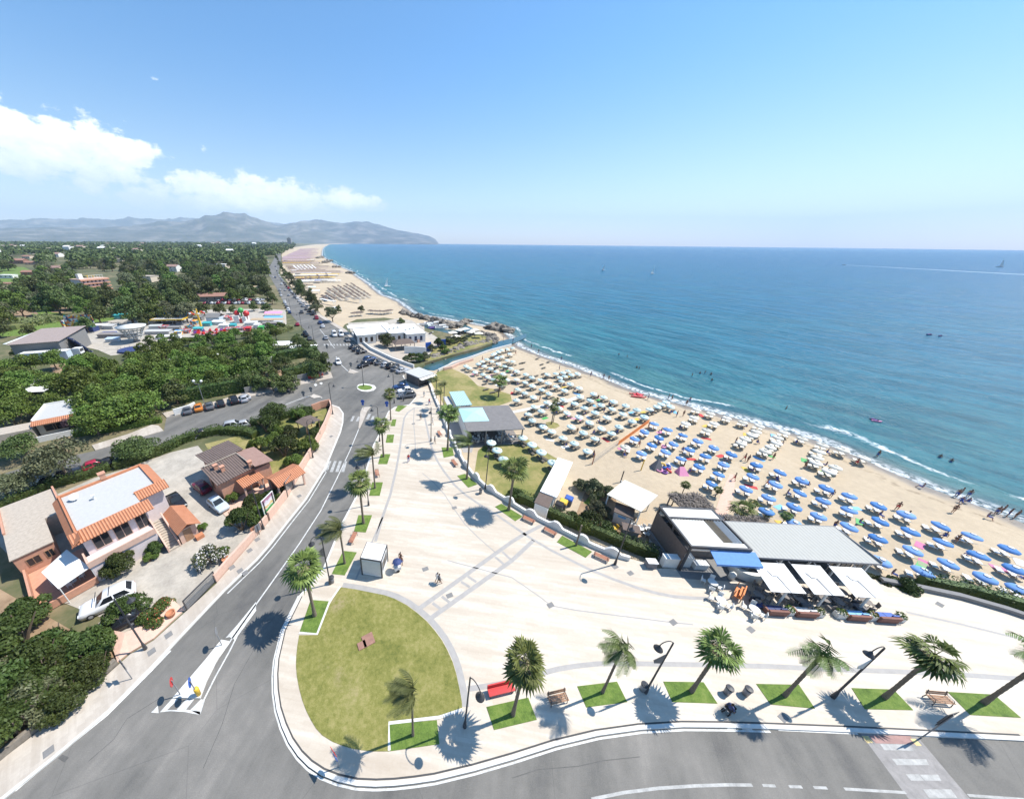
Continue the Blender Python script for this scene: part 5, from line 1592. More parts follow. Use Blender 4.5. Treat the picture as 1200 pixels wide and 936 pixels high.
bx('annex', 'beige_roof', root, (-7.5, -0.8, 0, -0.4, 3.0, 2.3))
bx('front_wall', 'white_render', root, (0.3, -3.0, 0, L + 1, -2.8, 1.2))
HA, HB, HC = c5([(175, 510), (255, 585), (345, 420)])
root, L, D = frame('salmon_house', HA, HB, HC, 4.2, 0, 'salmon house with dark brown ribbed roofs at the yard corner', 'house')
bx('wall', 'salmon', root, (0.3, 0.3, -0.1, L - .3, D + .2, 3.55), (-4.4, 1.4, -0.1, 0.3, 5.6, 3.5), (0.3, D + .2, -0.1, 5.6, 7.6, 3.45))
slope_roof('brown_roof', 'tile_brown', root, -0.2, -0.15, 5.2, L + .2, 4.25, 3.75, rise='x')
slope_roof('brown_roof', 'tile_brown', root, 0.75, -5.2, 3.4, 0.1, 3.95, 4.55, rise='x')
slope_roof('brown_roof', 'tile_brown', root, 3.4, -5.8, 6.2, 0.1, 3.85, 4.5, rise='x')
slope_roof('pinkish_roof', 'tile_pinkish', root, -0.2, 5.1, 6.1, 8.0, 4.35, 3.85)
bx('ridge_cap', 'beige_roof', root, (-0.1, 4.98, 4.3, 5.3, 5.25, 4.42), (-0.05, 0.2, 4.4, 0.2, 5.0, 4.56))
for x, y in ((1.4, 1.0), (2.6, 1.5), (4.6, 4.7)):
 bx('chimney', 'salmon', root, (x, y, 3.7, x + .5, y + .5, 4.9), (x - .08, y - .08, 4.9, x + .58, y + .58, 5.0))
window(root, 1.2, 2.0, 1.2, 2.4, 0.3, frame_m='wood')
window(root, 1.5, 2.4, 1.2, 2.4, 5.0 - .3, axis='y', ny=1, frame_m='wood')
h2loc, h2rz = root.location.copy(), root.rotation_euler[2]
for nm, lb, x0, x1, y0, y1, gable in [('carport', 'orange-tiled porch roof on posts against the salmon house', 2.75, 7.1, 2.4, 5.65, False), ('carport', 'orange-tiled free-standing carport beside the roadside wall', 7.85, 11.0, 5.6, 10.3, True)]:
 r_ = empty(nm, h2loc, h2rz, lb, 'carport')
 if gable:
  slope_roof('tile_roof', 'tile_orange', r_, y0, x0 - .3, y1, (x0 + x1) / 2, 2.5, 3.1, rise='x')
  slope_roof('tile_roof', 'tile_orange', r_, y0, x1 + .3, y1, (x0 + x1) / 2, 2.5, 3.1, rise='x')
 else:
  slope_roof('tile_roof', 'tile_orange', r_, y0, x1 + .2, y1, x0, 2.5, 3.1, rise='x')
 for x in (x0 + .25, x1 - .2):
  for y in (y0 + .25, y1 - .25):
   bx('post', 'salmon_light', r_, (x - .12, y - .12, -0.1, x + .12, y + .12, 2.62))
 if gable:
  bx('back_wall', 'salmon', r_, (x0, y0 + .5, -0.1, x0 + .15, y1 - .5, 2.5))
bx('terrace_floor', 'salmon_light', root, (5.2, -1.0, -0.1, 9.5, 6.5, 0.05))
root, L, D = frame('gazebo', c5([(690, 250)])[0], c5([(740, 275)])[0], c5([(770, 220)])[0], 2.6, -0.05, 'dark-roofed garden gazebo near the roundabout corner', 'gazebo')
L = max(L, 2.6)
slope_roof('roof', 'brown_roof', root, -0.2, -0.2, L + .2, D + .2, 2.45, 2.75, both=True)
for x in (0.1, L - .1):
 for y in (0.1, D - .1):
  bx('post', 'wood', root, (x - .07, y - .07, -0.05, x + .07, y + .07, 2.5))
def wallpx(name, px, w, z0, h, m, label, cat='wall', z=0.0):
 P = [G(*q, z) for q in px]
 root = P[0]
 b = MB()
 b.wall([q - root for q in P], w, z0, h)
 o = b.build(name, m, None)
 o.location = (root.x, root.y, 0)
 return tag(o, label, cat)
wallpx('garden_wall', [(316, 609.5), (326, 597), (337, 581.5), (352, 554.5), (367, 529.5), (381.6, 500.5), (389, 481), (387, 475)], 0.28, -0.1, 1.5, 'salmon_light', 'salmon garden wall following the sidewalk up to the roundabout corner')
wallpx('garden_wall', [(253, 682), (270, 662), (291, 638.5), (314, 611)], 0.28, -0.1, 1.25, 'salmon_light', 'salmon wall between the dark gate and the billboard')
wallpx('corner_wall', [(387, 475), (376, 478), (366, 482)], 0.28, -0.1, 1.7, 'salmon', 'short dark salmon wall closing the garden at the junction corner')
wallpx('stone_wall', [(-20, 907), (30, 866), (63, 840), (95, 814), (126, 788), (138, 777)], 0.35, -0.1, 0.75, 'rock', 'low rubble stone wall below the corner thicket')
b = MB()
P = [G(*q) for q in [(138, 776), (152, 765), (180, 748.5), (216, 715)]]
Q = [G(*q) for q in [(128, 742), (150, 746), (172, 736), (205, 707)]]
for i in range(3):
 for hh in (0,):
  b.add([(P[i].x, P[i].y, 0.12), (P[i + 1].x, P[i + 1].y, 0.12), (Q[i + 1].x, Q[i + 1].y, 0.75), (Q[i].x, Q[i].y, 0.75), (P[i].x, P[i].y, -0.1), (P[i + 1].x, P[i + 1].y, -0.1), (Q[i + 1].x, Q[i + 1].y, -0.1), (Q[i].x, Q[i].y, -0.1)], [(0, 1, 2, 3), (0, 4, 5, 1), (2, 6, 7, 3), (1, 5, 6, 2), (3, 7, 4, 0), (4, 7, 6, 5)])
tag(b.build('planted_bank', 'salmon_light'), 'sloping salmon bank with a round planter hole beside the dark gate', 'bank')
for q, lb in [(c4([(634, 252)])[0], 'round terracotta planter ring in the salmon bank left of gate'), (c4([(837, 52)])[0], 'round terracotta planter ring in the wall right of gate')]:
 c = G(*q, 0.4)
 b = MB()
 b.lathe([(0.35, 0), (0.42, 0.35), (0.42, 0.45), (0.34, 0.45), (0.32, 0.3)], 14)
 o = b.build('planter_ring', 'terracotta', None, True)
 o.location = (c.x, c.y, 0.3)
 tag(o, lb, 'planter')
ga, gb = G(*c4([(695, 238)])[0]), G(*c4([(802, 128)])[0])
dv_ = gb - ga
root = empty('sliding_gate', ga, math.atan2(dv_.y, dv_.x), 'dark slatted sliding gate at the yard entrance', 'gate')
Lg = dv_.length
b = MB()
n_ = 30
for k in range(n_):
 b.box((Lg * (k + .5) / n_, 0, 0.85), (Lg / n_ * 0.62, 0.04, 1.45))
b.build('slats', 'grey_wall', root, fix=False)
bx('gate_frame', 'dark_metal', root, (0, -.05, 0.05, Lg, .05, 0.15), (0, -.05, 1.55, Lg, .05, 1.65), (-.05, -.05, 0, .05, .05, 1.65), (Lg - .05, -.05, 0, Lg + .05, .05, 1.65))
ga, gb = G(*c5([(528, 792)])[0]), G(*c5([(578, 738)])[0])
dv_ = gb - ga
root = empty('billboard', ga, math.atan2(dv_.y, dv_.x), 'two-post billboard with white, yellow and green panels above the salmon wall', 'billboard')
Lg = dv_.length
t = NT('advert_print')
col = t.n('ShaderNodeTexVoronoi')
col.inputs['Scale'].default_value = 1.1
t.link(t.coord('Object'), col.inputs['Vector'])
sepz = t.n('ShaderNodeSeparateXYZ')
t.link(t.coord('Object'), sepz.inputs[0])
f = t.math('ADD', t.rng(sepz.outputs[2], 1.2, 3.4), t.math('MULTIPLY', t.math('SUBTRACT', t.noise(1.2, 2), 0.5), 0.5))
t.color(t.ramp(f, [(0.22, (0.06, 0.32, 0.10)), (0.30, (0.62, 0.60, 0.52)), (0.48, (0.60, 0.36, 0.05)), (0.55, (0.66, 0.64, 0.62)), (0.78, (0.55, 0.50, 0.56)), (0.85, (0.35, 0.16, 0.24))]))
MATS['advert_print'] = t.m
bx('panel', 'advert_print', root, (-0.1, -.05, 1.2, Lg + .1, .05, 3.5))
bx('panel_frame', 'white_metal', root, (-0.18, -.06, 1.12, Lg + .18, .06, 1.2), (-0.18, -.06, 3.5, Lg + .18, .06, 3.58), (-.18, -.06, 1.2, -.1, .06, 3.5), (Lg + .1, -.06, 1.2, Lg + .18, .06, 3.5))
for x in (0.1, Lg - .1):
 bx('post', 'dark_metal', root, (x - .06, -.14, 0, x + .06, -.06, 3.4))
ga, gb = G(*c5([(640, 668)])[0]), G(*c5([(674, 622)])[0])
dv_ = gb - ga
root = empty('lattice_panel', ga, math.atan2(dv_.y, dv_.x), 'brown lattice panel on two posts in front of the orange carport', 'panel')
Lg = dv_.length
bx('panel', 'wood_grey', root, (0, -.04, 1.0, Lg, .04, 2.9))
for x in (0.05, Lg - .05):
 bx('post', 'dark_metal', root, (x - .06, -.12, 0, x + .06, -.04, 3.0))
for q, lb in [(c5([(487, 872)])[0], 'small grey info board fixed to the salmon wall by the lamp'), (c5([(466, 884)])[0], 'small brown info board fixed to the salmon wall by the lamp')]:
 c = G(*q)
 root = empty('info_board', c, 0.9, lb, 'board')
 bx('panel', 'cloth_grey' if 'grey' in lb else 'wood_red', root, (-.35, -.03, 0.7, .35, .03, 1.8))
 bx('post', 'dark_metal', root, (-.04, -.08, 0, .04, -.03, 1.7))
wallpx('lane_wall', c3([(425, 225), (560, 200), (700, 170)]), 0.4, -0.1, 1.9, 'grey_wall', 'dark grey lane wall below the umbrella pines', z=0)
wallpx('street_wall', [(205, 487), (222, 482), (230, 478)], 0.3, -0.1, 1.6, 'white_render', 'short white wall at the head of the parked cars')
wallpx('street_wall', crop(280, 270, 4, [(30, 765), (110, 745), (200, 725), (300, 700), (400, 680)]), 0.3, -0.1, 1.7, 'grey_wall', 'grey-brown wall along the side street below the corner hedge')
b = MB()
for k in range(6):
 c = G(*crop(280, 270, 4, [(340 + k * 9, 695 - k * 3)])[0])
 b.box((c.x, c.y, 0.5), (1.6, 0.5, 0.9), 0.25 * (-1) ** k)
o = b.build('road_barrier', 'red_gloss', None, fix=False)
tag(o, 'row of red plastic road barriers against the corner wall', 'barrier')
WPX = [(514, 478), (521, 496), (528, 512.5), (536.5, 530), (545, 545.5), (555, 558.5), (570, 572.5), (583, 580.8), (600, 591.3), (620, 603.8), (645, 616.3), (670, 629), (695, 641.3), (720, 651.5), (737, 656)]
wp = [G(*q, Z_PAVE) for q in WPX]
path = []
for a, c in zip(wp[:-1], wp[1:]):
 n_ = max(1, int((c - a).length / 0.3))
 for k in range(n_):
  path.append(a.lerp(c, k / n_))
path.append(wp[-1])
s_, zs, zz0 = 0.0, [], []
for i, q in enumerate(path):
 if i:
  s_ += (q - path[i - 1]).length
 ph = (s_ % 3.6) - 1.8
 hump = math.sqrt(max(0, 0.72 ** 2 - ph * ph)) if abs(ph) < 0.72 else 0
 zs.append(Z_PAVE + 0.62 + hump * 0.95)
b = MB()
b.wall(path, 0.34, -1.2, zs)
tag(b.build('promenade_wall', 'white_render'), 'white promenade wall with rounded humps between plaza and beach clubs', 'wall')
wallpx('seat_wall', [(502, 446), (508, 463), (514, 477)], 0.5, -1.2, 0.75, 'white_render', 'plain white wall beside the small bar at the promenade head', z=Z_PAVE)
wallpx('plaza_wall', [(1031, 681), (1077, 690), (1124, 700), (1178, 715.5), (1215, 728), (1260, 744)], 0.55, -1.2, 0.62, 'grey_wall', 'dark grey curved wall with pale top along the right beach edge', z=Z_PAVE)
root, L, D = frame('kiosk', c7([(360, 100)])[0], c7([(435, 112)])[0], c7([(390, 42)])[0], 3.0, Z_PAVE, 'white shuttered kiosk cube with dark edges beside the teardrop lawn', 'kiosk')
bx('wall', 'white_metal', root, (0.08, .08, 0.05, L - .08, D - .08, 2.75))
b = MB()
for k in range(13):
 b.box((L / 2, .06, 0.35 + k * 0.17), (L - .3, 0.05, 0.13))
b.build('shutter', 'panel_white', root, fix=False)
bx('corner_frame', 'dark_metal', root, *[(x - .07, y - .07, 0, x + .07, y + .07, 2.82) for x in (.07, L - .07) for y in (.07, D - .07)], (0.14, 0, 2.72, L - .14, .12, 2.84), (0.14, D - .12, 2.72, L - .14, D, 2.84), (0, .14, 2.72, .12, D - .14, 2.84), (L - .12, .14, 2.72, L, D - .14, 2.84))
bx('roof', 'white_canvas', root, (0.1, .1, 2.75, L - .1, D - .1, 2.9))
window(root, 0.5, D - .5, 0.9, 2.1, L - .08, ny=1, axis='y', frame_m='grey_metal')
q75 = lambda p: crop(750, 560, 3.871, p)
PA, PB, PC = q75([(230, 315), (510, 330), (80, 130)])
A, PANG, PL_, PD = rect(PA, PB, PC, 4.2)
def pl_frame(name, label, cat, z=Z_PAVE, group=None):
 return empty(name, (A.x, A.y, z), PANG, label, cat, group)
root = pl_frame('pergola_bar', 'tall dark pergola bar with louvred roof and blue front awning', 'bar')
H_ = 4.05
bx('floor', 'grey_wall', root, (-0.2, -1.0, -1.3, PL_ + .2, PD + .2, 0.02))
for x in (0.12, PL_ - .12):
 for y in (0.12, PD * .5, PD - .12):
  bx('post', 'dark_metal', root, (x - .1, y - .1, 0, x + .1, y + .1, H_))
bx('roof_frame', 'dark_metal', root, (0, 0, H_ - .15, .22, PD, H_ + .2), (PL_ - .22, 0, H_ - .15, PL_, PD, H_ + .2), (.22, PD - .22, H_ - .15, PL_ - .22, PD, H_ + .2), (.22, 0, H_ - .15, PL_ - .22, .22, H_ + .2), (.22, PD * .68, H_ - .14, PL_ - .22, PD * .72, H_ + .19))
bx('roof_panel', 'panel_white', root, (.22, PD * .72, H_ - .05, PL_ - .22, PD - .22, H_ + .1), (.22, .22, H_ - .05, PL_ - .22, .9, H_ + .1))
b = MB()
nl = 17
for k in range(nl):
 x = 0.35 + (PL_ - .7) * (k + .5) / nl
 tl_ = 0.25 if k % 17 < 11 else 0.9
 b.box((x, PD * .41, H_ + .02), ((PL_ - .7) / nl * 0.95, PD * .53, 0.035), 0, 0 if k not in (11, 12, 13) else 1, (0, -tl_))
b.build('louvres', ['panel_white', 'tan'], root, fix=False)
bx('side_wall', 'brown_roof', root, (-.03, .25, -1.2, .03, PD - .25, 3.3))
bx('back_wall', 'grey_wall', root, (.25, PD - .06, -1.2, PL_ - .25, PD, 2.6))
bx('bar_counter', 'wood_grey', root, (1.0, 2.2, 0.02, PL_ - 1, 2.9, 1.1))
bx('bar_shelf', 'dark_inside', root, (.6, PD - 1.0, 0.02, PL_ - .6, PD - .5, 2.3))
b = MB()
b.add([(2.3, .05, 3.75), (7.35, .05, 3.75), (7.3, -1.45, 3.2), (2.25, -1.45, 3.2), (2.3, .05, 3.82), (7.35, .05, 3.82), (7.3, -1.45, 3.27), (2.25, -1.45, 3.27)], [(3, 2, 1, 0), (4, 5, 6, 7), (0, 1, 5, 4), (1, 2, 6, 5), (2, 3, 7, 6), (3, 0, 4, 7)])
b.add([(2.25, -1.46, 3.0), (7.3, -1.46, 3.0), (7.3, -1.46, 3.24), (2.25, -1.46, 3.24)], [(0, 1, 2, 3)])
b.build('awning', 'blue_canvas', root)
b = MB()
for k in range(24):
 b.box((.3 + k * .085, -.01, 3.78), (0.04, 0.03, 0.22))
b.build('trim', 'panel_white', root, fix=False)
root = pl_frame('beach_hall', 'long low building with pale panelled roof behind the white awnings', 'restaurant')
X0, X1, Y0, Y1 = 7.6, 21.3, 0.2, 5.2
bx('floor', 'grey_wall', root, (X0, -.2, -1.3, X1, Y1, 0.03))
b = MB()
b.add([(X0, Y0 - .2, 3.0), (X1 + .1, Y0 - .2, 3.0), (X1 + .1, Y1, 3.25), (X0, Y1, 3.25), (X0, Y0 - .2, 3.14), (X1 + .1, Y0 - .2, 3.14), (X1 + .1, Y1, 3.39), (X0, Y1, 3.39)], [(3, 2, 1, 0), (4, 5, 6, 7), (0, 1, 5, 4), (1, 2, 6, 5), (2, 3, 7, 6), (3, 0, 4, 7)])
b.build('roof', 'deck_panel', root)
bx('fascia', 'grey_metal', root, (X0, Y0 - .28, 2.92, X1 + .18, Y0 - .205, 3.16), (X1 + .105, Y0 - .2, 2.92, X1 + .18, Y1 + .05, 3.42), (X0, Y1 + .005, 3.1, X1 + .1, Y1 + .08, 3.42))
bx('post', 'white_metal', root, *[(x - .08, Y0 + .1, 0, x + .08, Y0 + .26, 3.02) for x in (8.0, 11.2, 14.4, 17.6, 20.9)])
bx('back_wall', 'grey_wall', root, (X0 + .2, Y1 - .5, -1.2, X1 - .2, Y1 - .35, 3.2), (X1 - .15, Y0 + 1.5, -1.2, X1, Y1 - .4, 2.0))
bx('counter', 'white_render', root, (9.0, 2.8, 0.03, 18, 3.4, 1.1))
for k, x in enumerate((16.9, 18.2, 19.5)):
 window(root, x, x + 1.0, 0.3, 2.4, Y0 + .3, frame_m='grey_metal')
AWN = 'white front awnings of the beach restaurant'
for k, (x0, x1) in enumerate([(6.75, 10.3), (11.1, 14.25), (15.2, 18.7)]):
 r_ = pl_frame('canvas_awning', ['left white square awning, next to the blue one', 'middle of the three white square awnings', 'right white square awning at the plaza end'][k], 'awning', Z_PAVE, AWN)
 b = MB()
 dx = -.35
 b.add([(x0, -.6, 2.95), (x1, -.6, 2.95), (x1 + dx, -3.9, 2.5), (x0 + dx, -3.9, 2.5), (x0, -.6, 3.0), (x1, -.6, 3.0), (x1 + dx, -3.9, 2.55), (x0 + dx, -3.9, 2.55)], [(3, 2, 1, 0), (4, 5, 6, 7), (0, 1, 5, 4), (1, 2, 6, 5), (2, 3, 7, 6), (3, 0, 4, 7)])
 b.build('canvas', 'white_canvas', r_)
 b = MB()
 xm = (x0 + x1) / 2 - .1
 b.tube([(xm, -3.55, 0), (xm, -3.55, 2.5)], 0.11, 8)
 b.build('post', 'white_metal', r_)
 b = MB()
 b.tube([(xm, -3.9, 2.57), (xm - .1, -2.2, 2.83), (xm - .6, -2.15, 2.84), (xm - .75, -1.6, 2.9)], 0.035, 5)
 b.tube([(xm - 1.5, -.3, 3.02), (xm - 1.5, -.62, 3.0)], 0.05, 5)
 b.tube([(xm + 1.3, -.3, 3.02), (xm + 1.3, -.62, 3.0)], 0.05, 5)
 b.build('frame_tube', 'grey_metal', r_)
SOFA = 'brown outdoor sofas along the terrace front'
for k, x in enumerate([7.2, 10.2, 15.4, 18.4]):
 r_ = pl_frame('outdoor_sofa', ['brown sofa with navy cushions at the left terrace end', 'brown sofa between two white planters in front of middle awning', 'brown sofa with pale blue cushions before the right awning', 'brown sofa with blue cushion at the right terrace end'][k], 'sofa', Z_PAVE, SOFA)
 bx('base', 'fabric_brown', r_, (x - 1.0, -4.9, 0, x + 1.0, -4.05, 0.42), (x - 1.0, -4.98, 0.42, x + 1.0, -4.75, 0.85), (x - 1.0, -4.75, .42, x - .8, -4.05, .62))
 bx('cushion', ['navy', 'cloth_white', 'sky_blue', 'blue_paint'][k], r_, (x - .78, -4.73, .42, x - .02, -4.08, .56), (x + .02, -4.73, .42, x + .95, -4.08, .56), (x + .3, -4.73, .56, x + .9, -4.6, .95))
PLN = 'white planter boxes along the terrace front'
for k, x in enumerate([8.6, 11.7, 13.9, 17.0, 19.8]):
 r_ = pl_frame('planter_box', 'white planter box with green plants between terrace sofas', 'planter', Z_PAVE, PLN)
 bx('box', 'white_render', r_, (x - .45, -4.75, 0, x + .45, -4.2, 0.6))
 rg_ = np.random.default_rng(500 + k)
 Pp, Dn = crown_points(rg_, [(x, -4.47, .7, .42, .4)], 160)
 link('plant', quads_mesh('plant', leaves_np(rg_, Pp, Dn, .17), 'leaf_pine'), r_)
tl = [('table with dark chairs under the left white awning', 8.2, -2.0), ('table with dark chairs beside the left awning post', 9.6, -2.9), ('table with dark chairs under the middle white awning', 12.2, -2.1), ('table with dark chairs beside the middle awning post', 13.6, -3.0), ('table with dark chairs under the right white awning', 16.4, -2.0), ('table with dark chairs beside the right awning post', 17.9, -3.0), ('table with dark chairs in the gap left of the first awning', 6.6, -3.0), ('table with dark chairs between left and middle awnings', 10.7, -3.2), ('table with dark chairs between middle and right awnings', 14.8, -3.2)]
for lb, x, y in tl:
 w_ = Matrix.Rotation(PANG, 3, 'Z') @ Vector((x, y, 0)) + Vector((A.x, A.y, 0))
 s_ = table_set((600, 600), Z_PAVE, lb, 'terrace tables', x, 'wood_grey')
 s_.location = (w_.x, w_.y, Z_PAVE)
DB = 'dark low daybeds behind the terrace sofas'
for k, (x, y) in enumerate([(6.0, -3.8), (11.2, -4.0 + .6), (16.9, -3.5)]):
 r_ = pl_frame('lounge_chair', ['navy cushioned lounge chair at the left end of terrace', 'grey cushioned lounge chair before the middle awning', 'grey lounge chair next to the right awning post'][k], 'lounge chair', Z_PAVE, DB)
 bx('frame', 'dark_metal', r_, (x - .5, y - .5, .12, x + .5, y + .5, .3), (x - .5, y + .38, .3, x + .5, y + .5, .8), *[(x + a - .04, y + c - .04, 0, x + a + .04, y + c + .04, .12) for a in (-.42, .42) for c in (-.42, .42)])
 bx('cushion', 'navy' if k == 0 else 'cloth_grey', r_, (x - .46, y - .46, .3, x + .46, y + .37, .45))
for q, lb, m in [((320, 490), 'white round café table set left of the orange rack', 'white_metal'), ((358, 572), 'white café table set alone on the plaza', 'white_metal'), ((508, 612), 'pale grey table set in front of left terrace end', 'panel_white')]:
 table_set(q75([q])[0], Z_PAVE, lb, 'loose café tables on the plaza', 0.4, m)
c = G(*q75([(440, 535)])[0], Z_PAVE)
r_ = empty('display_stand', c, 0.7, 'orange display stand on the plaza by the café tables', 'stand')
bx('shelf', 'orange', r_, (-.8, -.35, .45, .8, .35, .55), (-.8, -.35, .9, .8, .0, .98), (-.8, -.35, 1.3, .8, -.25, 1.36))
bx('frame', 'wood', r_, *[(x - .04, y - .04, 0, x + .04, y + .04, 1.35) for x in (-.8, .8) for y in (-.33, .33)])
b = MB()
c = G(*q75([(470, 440)])[0], Z_PAVE)
b.wall([(c.x + 1.9 * math.cos(a_) + .8, c.y + 1.2 * math.sin(a_) + .4) for a_ in np.linspace(R(150), R(290), 12)], .5, 0, 1.15)
o = b.build('round_counter', 'panel_white', None)
o.location.z = Z_PAVE
tag(o, 'curved white outdoor counter in front of the blue awning', 'counter')
b = MB()
for q in q75([(410, 455), (437, 432)]):
 c = G(*q, Z_PAVE)
 b.lathe([(.3, 0), (.34, .9), (.3, .95), (.02, .98)], 12, 0, (c.x, c.y, 0))
 break
o = b.build('waste_drum', 'panel_white', None, True)
o.location.z = Z_PAVE
tag(o, 'pale waste drum beside the curved outdoor counter', 'bin')
for k, q in enumerate([(45, 400), (130, 395), (195, 392), (265, 405)]):
 c = G(*q75([q])[0], Z_PAVE)
 r_ = empty('white_cabinet', c, PANG, ['grey cabinet at the end of the wavy wall', 'large white shelter panel left of the pergola', 'tilted white screen left of the pergola', 'low white cabinet beside the dark bar entrance'][k], 'cabinet')
 w_, h_ = [(1.1, .9), (1.9, 1.5), (1.2, 1.6), (1.5, .8)][k]
 bx('body', 'panel_white' if k else 'cloth_grey', r_, (-w_ / 2, -.35, 0, w_ / 2, .35, h_))
 bx('lid', 'white_metal', r_, (-w_ / 2 - .05, -.4, h_, w_ / 2 + .05, .4, h_ + .06))
for k, (q, sx_, sy_) in enumerate([(((190, 130), (335, 135), (235, 75)), 0, 0), (((440, 225), (600, 235), (420, 175)), 0, 0)]):
 a_, b2, c2_ = q75(list(q))
 r_, L, D = frame('thatched_shelter', a_, b2, c2_, 1.6, Z_BEACH, ['dark brushwood shelter left of the pink beach path', 'dark brushwood shelter right of the pink path behind the long roof'][k], 'shelter')
 rg_ = np.random.default_rng(600 + k)
 n_ = 520
 Pp = np.stack([rg_.uniform(-.3, L + .3, n_), rg_.uniform(-.3, D + .3, n_), 2.45 + rg_.uniform(0, .3, n_)], 1)
 Nn = np.tile([0, 0, 1.0], (n_, 1))
 link('thatch', quads_mesh('thatch', leaves_np(rg_, Pp, Nn, .9, .22, .35), 'reed_thatch'), r_)
 bx('thatch_bed', 'reed_thatch', r_, (-.1, -.1, 2.3, L + .1, D + .1, 2.42))
 for x in (0.1, L / 2, L - .1):
  for y in (.1, D - .1):
   bx('post', 'wood_grey', r_, (x - .07, y - .07, -.1, x + .07, y + .07, 2.32))
qw = cw
r_, L, D = frame('container_hut', qw([(200, 325)])[0], qw([(265, 350)])[0], qw([(460, 140)])[0], 1.8, Z_BEACH, 'long narrow white cabin with flat roof beside the club lawn', 'cabin')
L2, D2 = 2.0, 10.3
bx('wall', 'white_render', r_, (0.1, 0, 0, L2, D2, 2.65), (-.1, -2.6, 0, L2 - .2, 0, 2.5))
bx('roof', 'white_canvas', r_, (-.15, 0, 2.65, L2 + .35, D2 + .2, 2.8))
bx('brown_roof', 'brown_roof', r_, (-.2, -2.7, 2.5, L2 - .1, -.005, 2.6))
for y in (.8, 3.0, 5.6):
 bx('door', 'grey_wall', r_, (L2, y, .02, L2 + .04, y + .9, 2.1))
r_, L, D = frame('square_canopy', qw([(650, 345)])[0], qw([(885, 465)])[0], qw([(790, 260)])[0], 2.2, Z_BEACH, 'large square cream canopy on corner posts in the bar garden', 'canopy')
D = 5.4
b = MB()
b.add([(0, 0, 3.1), (L, 0, 3.1), (L + .5, D, 3.25), (.5, D, 3.25), (0, 0, 3.2), (L, 0, 3.2), (L + .5, D, 3.35), (.5, D, 3.35)], [(3, 2, 1, 0), (4, 5, 6, 7), (0, 1, 5, 4), (1, 2, 6, 5), (2, 3, 7, 6), (3, 0, 4, 7)])
b.build('canvas', 'cream_canvas', r_)
for x in (.2, L - .1):
 for y in (.2, D - .3):
  bx('post', 'white_metal', r_, (x - .07, y - .07, -.05, x + .07, y + .07, 3.12))
r_ = empty('sign_hut', G(*qw([(745, 530)])[0], Z_BEACH), R(-33), 'white hut with brown roof standing below the cream canopy', 'hut')
bx('wall', 'white_render', r_, (-1.1, -.8, 0, 1.1, .8, 2.0))
slope_roof('roof', 'brown_roof', r_, -1.25, -1.0, 1.25, 1.0, 1.95, 2.25)
bx('sign', 'sky_blue', r_, (-.6, -.83, 1.25, .4, -.8, 1.6))
for k, (q, m) in enumerate([((322, 425), 'cloth_black'), ((350, 408), 'yellow'), ((388, 385), 'blue_paint')]):
 c = G(*qw([q])[0], Z_BEACH + .8)
 r_ = empty('recycling_bin', (c.x, c.y, Z_BEACH), R(-35), ['black lidded waste container', 'yellow lidded waste container', 'blue lidded waste container'][k] + ' beside the long white cabin', 'bin', 'wheeled waste containers by the cabin')
 bx('body', 'cloth_grey', r_, (-.55, -.5, .12, .55, .5, 1.15))
 b = MB()
 b.add([(-.6, -.55, 1.15), (.6, -.55, 1.15), (.6, .55, 1.15), (-.6, .55, 1.15), (-.5, -.4, 1.32), (.5, -.4, 1.32), (.5, .5, 1.38), (-.5, .5, 1.38)], [(0, 1, 5, 4), (1, 2, 6, 5), (2, 3, 7, 6), (3, 0, 4, 7), (4, 5, 6, 7)])
 b.build('lid', m, r_)
 for x in (-.42, .42):
  for y in (-.38, .38):
   b = MB()
   b.lathe([(.02, -.04), (.09, -.04), (.09, .04), (.02, .04)], 10)
   o = b.build('wheel', 'tyre', r_)
   o.location = (x, y, .09)
   o.rotation_euler = (R(90), 0, 0)
r_ = empty('lean_to', G(*qw([(790, 650)])[0], Z_BEACH), R(-20), 'small brown flat shed roof over the hedge by the bar', 'shed')
bx('wall', 'wood_grey', r_, (-.9, -.55, 0, .9, .55, 2.0))
bx('roof', 'brown_roof', r_, (-1.1, -.75, 2.0, 1.1, .75, 2.1))
r_ = empty('ramp_wall', G(*qw([(1070, 700)])[0], Z_BEACH), R(-34), 'pale sloping ramp with railing descending beside the pergola bar', 'ramp')
b = MB()
b.add([(-2.2, -.8, 0), (2.4, -.8, 0), (2.4, .8, 0), (-2.2, .8, 0), (-2.2, -.8, .15), (2.4, -.8, 1.1), (2.4, .8, 1.1), (-2.2, .8, .15)], [(3, 2, 1, 0), (4, 5, 6, 7), (0, 1, 5, 4), (1, 2, 6, 5), (2, 3, 7, 6), (3, 0, 4, 7)])
b.build('ramp_deck', 'cream_render', r_)
b = MB()
b.tube([(-2.2, .8, 1.05), (2.4, .8, 2.0)], .03, 6)
for k in range(5):
 x = -2.2 + k * 1.15
 b.tube([(x, .8, .1), (x, .8, 1.05 + k * .2375)], .025, 5)
b.build('railing', 'grey_metal', r_)
for q, lb in [((905, 560), 'pale round table deck with sunshade below the cream canopy'), ]:
 c = G(*qw([q])[0], Z_BEACH)
 b = MB()
 b.lathe([(1.2, 0), (1.2, .35), (.02, .36)], 20)
 o = b.build('round_deck', 'tan', None)
 o.location = c
 tag(o, lb, 'deck')
for k, q in enumerate([(870, 600), (830, 590), (930, 610), (680, 600)]):
 table_set(qw([q])[0], Z_BEACH, ['white garden table set left of the pale deck', 'white garden table set behind the lean-to', 'white garden table set near the ramp', 'yellow garden table set at the hedge'][k], 'bar garden table sets', k, 'yellow' if k == 3 else 'white_metal')
q8 = lambda p: crop(500, 430, 7.2, p)
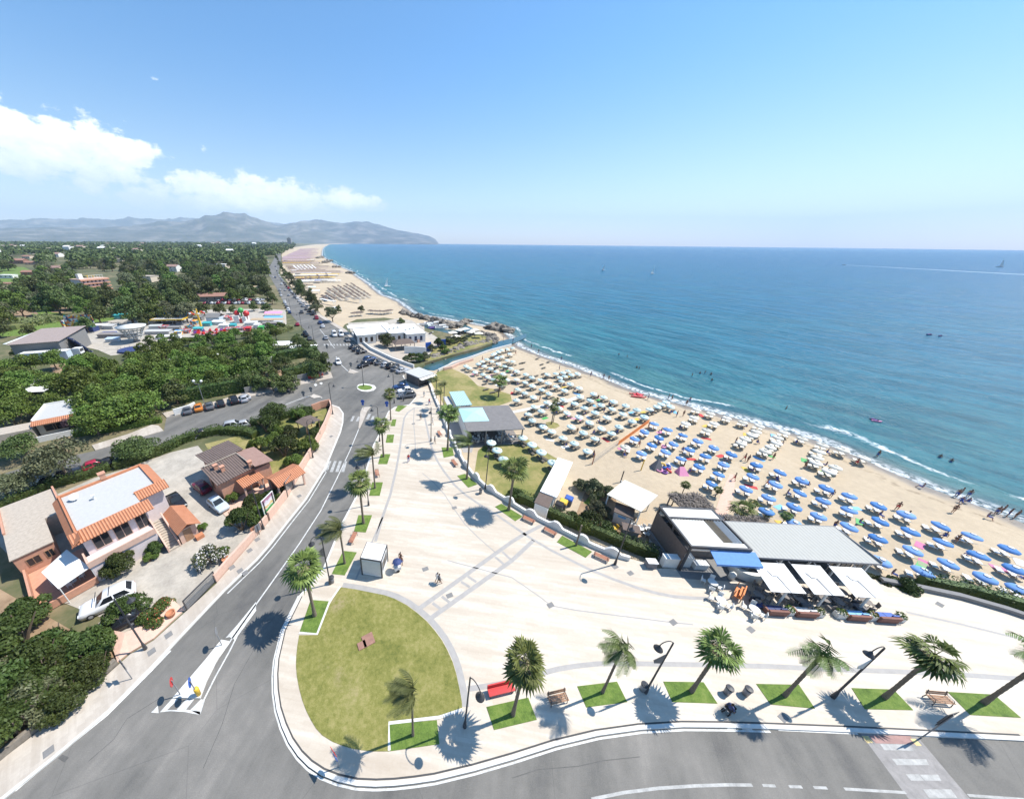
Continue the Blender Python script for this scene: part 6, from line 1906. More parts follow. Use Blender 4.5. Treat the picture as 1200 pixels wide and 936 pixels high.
r_, L, D = frame('beach_club', q8([(350, 540)])[0], q8([(820, 520)])[0], q8([(270, 340)])[0], 2.6, Z_BEACH, 'beach club with weathered board roof and a mint square roof section', 'beach club')
HH = 3.55
bx('floor', 'wood_grey', r_, (0, 0, 0, L, D, 0.12))
b = MB()
b.box((L / 2, D / 2, HH), (L + .3, D + .3, .16))
b.v = [(q[1], -q[0], q[2]) for q in b.v]
o = b.build('board_roof', 'weather_board', r_)
o.rotation_euler = (0, 0, R(90))
b = MB()
x0, x1, y0, y1, zt = -.3, 5.2, 3.6, 9.8, HH + .1
b.add([(x0, y0, zt), (x1, y0, zt), (x1, y1, zt), (x0, y1, zt), ((x0 + x1) / 2 - .2, (y0 + y1) / 2, zt + .55), ((x0 + x1) / 2 + .2, (y0 + y1) / 2, zt + .55), (x0, y0, zt - .12), (x1, y0, zt - .12), (x1, y1, zt - .12), (x0, y1, zt - .12)], [(0, 1, 5, 4), (1, 2, 5), (2, 3, 4, 5), (3, 0, 4), (0, 6, 7, 1), (1, 7, 8, 2), (2, 8, 9, 3), (3, 9, 6, 0)])
b.build('mint_roof', 'mint_roof', r_)
for x in (.15, L * .33, L * .62, L - .15):
 for y in (.15, D - .15):
  bx('post', 'wood_grey', r_, (x - .1, y - .1, .1, x + .1, y + .1, HH - .08))
bx('side_wall', 'white_render', r_, (-.08, .6, 0, .08, D - .3, HH - .1))
bx('back_wall', 'grey_wall', r_, (.3, D - .12, 0, L - .3, D, HH - .1))
bx('railing', 'wood_grey', r_, (.25, .1, .95, L * .33 - .1, .18, 1.05), (L * .33 + .1, .1, .95, L * .62 - .1, .18, 1.05), (L * .62 + .1, .1, .95, L - .25, .18, 1.05), (L * .62 + .1, .1, 2.0, L - .25, .18, 2.1), (L * .62 + .1, .1, 1.5, L - .25, .18, 1.58))
for k, (x, y) in enumerate([(2, 1.5), (4.5, 1.6), (7.2, 1.4), (9.6, 1.6), (3.2, 3.6), (8.2, 3.8)]):
 w_ = r_.matrix_basis @ Vector((0, 0, 0))
 w_ = Matrix.Rotation(r_.rotation_euler[2], 3, 'Z') @ Vector((x, y, 0)) + r_.location
 s_ = table_set((600, 600), 0, 'white table set in the shade of the beach club roof', 'tables inside the beach club', k)
 s_.location = (w_.x, w_.y, Z_BEACH + .12)
r2_, L, D = frame('mint_cabin', q8([(250, 320)])[0], q8([(385, 310)])[0], q8([(205, 210)])[0], 2.4, Z_BEACH, 'small cabin with ribbed mint roof beside the straw-coloured lawn', 'cabin')
bx('wall', 'white_render', r2_, (.3, .3, 0, L - .3, D - .3, 3.0))
slope_roof('roof', 'mint_rib', r2_, 0, 0, L, D, 3.05, 3.35)
bx('side_canopy', 'grey_roof', r2_, (-1.6, .5, 2.3, -.1, D - .3, 2.4))
bx('post', 'white_metal', r2_, *[(-1.5, y - .06, 0, -1.38, y + .06, 2.3) for y in (.7, D - .5)])
window(r2_, .8, 1.8, 1.2, 2.3, .3, frame_m='grey_metal')
q2 = lambda p: crop(280, 270, 4.0, p)
r_, L, D = frame('bar_kiosk', q2([(845, 690)])[0], q2([(920, 665)])[0], q2([(820, 640)])[0], 3, Z_PAVE, 'small bar with grey roof and white awning at the head of the promenade', 'bar')
L, D = 5.6, 6.4
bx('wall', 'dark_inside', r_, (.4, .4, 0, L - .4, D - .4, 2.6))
bx('roof', 'grey_roof', r_, (0, 0, 2.6, L, D, 2.85))
bx('awning', 'white_canvas', r_, (0, -1.2, 2.4, L, -.02, 2.5))
bx('post', 'dark_metal', r_, *[(x - .07, y - .07, 0, x + .07, y + .07, 2.6) for x in (.12, L / 2, L - .12) for y in (.12, D - .12)])
bx('slat_screen', 'wood_grey', r_, *[(.02, y, .1, .08, y + .12, 2.5) for y in np.arange(.3, D - .4, .3)])
window(r_, 1, 3.4, 1.0, 2.2, .4, frame_m='grey_metal')
q38 = lambda p: crop(380, 360, 5.4545, p)
MA, MANG, ML, MD = rect(*q38([(460, 180), (650, 165), (360, 115)]), 3.6)
for k, (x0, x1, y0, y1, h) in enumerate([(4.2, 12.3, 0.3, 18.0, 3.6), (-1.9, 4.0, 3.0, 18.6, 3.7), (-6.7, -2.1, 6.5, 17.0, 3.5), (-14.5, -6.9, 4.6, 16.0, 3.5)]):
 r_ = empty('marina_building', (MA.x, MA.y, -.05), MANG, ['white flat-roofed marina club block nearest the boats', 'white flat-roofed marina block, second from the boats', 'narrow white marina block behind the dark round tree', 'white marina block with arches facing the coast road'][k], 'building', 'white flat-roofed blocks of the marina club')
 bx('wall', 'white_render', r_, (x0 + .2, y0 + .2, 0, x1 - .2, y1 - .2, h - .2))
 bx('roof', 'white_canvas', r_, (x0, y0, h - .2, x1, y1, h))
 bx('parapet', 'white_render', r_, (x0, y0 - .1, h - .3, x1, y0 - .01, h + .15), (x0 - .1, y0, h - .3, x0 - .01, y1, h + .15))
 n_ = max(2, int((x1 - x0) / 2.2))
 for j in range(n_):
  x = x0 + .6 + (x1 - x0 - 1.2) * (j + .2) / n_
  window(r_, x, x + .9, .8, 2.5, y0 + .2, frame_m='blue_paint' if k == 0 else 'wood')
 if k == 3:
  for j in range(6):
   y = y0 + 1 + j * 1.7
   window(r_, y, y + 1.0, .3, 2.6, x0 + .2, axis='y', frame_m='grey_metal')
 if k < 2:
  for j in range(3):
   bx('roof_unit', 'panel_grey', r_, (x0 + 1 + j * 2, y0 + 6 + j, h, x0 + 1.8 + j * 2, y0 + 6.8 + j, h + .6))
r_ = empty('covered_walk', (MA.x, MA.y, -.05), MANG, 'long low white roof at the sea end of the marina club', 'shelter')
bx('roof', 'white_canvas', r_, (-16, 20, 2.8, 2, 25.5, 3.0))
bx('post', 'white_metal', r_, *[(x, y, 0, x + .15, y + .15, 2.8) for x in (-15.8, -10, -4, 1.7) for y in (20.2, 25.2)])
r_ = empty('marina_gazebo', G(*q38([(505, 262)])[0]), MANG, 'dark hipped gazebo in front of the marina club', 'gazebo')
b = MB()
b.add([(-4, -3, 2.4), (4, -3, 2.4), (4, 3, 2.4), (-4, 3, 2.4), (-2, 0, 3.6), (2, 0, 3.6)], [(0, 1, 5, 4), (1, 2, 5), (2, 3, 4, 5), (3, 0, 4), (3, 2, 1, 0)])
b.build('roof', 'brown_roof', r_)
bx('post', 'wood_grey', r_, *[(x - .1, y - .1, 0, x + .1, y + .1, 2.4) for x in (-3.6, 0, 3.6) for y in (-2.7, 2.7)])
wallpx('marina_wall', q38([(512, 292), (580, 292), (650, 298)]), .3, -.1, 2.4, 'white_render', 'white wall below the marina terrace', z=0)
wallpx('blue_screen', q38([(648, 278), (682, 272)]), .3, -.1, 3.0, 'blue_paint', 'bright blue screen wall at the end of the marina terrace', z=0)
wallpx('blue_screen', q38([(720, 244), (775, 240)]), .3, -.1, 2.2, 'blue_paint', 'bright blue screen beside the boat harbour', z=0)
wallpx('coast_wall', [(q[0] + 5, q[1] - 1.5) for q in [(480, 432.5), (455, 424), (430, 412), (408, 394)]], .4, -.1, 1.1, 'white_render', 'white wall separating marina car park from coast road pavement', z=0)
wallpx('terrace_wall', q38([(540, 215), (600, 225), (640, 215)]), .3, -.1, 1.3, 'salmon_light', 'salmon terrace wall of the marina club', z=0)
wallpx('creek_wall', crop(520, 400, 9.36, [(-60, 330), (80, 265), (150, 238), (320, 180), (480, 120), (640, 75), (740, 50)]), .4, -1.2, -.2, 'kerb_stone', 'pale wall along the creek behind the mint parasols', z=Z_BEACH)
wallpx('creek_wall', crop(520, 400, 9.36, [(0, 318), (85, 300), (160, 262), (320, 210)]), .5, -1.2, -.1, 'salmon_light', 'reddish wall between creek and straw-coloured lawn', z=Z_BEACH)
def rocks(name, px, width, n, seed, label, z=Z_BEACH - .3, rmin=.5, rmax=1.5):
 rg_ = np.random.default_rng(seed)
 P = [G(*q, z) for q in px]
 b = MB()
 seg = [(a, c) for a, c in zip(P[:-1], P[1:])]
 ln = np.array([(c - a).length for a, c in seg])
 for i in range(n):
  k = rg_.choice(len(seg), p=ln / ln.sum())
  a, c = seg[k]
  t_ = rg_.random()
  dr = (c - a).normalized()
  o = rg_.normal(0, width / 3)
  q = a.lerp(c, t_) + Vector((-dr.y, dr.x, 0)) * o
  r = rg_.uniform(rmin, rmax)
  zc = max(0, 1 - abs(o) / width) * 1.1 * rg_.random()
  bm = bmesh.new()
  bmesh.ops.create_icosphere(bm, subdivisions=1, radius=r)
  sq = rg_.uniform(.6, 1.2, 3)
  for v in bm.verts:
   v.co = Vector((v.co.x * sq[0], v.co.y * sq[1], v.co.z * sq[2] * .75)) * rg_.uniform(.8, 1.2) + q + Vector((0, 0, zc + r * .3))
  bm.verts.ensure_lookup_table()
  b.add([v.co for v in bm.verts], [[v.index for v in f.verts] for f in bm.faces], 1 if rg_.random() < .25 else 0)
  bm.free()
 o = b.build(name, ['rock', 'rock_dark'])
 return tag(o, label, 'rocks', None, 'stuff')
rocks('jetty_rocks', q38([(490, 35), (580, 65), (700, 90), (760, 110), (830, 138), (880, 115), (925, 90)]), 2.6, 210, 1, 'rock jetty sheltering the small boat harbour', rmin=.7, rmax=2.0)
rocks('bank_rocks', q38([(640, 350), (700, 335), (760, 318), (830, 290), (900, 262), (1000, 240), (1080, 222), (1070, 195), (1000, 175), (900, 180), (820, 192)]), 3.6, 420, 2, 'boulder bank between creek and harbour')
HUT = 'pale fishing shelters on the rocky bank'
for q in [(820, 190), (865, 172), (900, 165), (935, 185), (960, 172), (840, 215), (985, 195)]:
 r_ = empty('fishing_shelter', G(*q38([q])[0]), rnd.uniform(0, 1), 'small pale canvas shelter among the boulders of the creek bank', 'shelter', HUT)
 b = MB()
 b.add([(-1.8, -1.4, 1.9), (1.8, -1.4, 1.9), (1.8, 1.4, 1.9), (-1.8, 1.4, 1.9), (0, 0, 2.6)], [(0, 1, 4), (1, 2, 4), (2, 3, 4), (3, 0, 4)])
 b.build('canvas', 'cream_canvas', r_)
 bx('post', 'wood_grey', r_, *[(x - .06, y - .06, -.1, x + .06, y + .06, 1.9) for x in (-1.6, 1.6) for y in (-1.2, 1.2)])
rocks('point_rocks', q38([(1060, 145), (1100, 130), (1140, 150), (1200, 162)]), 3.2, 90, 3, 'dark rocky point at the creek mouth', rmin=.8, rmax=2.3)
rocks('groyne_rocks', crop(300, 280, 6.667, [(600, 225), (660, 225)]), 7, 50, 5, 'dark rock groyne on the far beach', rmin=1, rmax=3)
rocks('groyne_rocks', crop(300, 280, 6.667, [(715, 270), (765, 272)]), 6, 60, 6, 'large dark rock groyne on the far beach, nearer one', rmin=1, rmax=2.6)
rocks('groyne_rocks', crop(300, 280, 6.667, [(480, 155), (520, 145)]), 9, 40, 7, 'farthest rock groyne before the headland', rmin=2, rmax=5)
rocks('groyne_rocks', crop(300, 280, 6.667, [(530, 190), (580, 175)]), 9, 40, 8, 'second farthest rock groyne', rmin=1.5, rmax=4)
q14 = lambda p: crop(140, 330, 6.0, p)
q07 = lambda p: crop(0, 270, 7.2, p)
f38 = lambda p: crop(0, 380, 6.667, p)
r_, L, D = frame('fairground_hall', f38([(50, 150)])[0], f38([(450, 120)])[0], f38([(190, 50)])[0], 6.5, -.05, 'big shed with rusty corrugated roof at the left of the fairground', 'shed')
bx('wall', 'grey_wall', r_, (.3, .3, 0, L - .3, D - .3, 6.0))
slope_roof('roof', 'corrugated', r_, -.2, -.2, L + .2, D + .2, 6.0, 6.8)
bx('roof_sheet', 'white_metal', r_, (-.9, 0, 6.3, -.25, D * .8, 6.45))
r_, L, D = frame('trailer', f38([(140, 235)])[0], f38([(510, 210)])[0], f38([(110, 185)])[0], 3.6, -.05, 'long blue-grey trailer parked below the corrugated shed', 'trailer')
bx('body', 'car_ice', r_, (0, 0, .9, L, 2.6, 3.6))
bx('roof', 'panel_white', r_, (-.1, -.1, 3.6, L + .1, 2.7, 3.75))
for x in (1.5, 2.8, L - 3, L - 1.6):
 b = MB()
 b.lathe([(.05, -.13), (.5, -.13), (.5, .13), (.05, .13)], 12)
 o = b.build('wheel', 'tyre', r_)
 o.location, o.rotation_euler = (x, .1, .45), (R(90), 0, 0)
r_ = empty('lorry', G(*f38([(555, 255)])[0]), R(20), 'white lorry with open bed beside the long trailer', 'lorry')
bx('cab', 'car_white', r_, (1.6, -1.2, .7, 3.6, 1.2, 3.0))
bx('bed', 'panel_white', r_, (-3.4, -1.2, .8, 1.5, 1.2, 1.1), (-3.4, -1.2, 1.1, -3.3, 1.2, 1.7))
bx('windscreen', 'glass', r_, (3.6, -1.0, 1.8, 3.63, 1.0, 2.7))
for x in (-2.4, -1.2, 2.6):
 for y in (-1.1, 1.1):
  b = MB()
  b.lathe([(.05, -.13), (.48, -.13), (.48, .13), (.05, .13)], 12)
  o = b.build('wheel', 'tyre', r_)
  o.location, o.rotation_euler = (x, y, .48), (R(90), 0, 0)
for k, q in enumerate([(520, 190), (565, 205), (610, 215)]):
 r_ = empty('truss_panel', G(*f38([q])[0]), R(65), ['dark blue tilted ride ramp nearest the shed', 'dark blue tilted ride ramp between two others', 'dark blue tilted ride ramp nearest the lorry'][k], 'ride ramp', 'tilted dark blue ride ramps')
 b = MB()
 for i in range(9):
  b.box((0, -5 + i * 1.25, 3), (.15, .3, 7), 0, 0, (0, R(-32)))
 for zz in (1.0, 3.2, 5.2):
  b.box(((zz - 3) * -.62, 0, zz), (.2, 11, .35), 0, 1)
 b.box((.3, 0, 3), (.12, 10.5, 6.4), 0, 0, (0, R(-32)))
 b.build('lattice', ['navy', 'grey_metal'], r_, fix=False)
 bx('foot', 'grey_metal', r_, (1.2, -5, 0, 2.4, -4.6, .5), (1.2, 4.6, 0, 2.4, 5, .5))
def picture(name, seed, cols, scale):
 t = NT(name)
 v = t.n('ShaderNodeTexVoronoi')
 v.inputs['Scale'].default_value = scale
 mp = t.n('ShaderNodeMapping')
 mp.inputs['Location'].default_value = (seed, seed * 2, seed)
 t.link(t.coord('Object'), mp.inputs['Vector'])
 t.link(mp.outputs[0], v.inputs['Vector'])
 s = t.n('ShaderNodeSeparateColor')
 t.link(v.outputs['Color'], s.inputs[0])
 rp_ = t.ramp(s.outputs[0], [(i / len(cols), c) for i, c in enumerate(cols)])
 t.t.nodes[-1].name
 for n_ in t.t.nodes:
  if n_.type == 'VALTORGB':
   n_.color_ramp.interpolation = 'CONSTANT'
 t.color(rp_)
 t.rough(.5)
 MATS[name] = t.m
OR, YE, TE, NV, WH, RD, BL = (.62, .18, .04), (.66, .42, .05), (.05, .34, .36), (.03, .05, .16), (.62, .60, .55), (.45, .04, .05), (.05, .25, .55)
picture('ride_art', 1, [OR, YE, OR, WH, NV, TE], .9)
picture('ride_art_blue', 4, [BL, WH, BL, OR, TE, YE], .8)
picture('stall_goods', 7, [RD, WH, RD, NV, (.3, .28, .28), RD, OR], .9)
r_ = empty('ride_facade', G(*q07([(700, 850)])[0]), R(10), 'tall fun-house front painted orange, yellow and teal', 'fairground ride')
r_.scale = (0.62,) * 3
bx('art_panel', 'ride_art', r_, (-8, -.2, 3.4, 9, .2, 11), (-9.5, -2, 1.5, -8.2, 1.2, 8))
bx('stage', 'navy', r_, (-8.2, -3.4, 0, 9, 2.4, 3.2))
bx('ramp', 'panel_white', r_, (-6, -5.4, 0, -4.6, -3.5, 2.6))
bx('canopy', 'teal', r_, (0, -3.0, 3.25, 9, -.25, 3.6))
bx('brace', 'grey_metal', r_, (-6, 1.6, 3.2, -5.7, 1.9, 10), (6, 1.6, 3.2, 6.3, 1.9, 10))
r_ = empty('pool_box', G(*q07([(920, 880)])[0]), R(12), 'bright blue inflatable pool on the fairground', 'inflatable')
r_.scale = (0.55,) * 3
bx('side', 'blue_paint', r_, (-4.5, -2.5, 0, 4.5, -2, 2), (-4.5, 2, 0, 4.5, 2.5, 2), (-4.5, -2, 0, -4, 2, 2), (4, -2, 0, 4.5, 2, 2))
bx('mat', 'sky_blue', r_, (-4, -2, 0, 4, 2, 1.2))
r_ = empty('swing_ride', G(*q14([(120, 420)])[0]), 0, 'grey lattice funnel-shaped ride standing on a round dish', 'fairground ride')
r_.scale = (0.66,) * 3
b = MB()
for i, (rad, z) in enumerate([(3.2, 2.5), (3.8, 4), (4.4, 5.5), (5.0, 7.0), (6.2, 8.4)]):
 b.tube([(rad * math.cos(a), rad * math.sin(a), z) for a in np.linspace(0, 6.2832, 25)], .28, 5, cap=False)
for k in range(14):
 a = 6.283 * k / 14
 b.tube([(3.0 * math.cos(a), 3.0 * math.sin(a), 2), (4.4 * math.cos(a), 4.4 * math.sin(a), 5.5), (6.6 * math.cos(a), 6.6 * math.sin(a), 8.6)], .2, 4)
b.build('lattice_funnel', 'panel_grey', r_)
b = MB()
b.lathe([(1.6, 0), (1.0, 1.5), (1.0, 3.5), (2.0, 4.5)], 14)
b.build('pedestal', 'grey_metal', r_, True)
b = MB()
b.lathe([(7.0, 8.7), (7.2, 9.2), (1.0, 10.2), (.1, 10.3)], 24)
b.build('roof_disc', 'panel_white', r_, True)
r_ = empty('round_platform', G(*q14([(85, 485)])[0]), 0, 'dark round ride platform in front of the lattice funnel', 'fairground ride')
r_.scale = (0.6,) * 3
b = MB()
b.lathe([(5.6, 0), (6.4, .9), (6.2, 1.1), (.1, 1.15)], 26)
b.build('platform', 'navy', r_)
b = MB()
for k in range(16):
 a = 6.283 * k / 16
 b.tube([(6.0 * math.cos(a), 6.0 * math.sin(a), 1.0), (6.0 * math.cos(a), 6.0 * math.sin(a), 2.0)], .08, 4)
b.build('railing', 'grey_metal', r_)
r_ = empty('bumper_pavilion', G(*q14([(365, 300)])[0]), R(9), 'ride pavilion with yellow eaves and blue painted boards on top', 'fairground ride')
r_.scale = (0.55,) * 3
bx('floor', 'grey_metal', r_, (-12, -5, 0, 12, 5, .7))
bx('eaves', 'yellow', r_, (-12.5, -5.5, 4.4, 12.5, -5, 5.4), (-12.5, 5, 4.4, 12.5, 5.5, 5.4), (-12.5, -5, 4.4, -12, 5, 5.4), (12, -5, 4.4, 12.5, 5, 5.4))
bx('roof', 'grey_roof', r_, (-12, -5, 5.1, 12, 5, 5.3))
bx('post', 'grey_metal', r_, *[(x - .15, y - .15, .7, x + .15, y + .15, 5.1) for x in (-11.5, -4, 4, 11.5) for y in (-4.8, 4.8)])
for x0, x1, h in [(-14, -10.5, 4), (-9, -5.5, 3.2), (-4.5, -1, 4.2), (1, 4, 3), (5, 12.5, 5)]:
 bx('art_board', 'ride_art_blue', r_, (x0, 5.6, 5.4, x1, 5.9, 5.4 + h))
r_ = empty('star_ride', G(*q14([(575, 320)])[0]), 0, 'thin yellow tower ride with spread arms', 'fairground ride')
r_.scale = (0.75,) * 3
b = MB()
b.tube([(0, 0, 0), (0, 0, 11)], [.7, .35], 8)
b.build('tower', 'yellow', r_)
for k in range(8):
 a = 6.283 * k / 8
 b = MB()
 b.tube([(0, 0, 7), (3.5 * math.cos(a), 3.5 * math.sin(a), 9)], .16, 5)
 b.box((3.7 * math.cos(a), 3.7 * math.sin(a), 8.7), (1.1, 1.1, .8), a, 1)
 b.build('arm', ['yellow', ['red_gloss', 'white_metal'][k % 2]], r_)
r_ = empty('frame_tent', G(*q14([(680, 280)])[0]), R(5), 'grey gabled tent between yellow tower and kids castle', 'tent')
r_.scale = (0.75,) * 3
bx('wall', 'car_ice', r_, (-4, -3.5, 0, 4, 3.5, 3.2))
slope_roof('roof', 'grey_wall', r_, -4.3, -3.9, 4.3, 3.9, 3.2, 5.4, both=True)
r_ = empty('spinner_ride', G(*q14([(640, 365)])[0]), R(8), 'red spinning ride with rows of red cars on a low platform', 'fairground ride')
r_.scale = (0.55,) * 3
b = MB()
b.lathe([(13, 0), (13.2, .8), (.1, .9)], 28)
o = b.build('platform', 'stall_goods', r_)
o.scale = (1, .55, 1)
for k in range(14):
 a = 6.283 * k / 14
 b = MB()
 b.box((10.5 * math.cos(a), 5.6 * math.sin(a), 1.6), (2.2, 1.5, .8), a)
 b.box((10.5 * math.cos(a), 5.6 * math.sin(a) + .5, 2.3), (2.2, .4, .9), a)
 b.build('car', ['red_gloss', 'red_gloss', 'purple'][k % 3], r_, fix=False)
r_ = empty('bouncy_castle', G(*q14([(865, 285)])[0]), R(5), 'white and red castle slide topped by red and green balls', 'inflatable')
r_.scale = (0.7,) * 3
bx('tower', 'white_render', r_, (-4, -3, 0, -.5, 3, 5), (1.5, -3, 0, 4, 3, 4.2))
bx('slide', 'red_gloss', r_, (-.5, -3, 0, 1.5, 3, 2.6))
for (x, z, rr_, m) in [(-2.5, 6.2, 1.7, 'red_gloss'), (.6, 8.2, 1.8, 'green_gloss'), (3.8, 6.0, 2.0, 'red_gloss')]:
 b = MB()
 b.lathe([(rr_ * math.sin(a), z - rr_ * math.cos(a)) for a in np.linspace(.05, 3.09, 10)], 14, 0, (x, 0, 0))
 b.tube([(x, 0, 2), (x, 0, z - rr_ * .9)], .5, 6)
 b.build('ball', m, r_, True)
for q, m, lb in [((1080, 205), 'pink_canvas', 'pink striped stall awning above the blue one'), ((1080, 238), 'sky_blue', 'blue stall awning below the pink one')]:
 r_ = empty('stall_awning', G(*q14([q])[0], 2.5), R(6), lb, 'awning')
 r_.location.z = 0
 r_.scale = (.5,) * 3
 slope_roof('canvas', m, r_, -9, -3.4, 9, 2.6, 2.6, 4.0)
 bx('post', 'white_metal', r_, *[(x - .1, y - .1, 0, x + .1, y + .1, 2.7) for x in (-8.5, 0, 8.5) for y in (-3.0, 2.2)])
r_ = empty('long_stall', G(*q14([(1045, 285)])[0]), R(6), 'long beige-roofed stall row below the pink and blue awnings', 'stall')
r_.scale = (0.5,) * 3
bx('wall', 'cream_render', r_, (-15, -2.5, 0, 15, 3, 2.6))
slope_roof('roof', 'tan', r_, -15.5, -3.2, 15.5, 3.4, 2.6, 3.4)
bx('shutter', 'panel_white', r_, *[(x, -2.56, .9, x + 2.2, -2.5, 2.3) for x in np.arange(-14, 13, 3.0)])
STL = 'small stalls and ride vehicles crowding the fairground'
kk = 0
for q, w_, d_, h_, m in [((30, 390), 9, 3, 2.5, 'grey_wall'), ((40, 260), 12, 3, 3.5, 'teal'), ((280, 365), 14, 4, 2.2, 'grey_roof'), ((350, 400), 13, 2.5, 2.0, 'white_render'), ((430, 300), 4, 3, 2.5, 'cloth_grey'), ((740, 320), 6, 3, 2.0, 'white_metal'), ((800, 315), 4, 3, 1.8, 'teal'), ((470, 360), 5, 3, 2.2, 'stall_goods'),
                         ((780, 345), 5, 3, 2, 'stall_goods'), ((850, 340), 6, 3, 2, 'stall_goods'), ((910, 345), 3, 3, 2.5, 'red_gloss'), ((970, 320), 3, 4, 2.5, 'panel_white'), ((1000, 335), 3, 3, 2.2, 'green_gloss'), ((-80, 390), 8, 4, 2.5, 'wood_grey'), ((-40, 420), 6, 3, 2.2, 'car_ice'), ((-120, 330), 8, 3, 3, 'panel_white'),
                         ((180, 300), 6, 4, 3.0, 'panel_white'), ((260, 330), 7, 3, 2.4, 'panel_grey'), ((320, 330), 5, 3, 2, 'stall_goods'), ((420, 370), 4, 3, 2.4, 'ride_art_blue'), ((530, 300), 4, 3, 3, 'ride_art'), ((-60, 330), 6, 4, 2.6, 'grey_roof'), ((560, 270), 6, 4, 3, 'grey_wall'), ((620, 310), 5, 3, 2.6, 'teal'), ((700, 300), 8, 4, 2.6, 'panel_white'), ((760, 270), 6, 4, 3, 'stall_goods'), ((930, 305), 8, 3, 2.4, 'panel_white'), ((1060, 310), 9, 3, 2.4, 'wood_grey'), ((1120, 300), 6, 3, 2.4, 'panel_grey'), ((200, 250), 9, 4, 3.4, 'panel_grey'), ((120, 270), 8, 4, 3, 'grey_wall'), ((500, 330), 5, 3, 2.2, 'ride_art'), ((560, 345), 5, 3, 2.2, 'teal'), ((390, 340), 7, 3, 2.4, 'grey_wall')]:
 kk += 1
 r_ = empty('fair_stall', G(*q14([q])[0]), R(rnd.uniform(2, 14)), {'grey_wall': 'dark grey', 'teal': 'teal', 'grey_roof': 'grey', 'white_render': 'white', 'cloth_grey': 'charcoal', 'white_metal': 'bright white', 'stall_goods': 'red mottled', 'red_gloss': 'red', 'panel_white': 'off-white', 'green_gloss': 'green', 'wood_grey': 'brownish', 'car_ice': 'pale blue', 'panel_grey': 'light grey', 'ride_art_blue': 'blue patterned', 'ride_art': 'orange patterned'}[m] + ' low stall among the fairground rides', 'stall', STL)
 r_.scale = (.68,) * 3
 bx('body', m, r_, (-w_ / 2, -d_ / 2, 0, w_ / 2, d_ / 2, h_ * .8))
 slope_roof('roof', m, r_, -w_ / 2 - .3, -d_ / 2 - .4, w_ / 2 + .3, d_ / 2 + .3, h_ * .8, h_)
 bx('counter', 'white_metal', r_, (-w_ / 2 + .3, -d_ / 2 - .3, .9, w_ / 2 - .3, -d_ / 2 - .01, 1.0))
for q, lb in [(q14([(985, 510)])[0], 'white peaked tent roof at the campsite'), (q14([(560, 665)])[0], 'pale flat shelter roof behind the tall clipped hedge'), (q14([(1120, 430)])[0], 'white campsite roof by the reed strip'), (f38([(240, 450)])[0], 'white camper roof among the pines at left'), (f38([(260, 490)])[0], 'white camper roof by the bungalow trees'), (q2([(90, 585)])[0], 'white peaked canvas above the earthen lane'), (q2([(300, 545)])[0], 'white roof beside the coast road evergreens')]:
 r_ = empty('campsite_shelter', G(*q, 2.5), R(8), lb, 'shelter')
 r_.location.z = -.05
 b = MB()
 w_, d_ = 4.6, 2.9
 b.add([(-w_, -d_, 2.4), (w_, -d_, 2.4), (w_, d_, 2.4), (-w_, d_, 2.4), (0, 0, 3.4 if 'peaked' in lb else 2.6)], [(0, 1, 4), (1, 2, 4), (2, 3, 4), (3, 0, 4), (3, 2, 1, 0)])
 b.build('roof', 'cream_canvas' if 'flat' in lb else 'white_canvas', r_)
 bx('post', 'white_metal', r_, *[(x - .1, y - .1, 0, x + .1, y + .1, 2.42) for x in (-w_ + .3, w_ - .3) for y in (-d_ + .3, d_ - .3)])
def house(px, w, d, h, wall, roof, label, rz=0.2, gable=True, floors=1):
 r_ = empty('country_house', G(*px), rz, label, 'house')
 bx('wall', wall, r_, (-w / 2, -d / 2, -.2, w / 2, d / 2, h))
 if gable:
  slope_roof('roof', roof, r_, -w / 2 - .4, -d / 2 - .5, w / 2 + .4, d / 2 + .5, h, h + d * .22, both=True)
  for s in (-1, 1):
   b = MB()
   b.add([(s * w / 2, -d / 2, h), (s * w / 2, d / 2, h), (s * w / 2, 0, h + d * .2)], [(0, 1, 2)])
   b.build('gable', wall, r_)
 else:
  bx('roof', roof, r_, (-w / 2 - .3, -d / 2 - .3, h, w / 2 + .3, d / 2 + .3, h + .4))
 for f in range(floors):
  z = 1.0 + f * 3.0
  n_ = max(2, int(w / 4))
  for k in range(n_):
   x = -w / 2 + w * (k + .5) / n_
   window(r_, x - .6, x + .6, z, z + 1.4, -d / 2, frame_m='white_metal')
 return r_
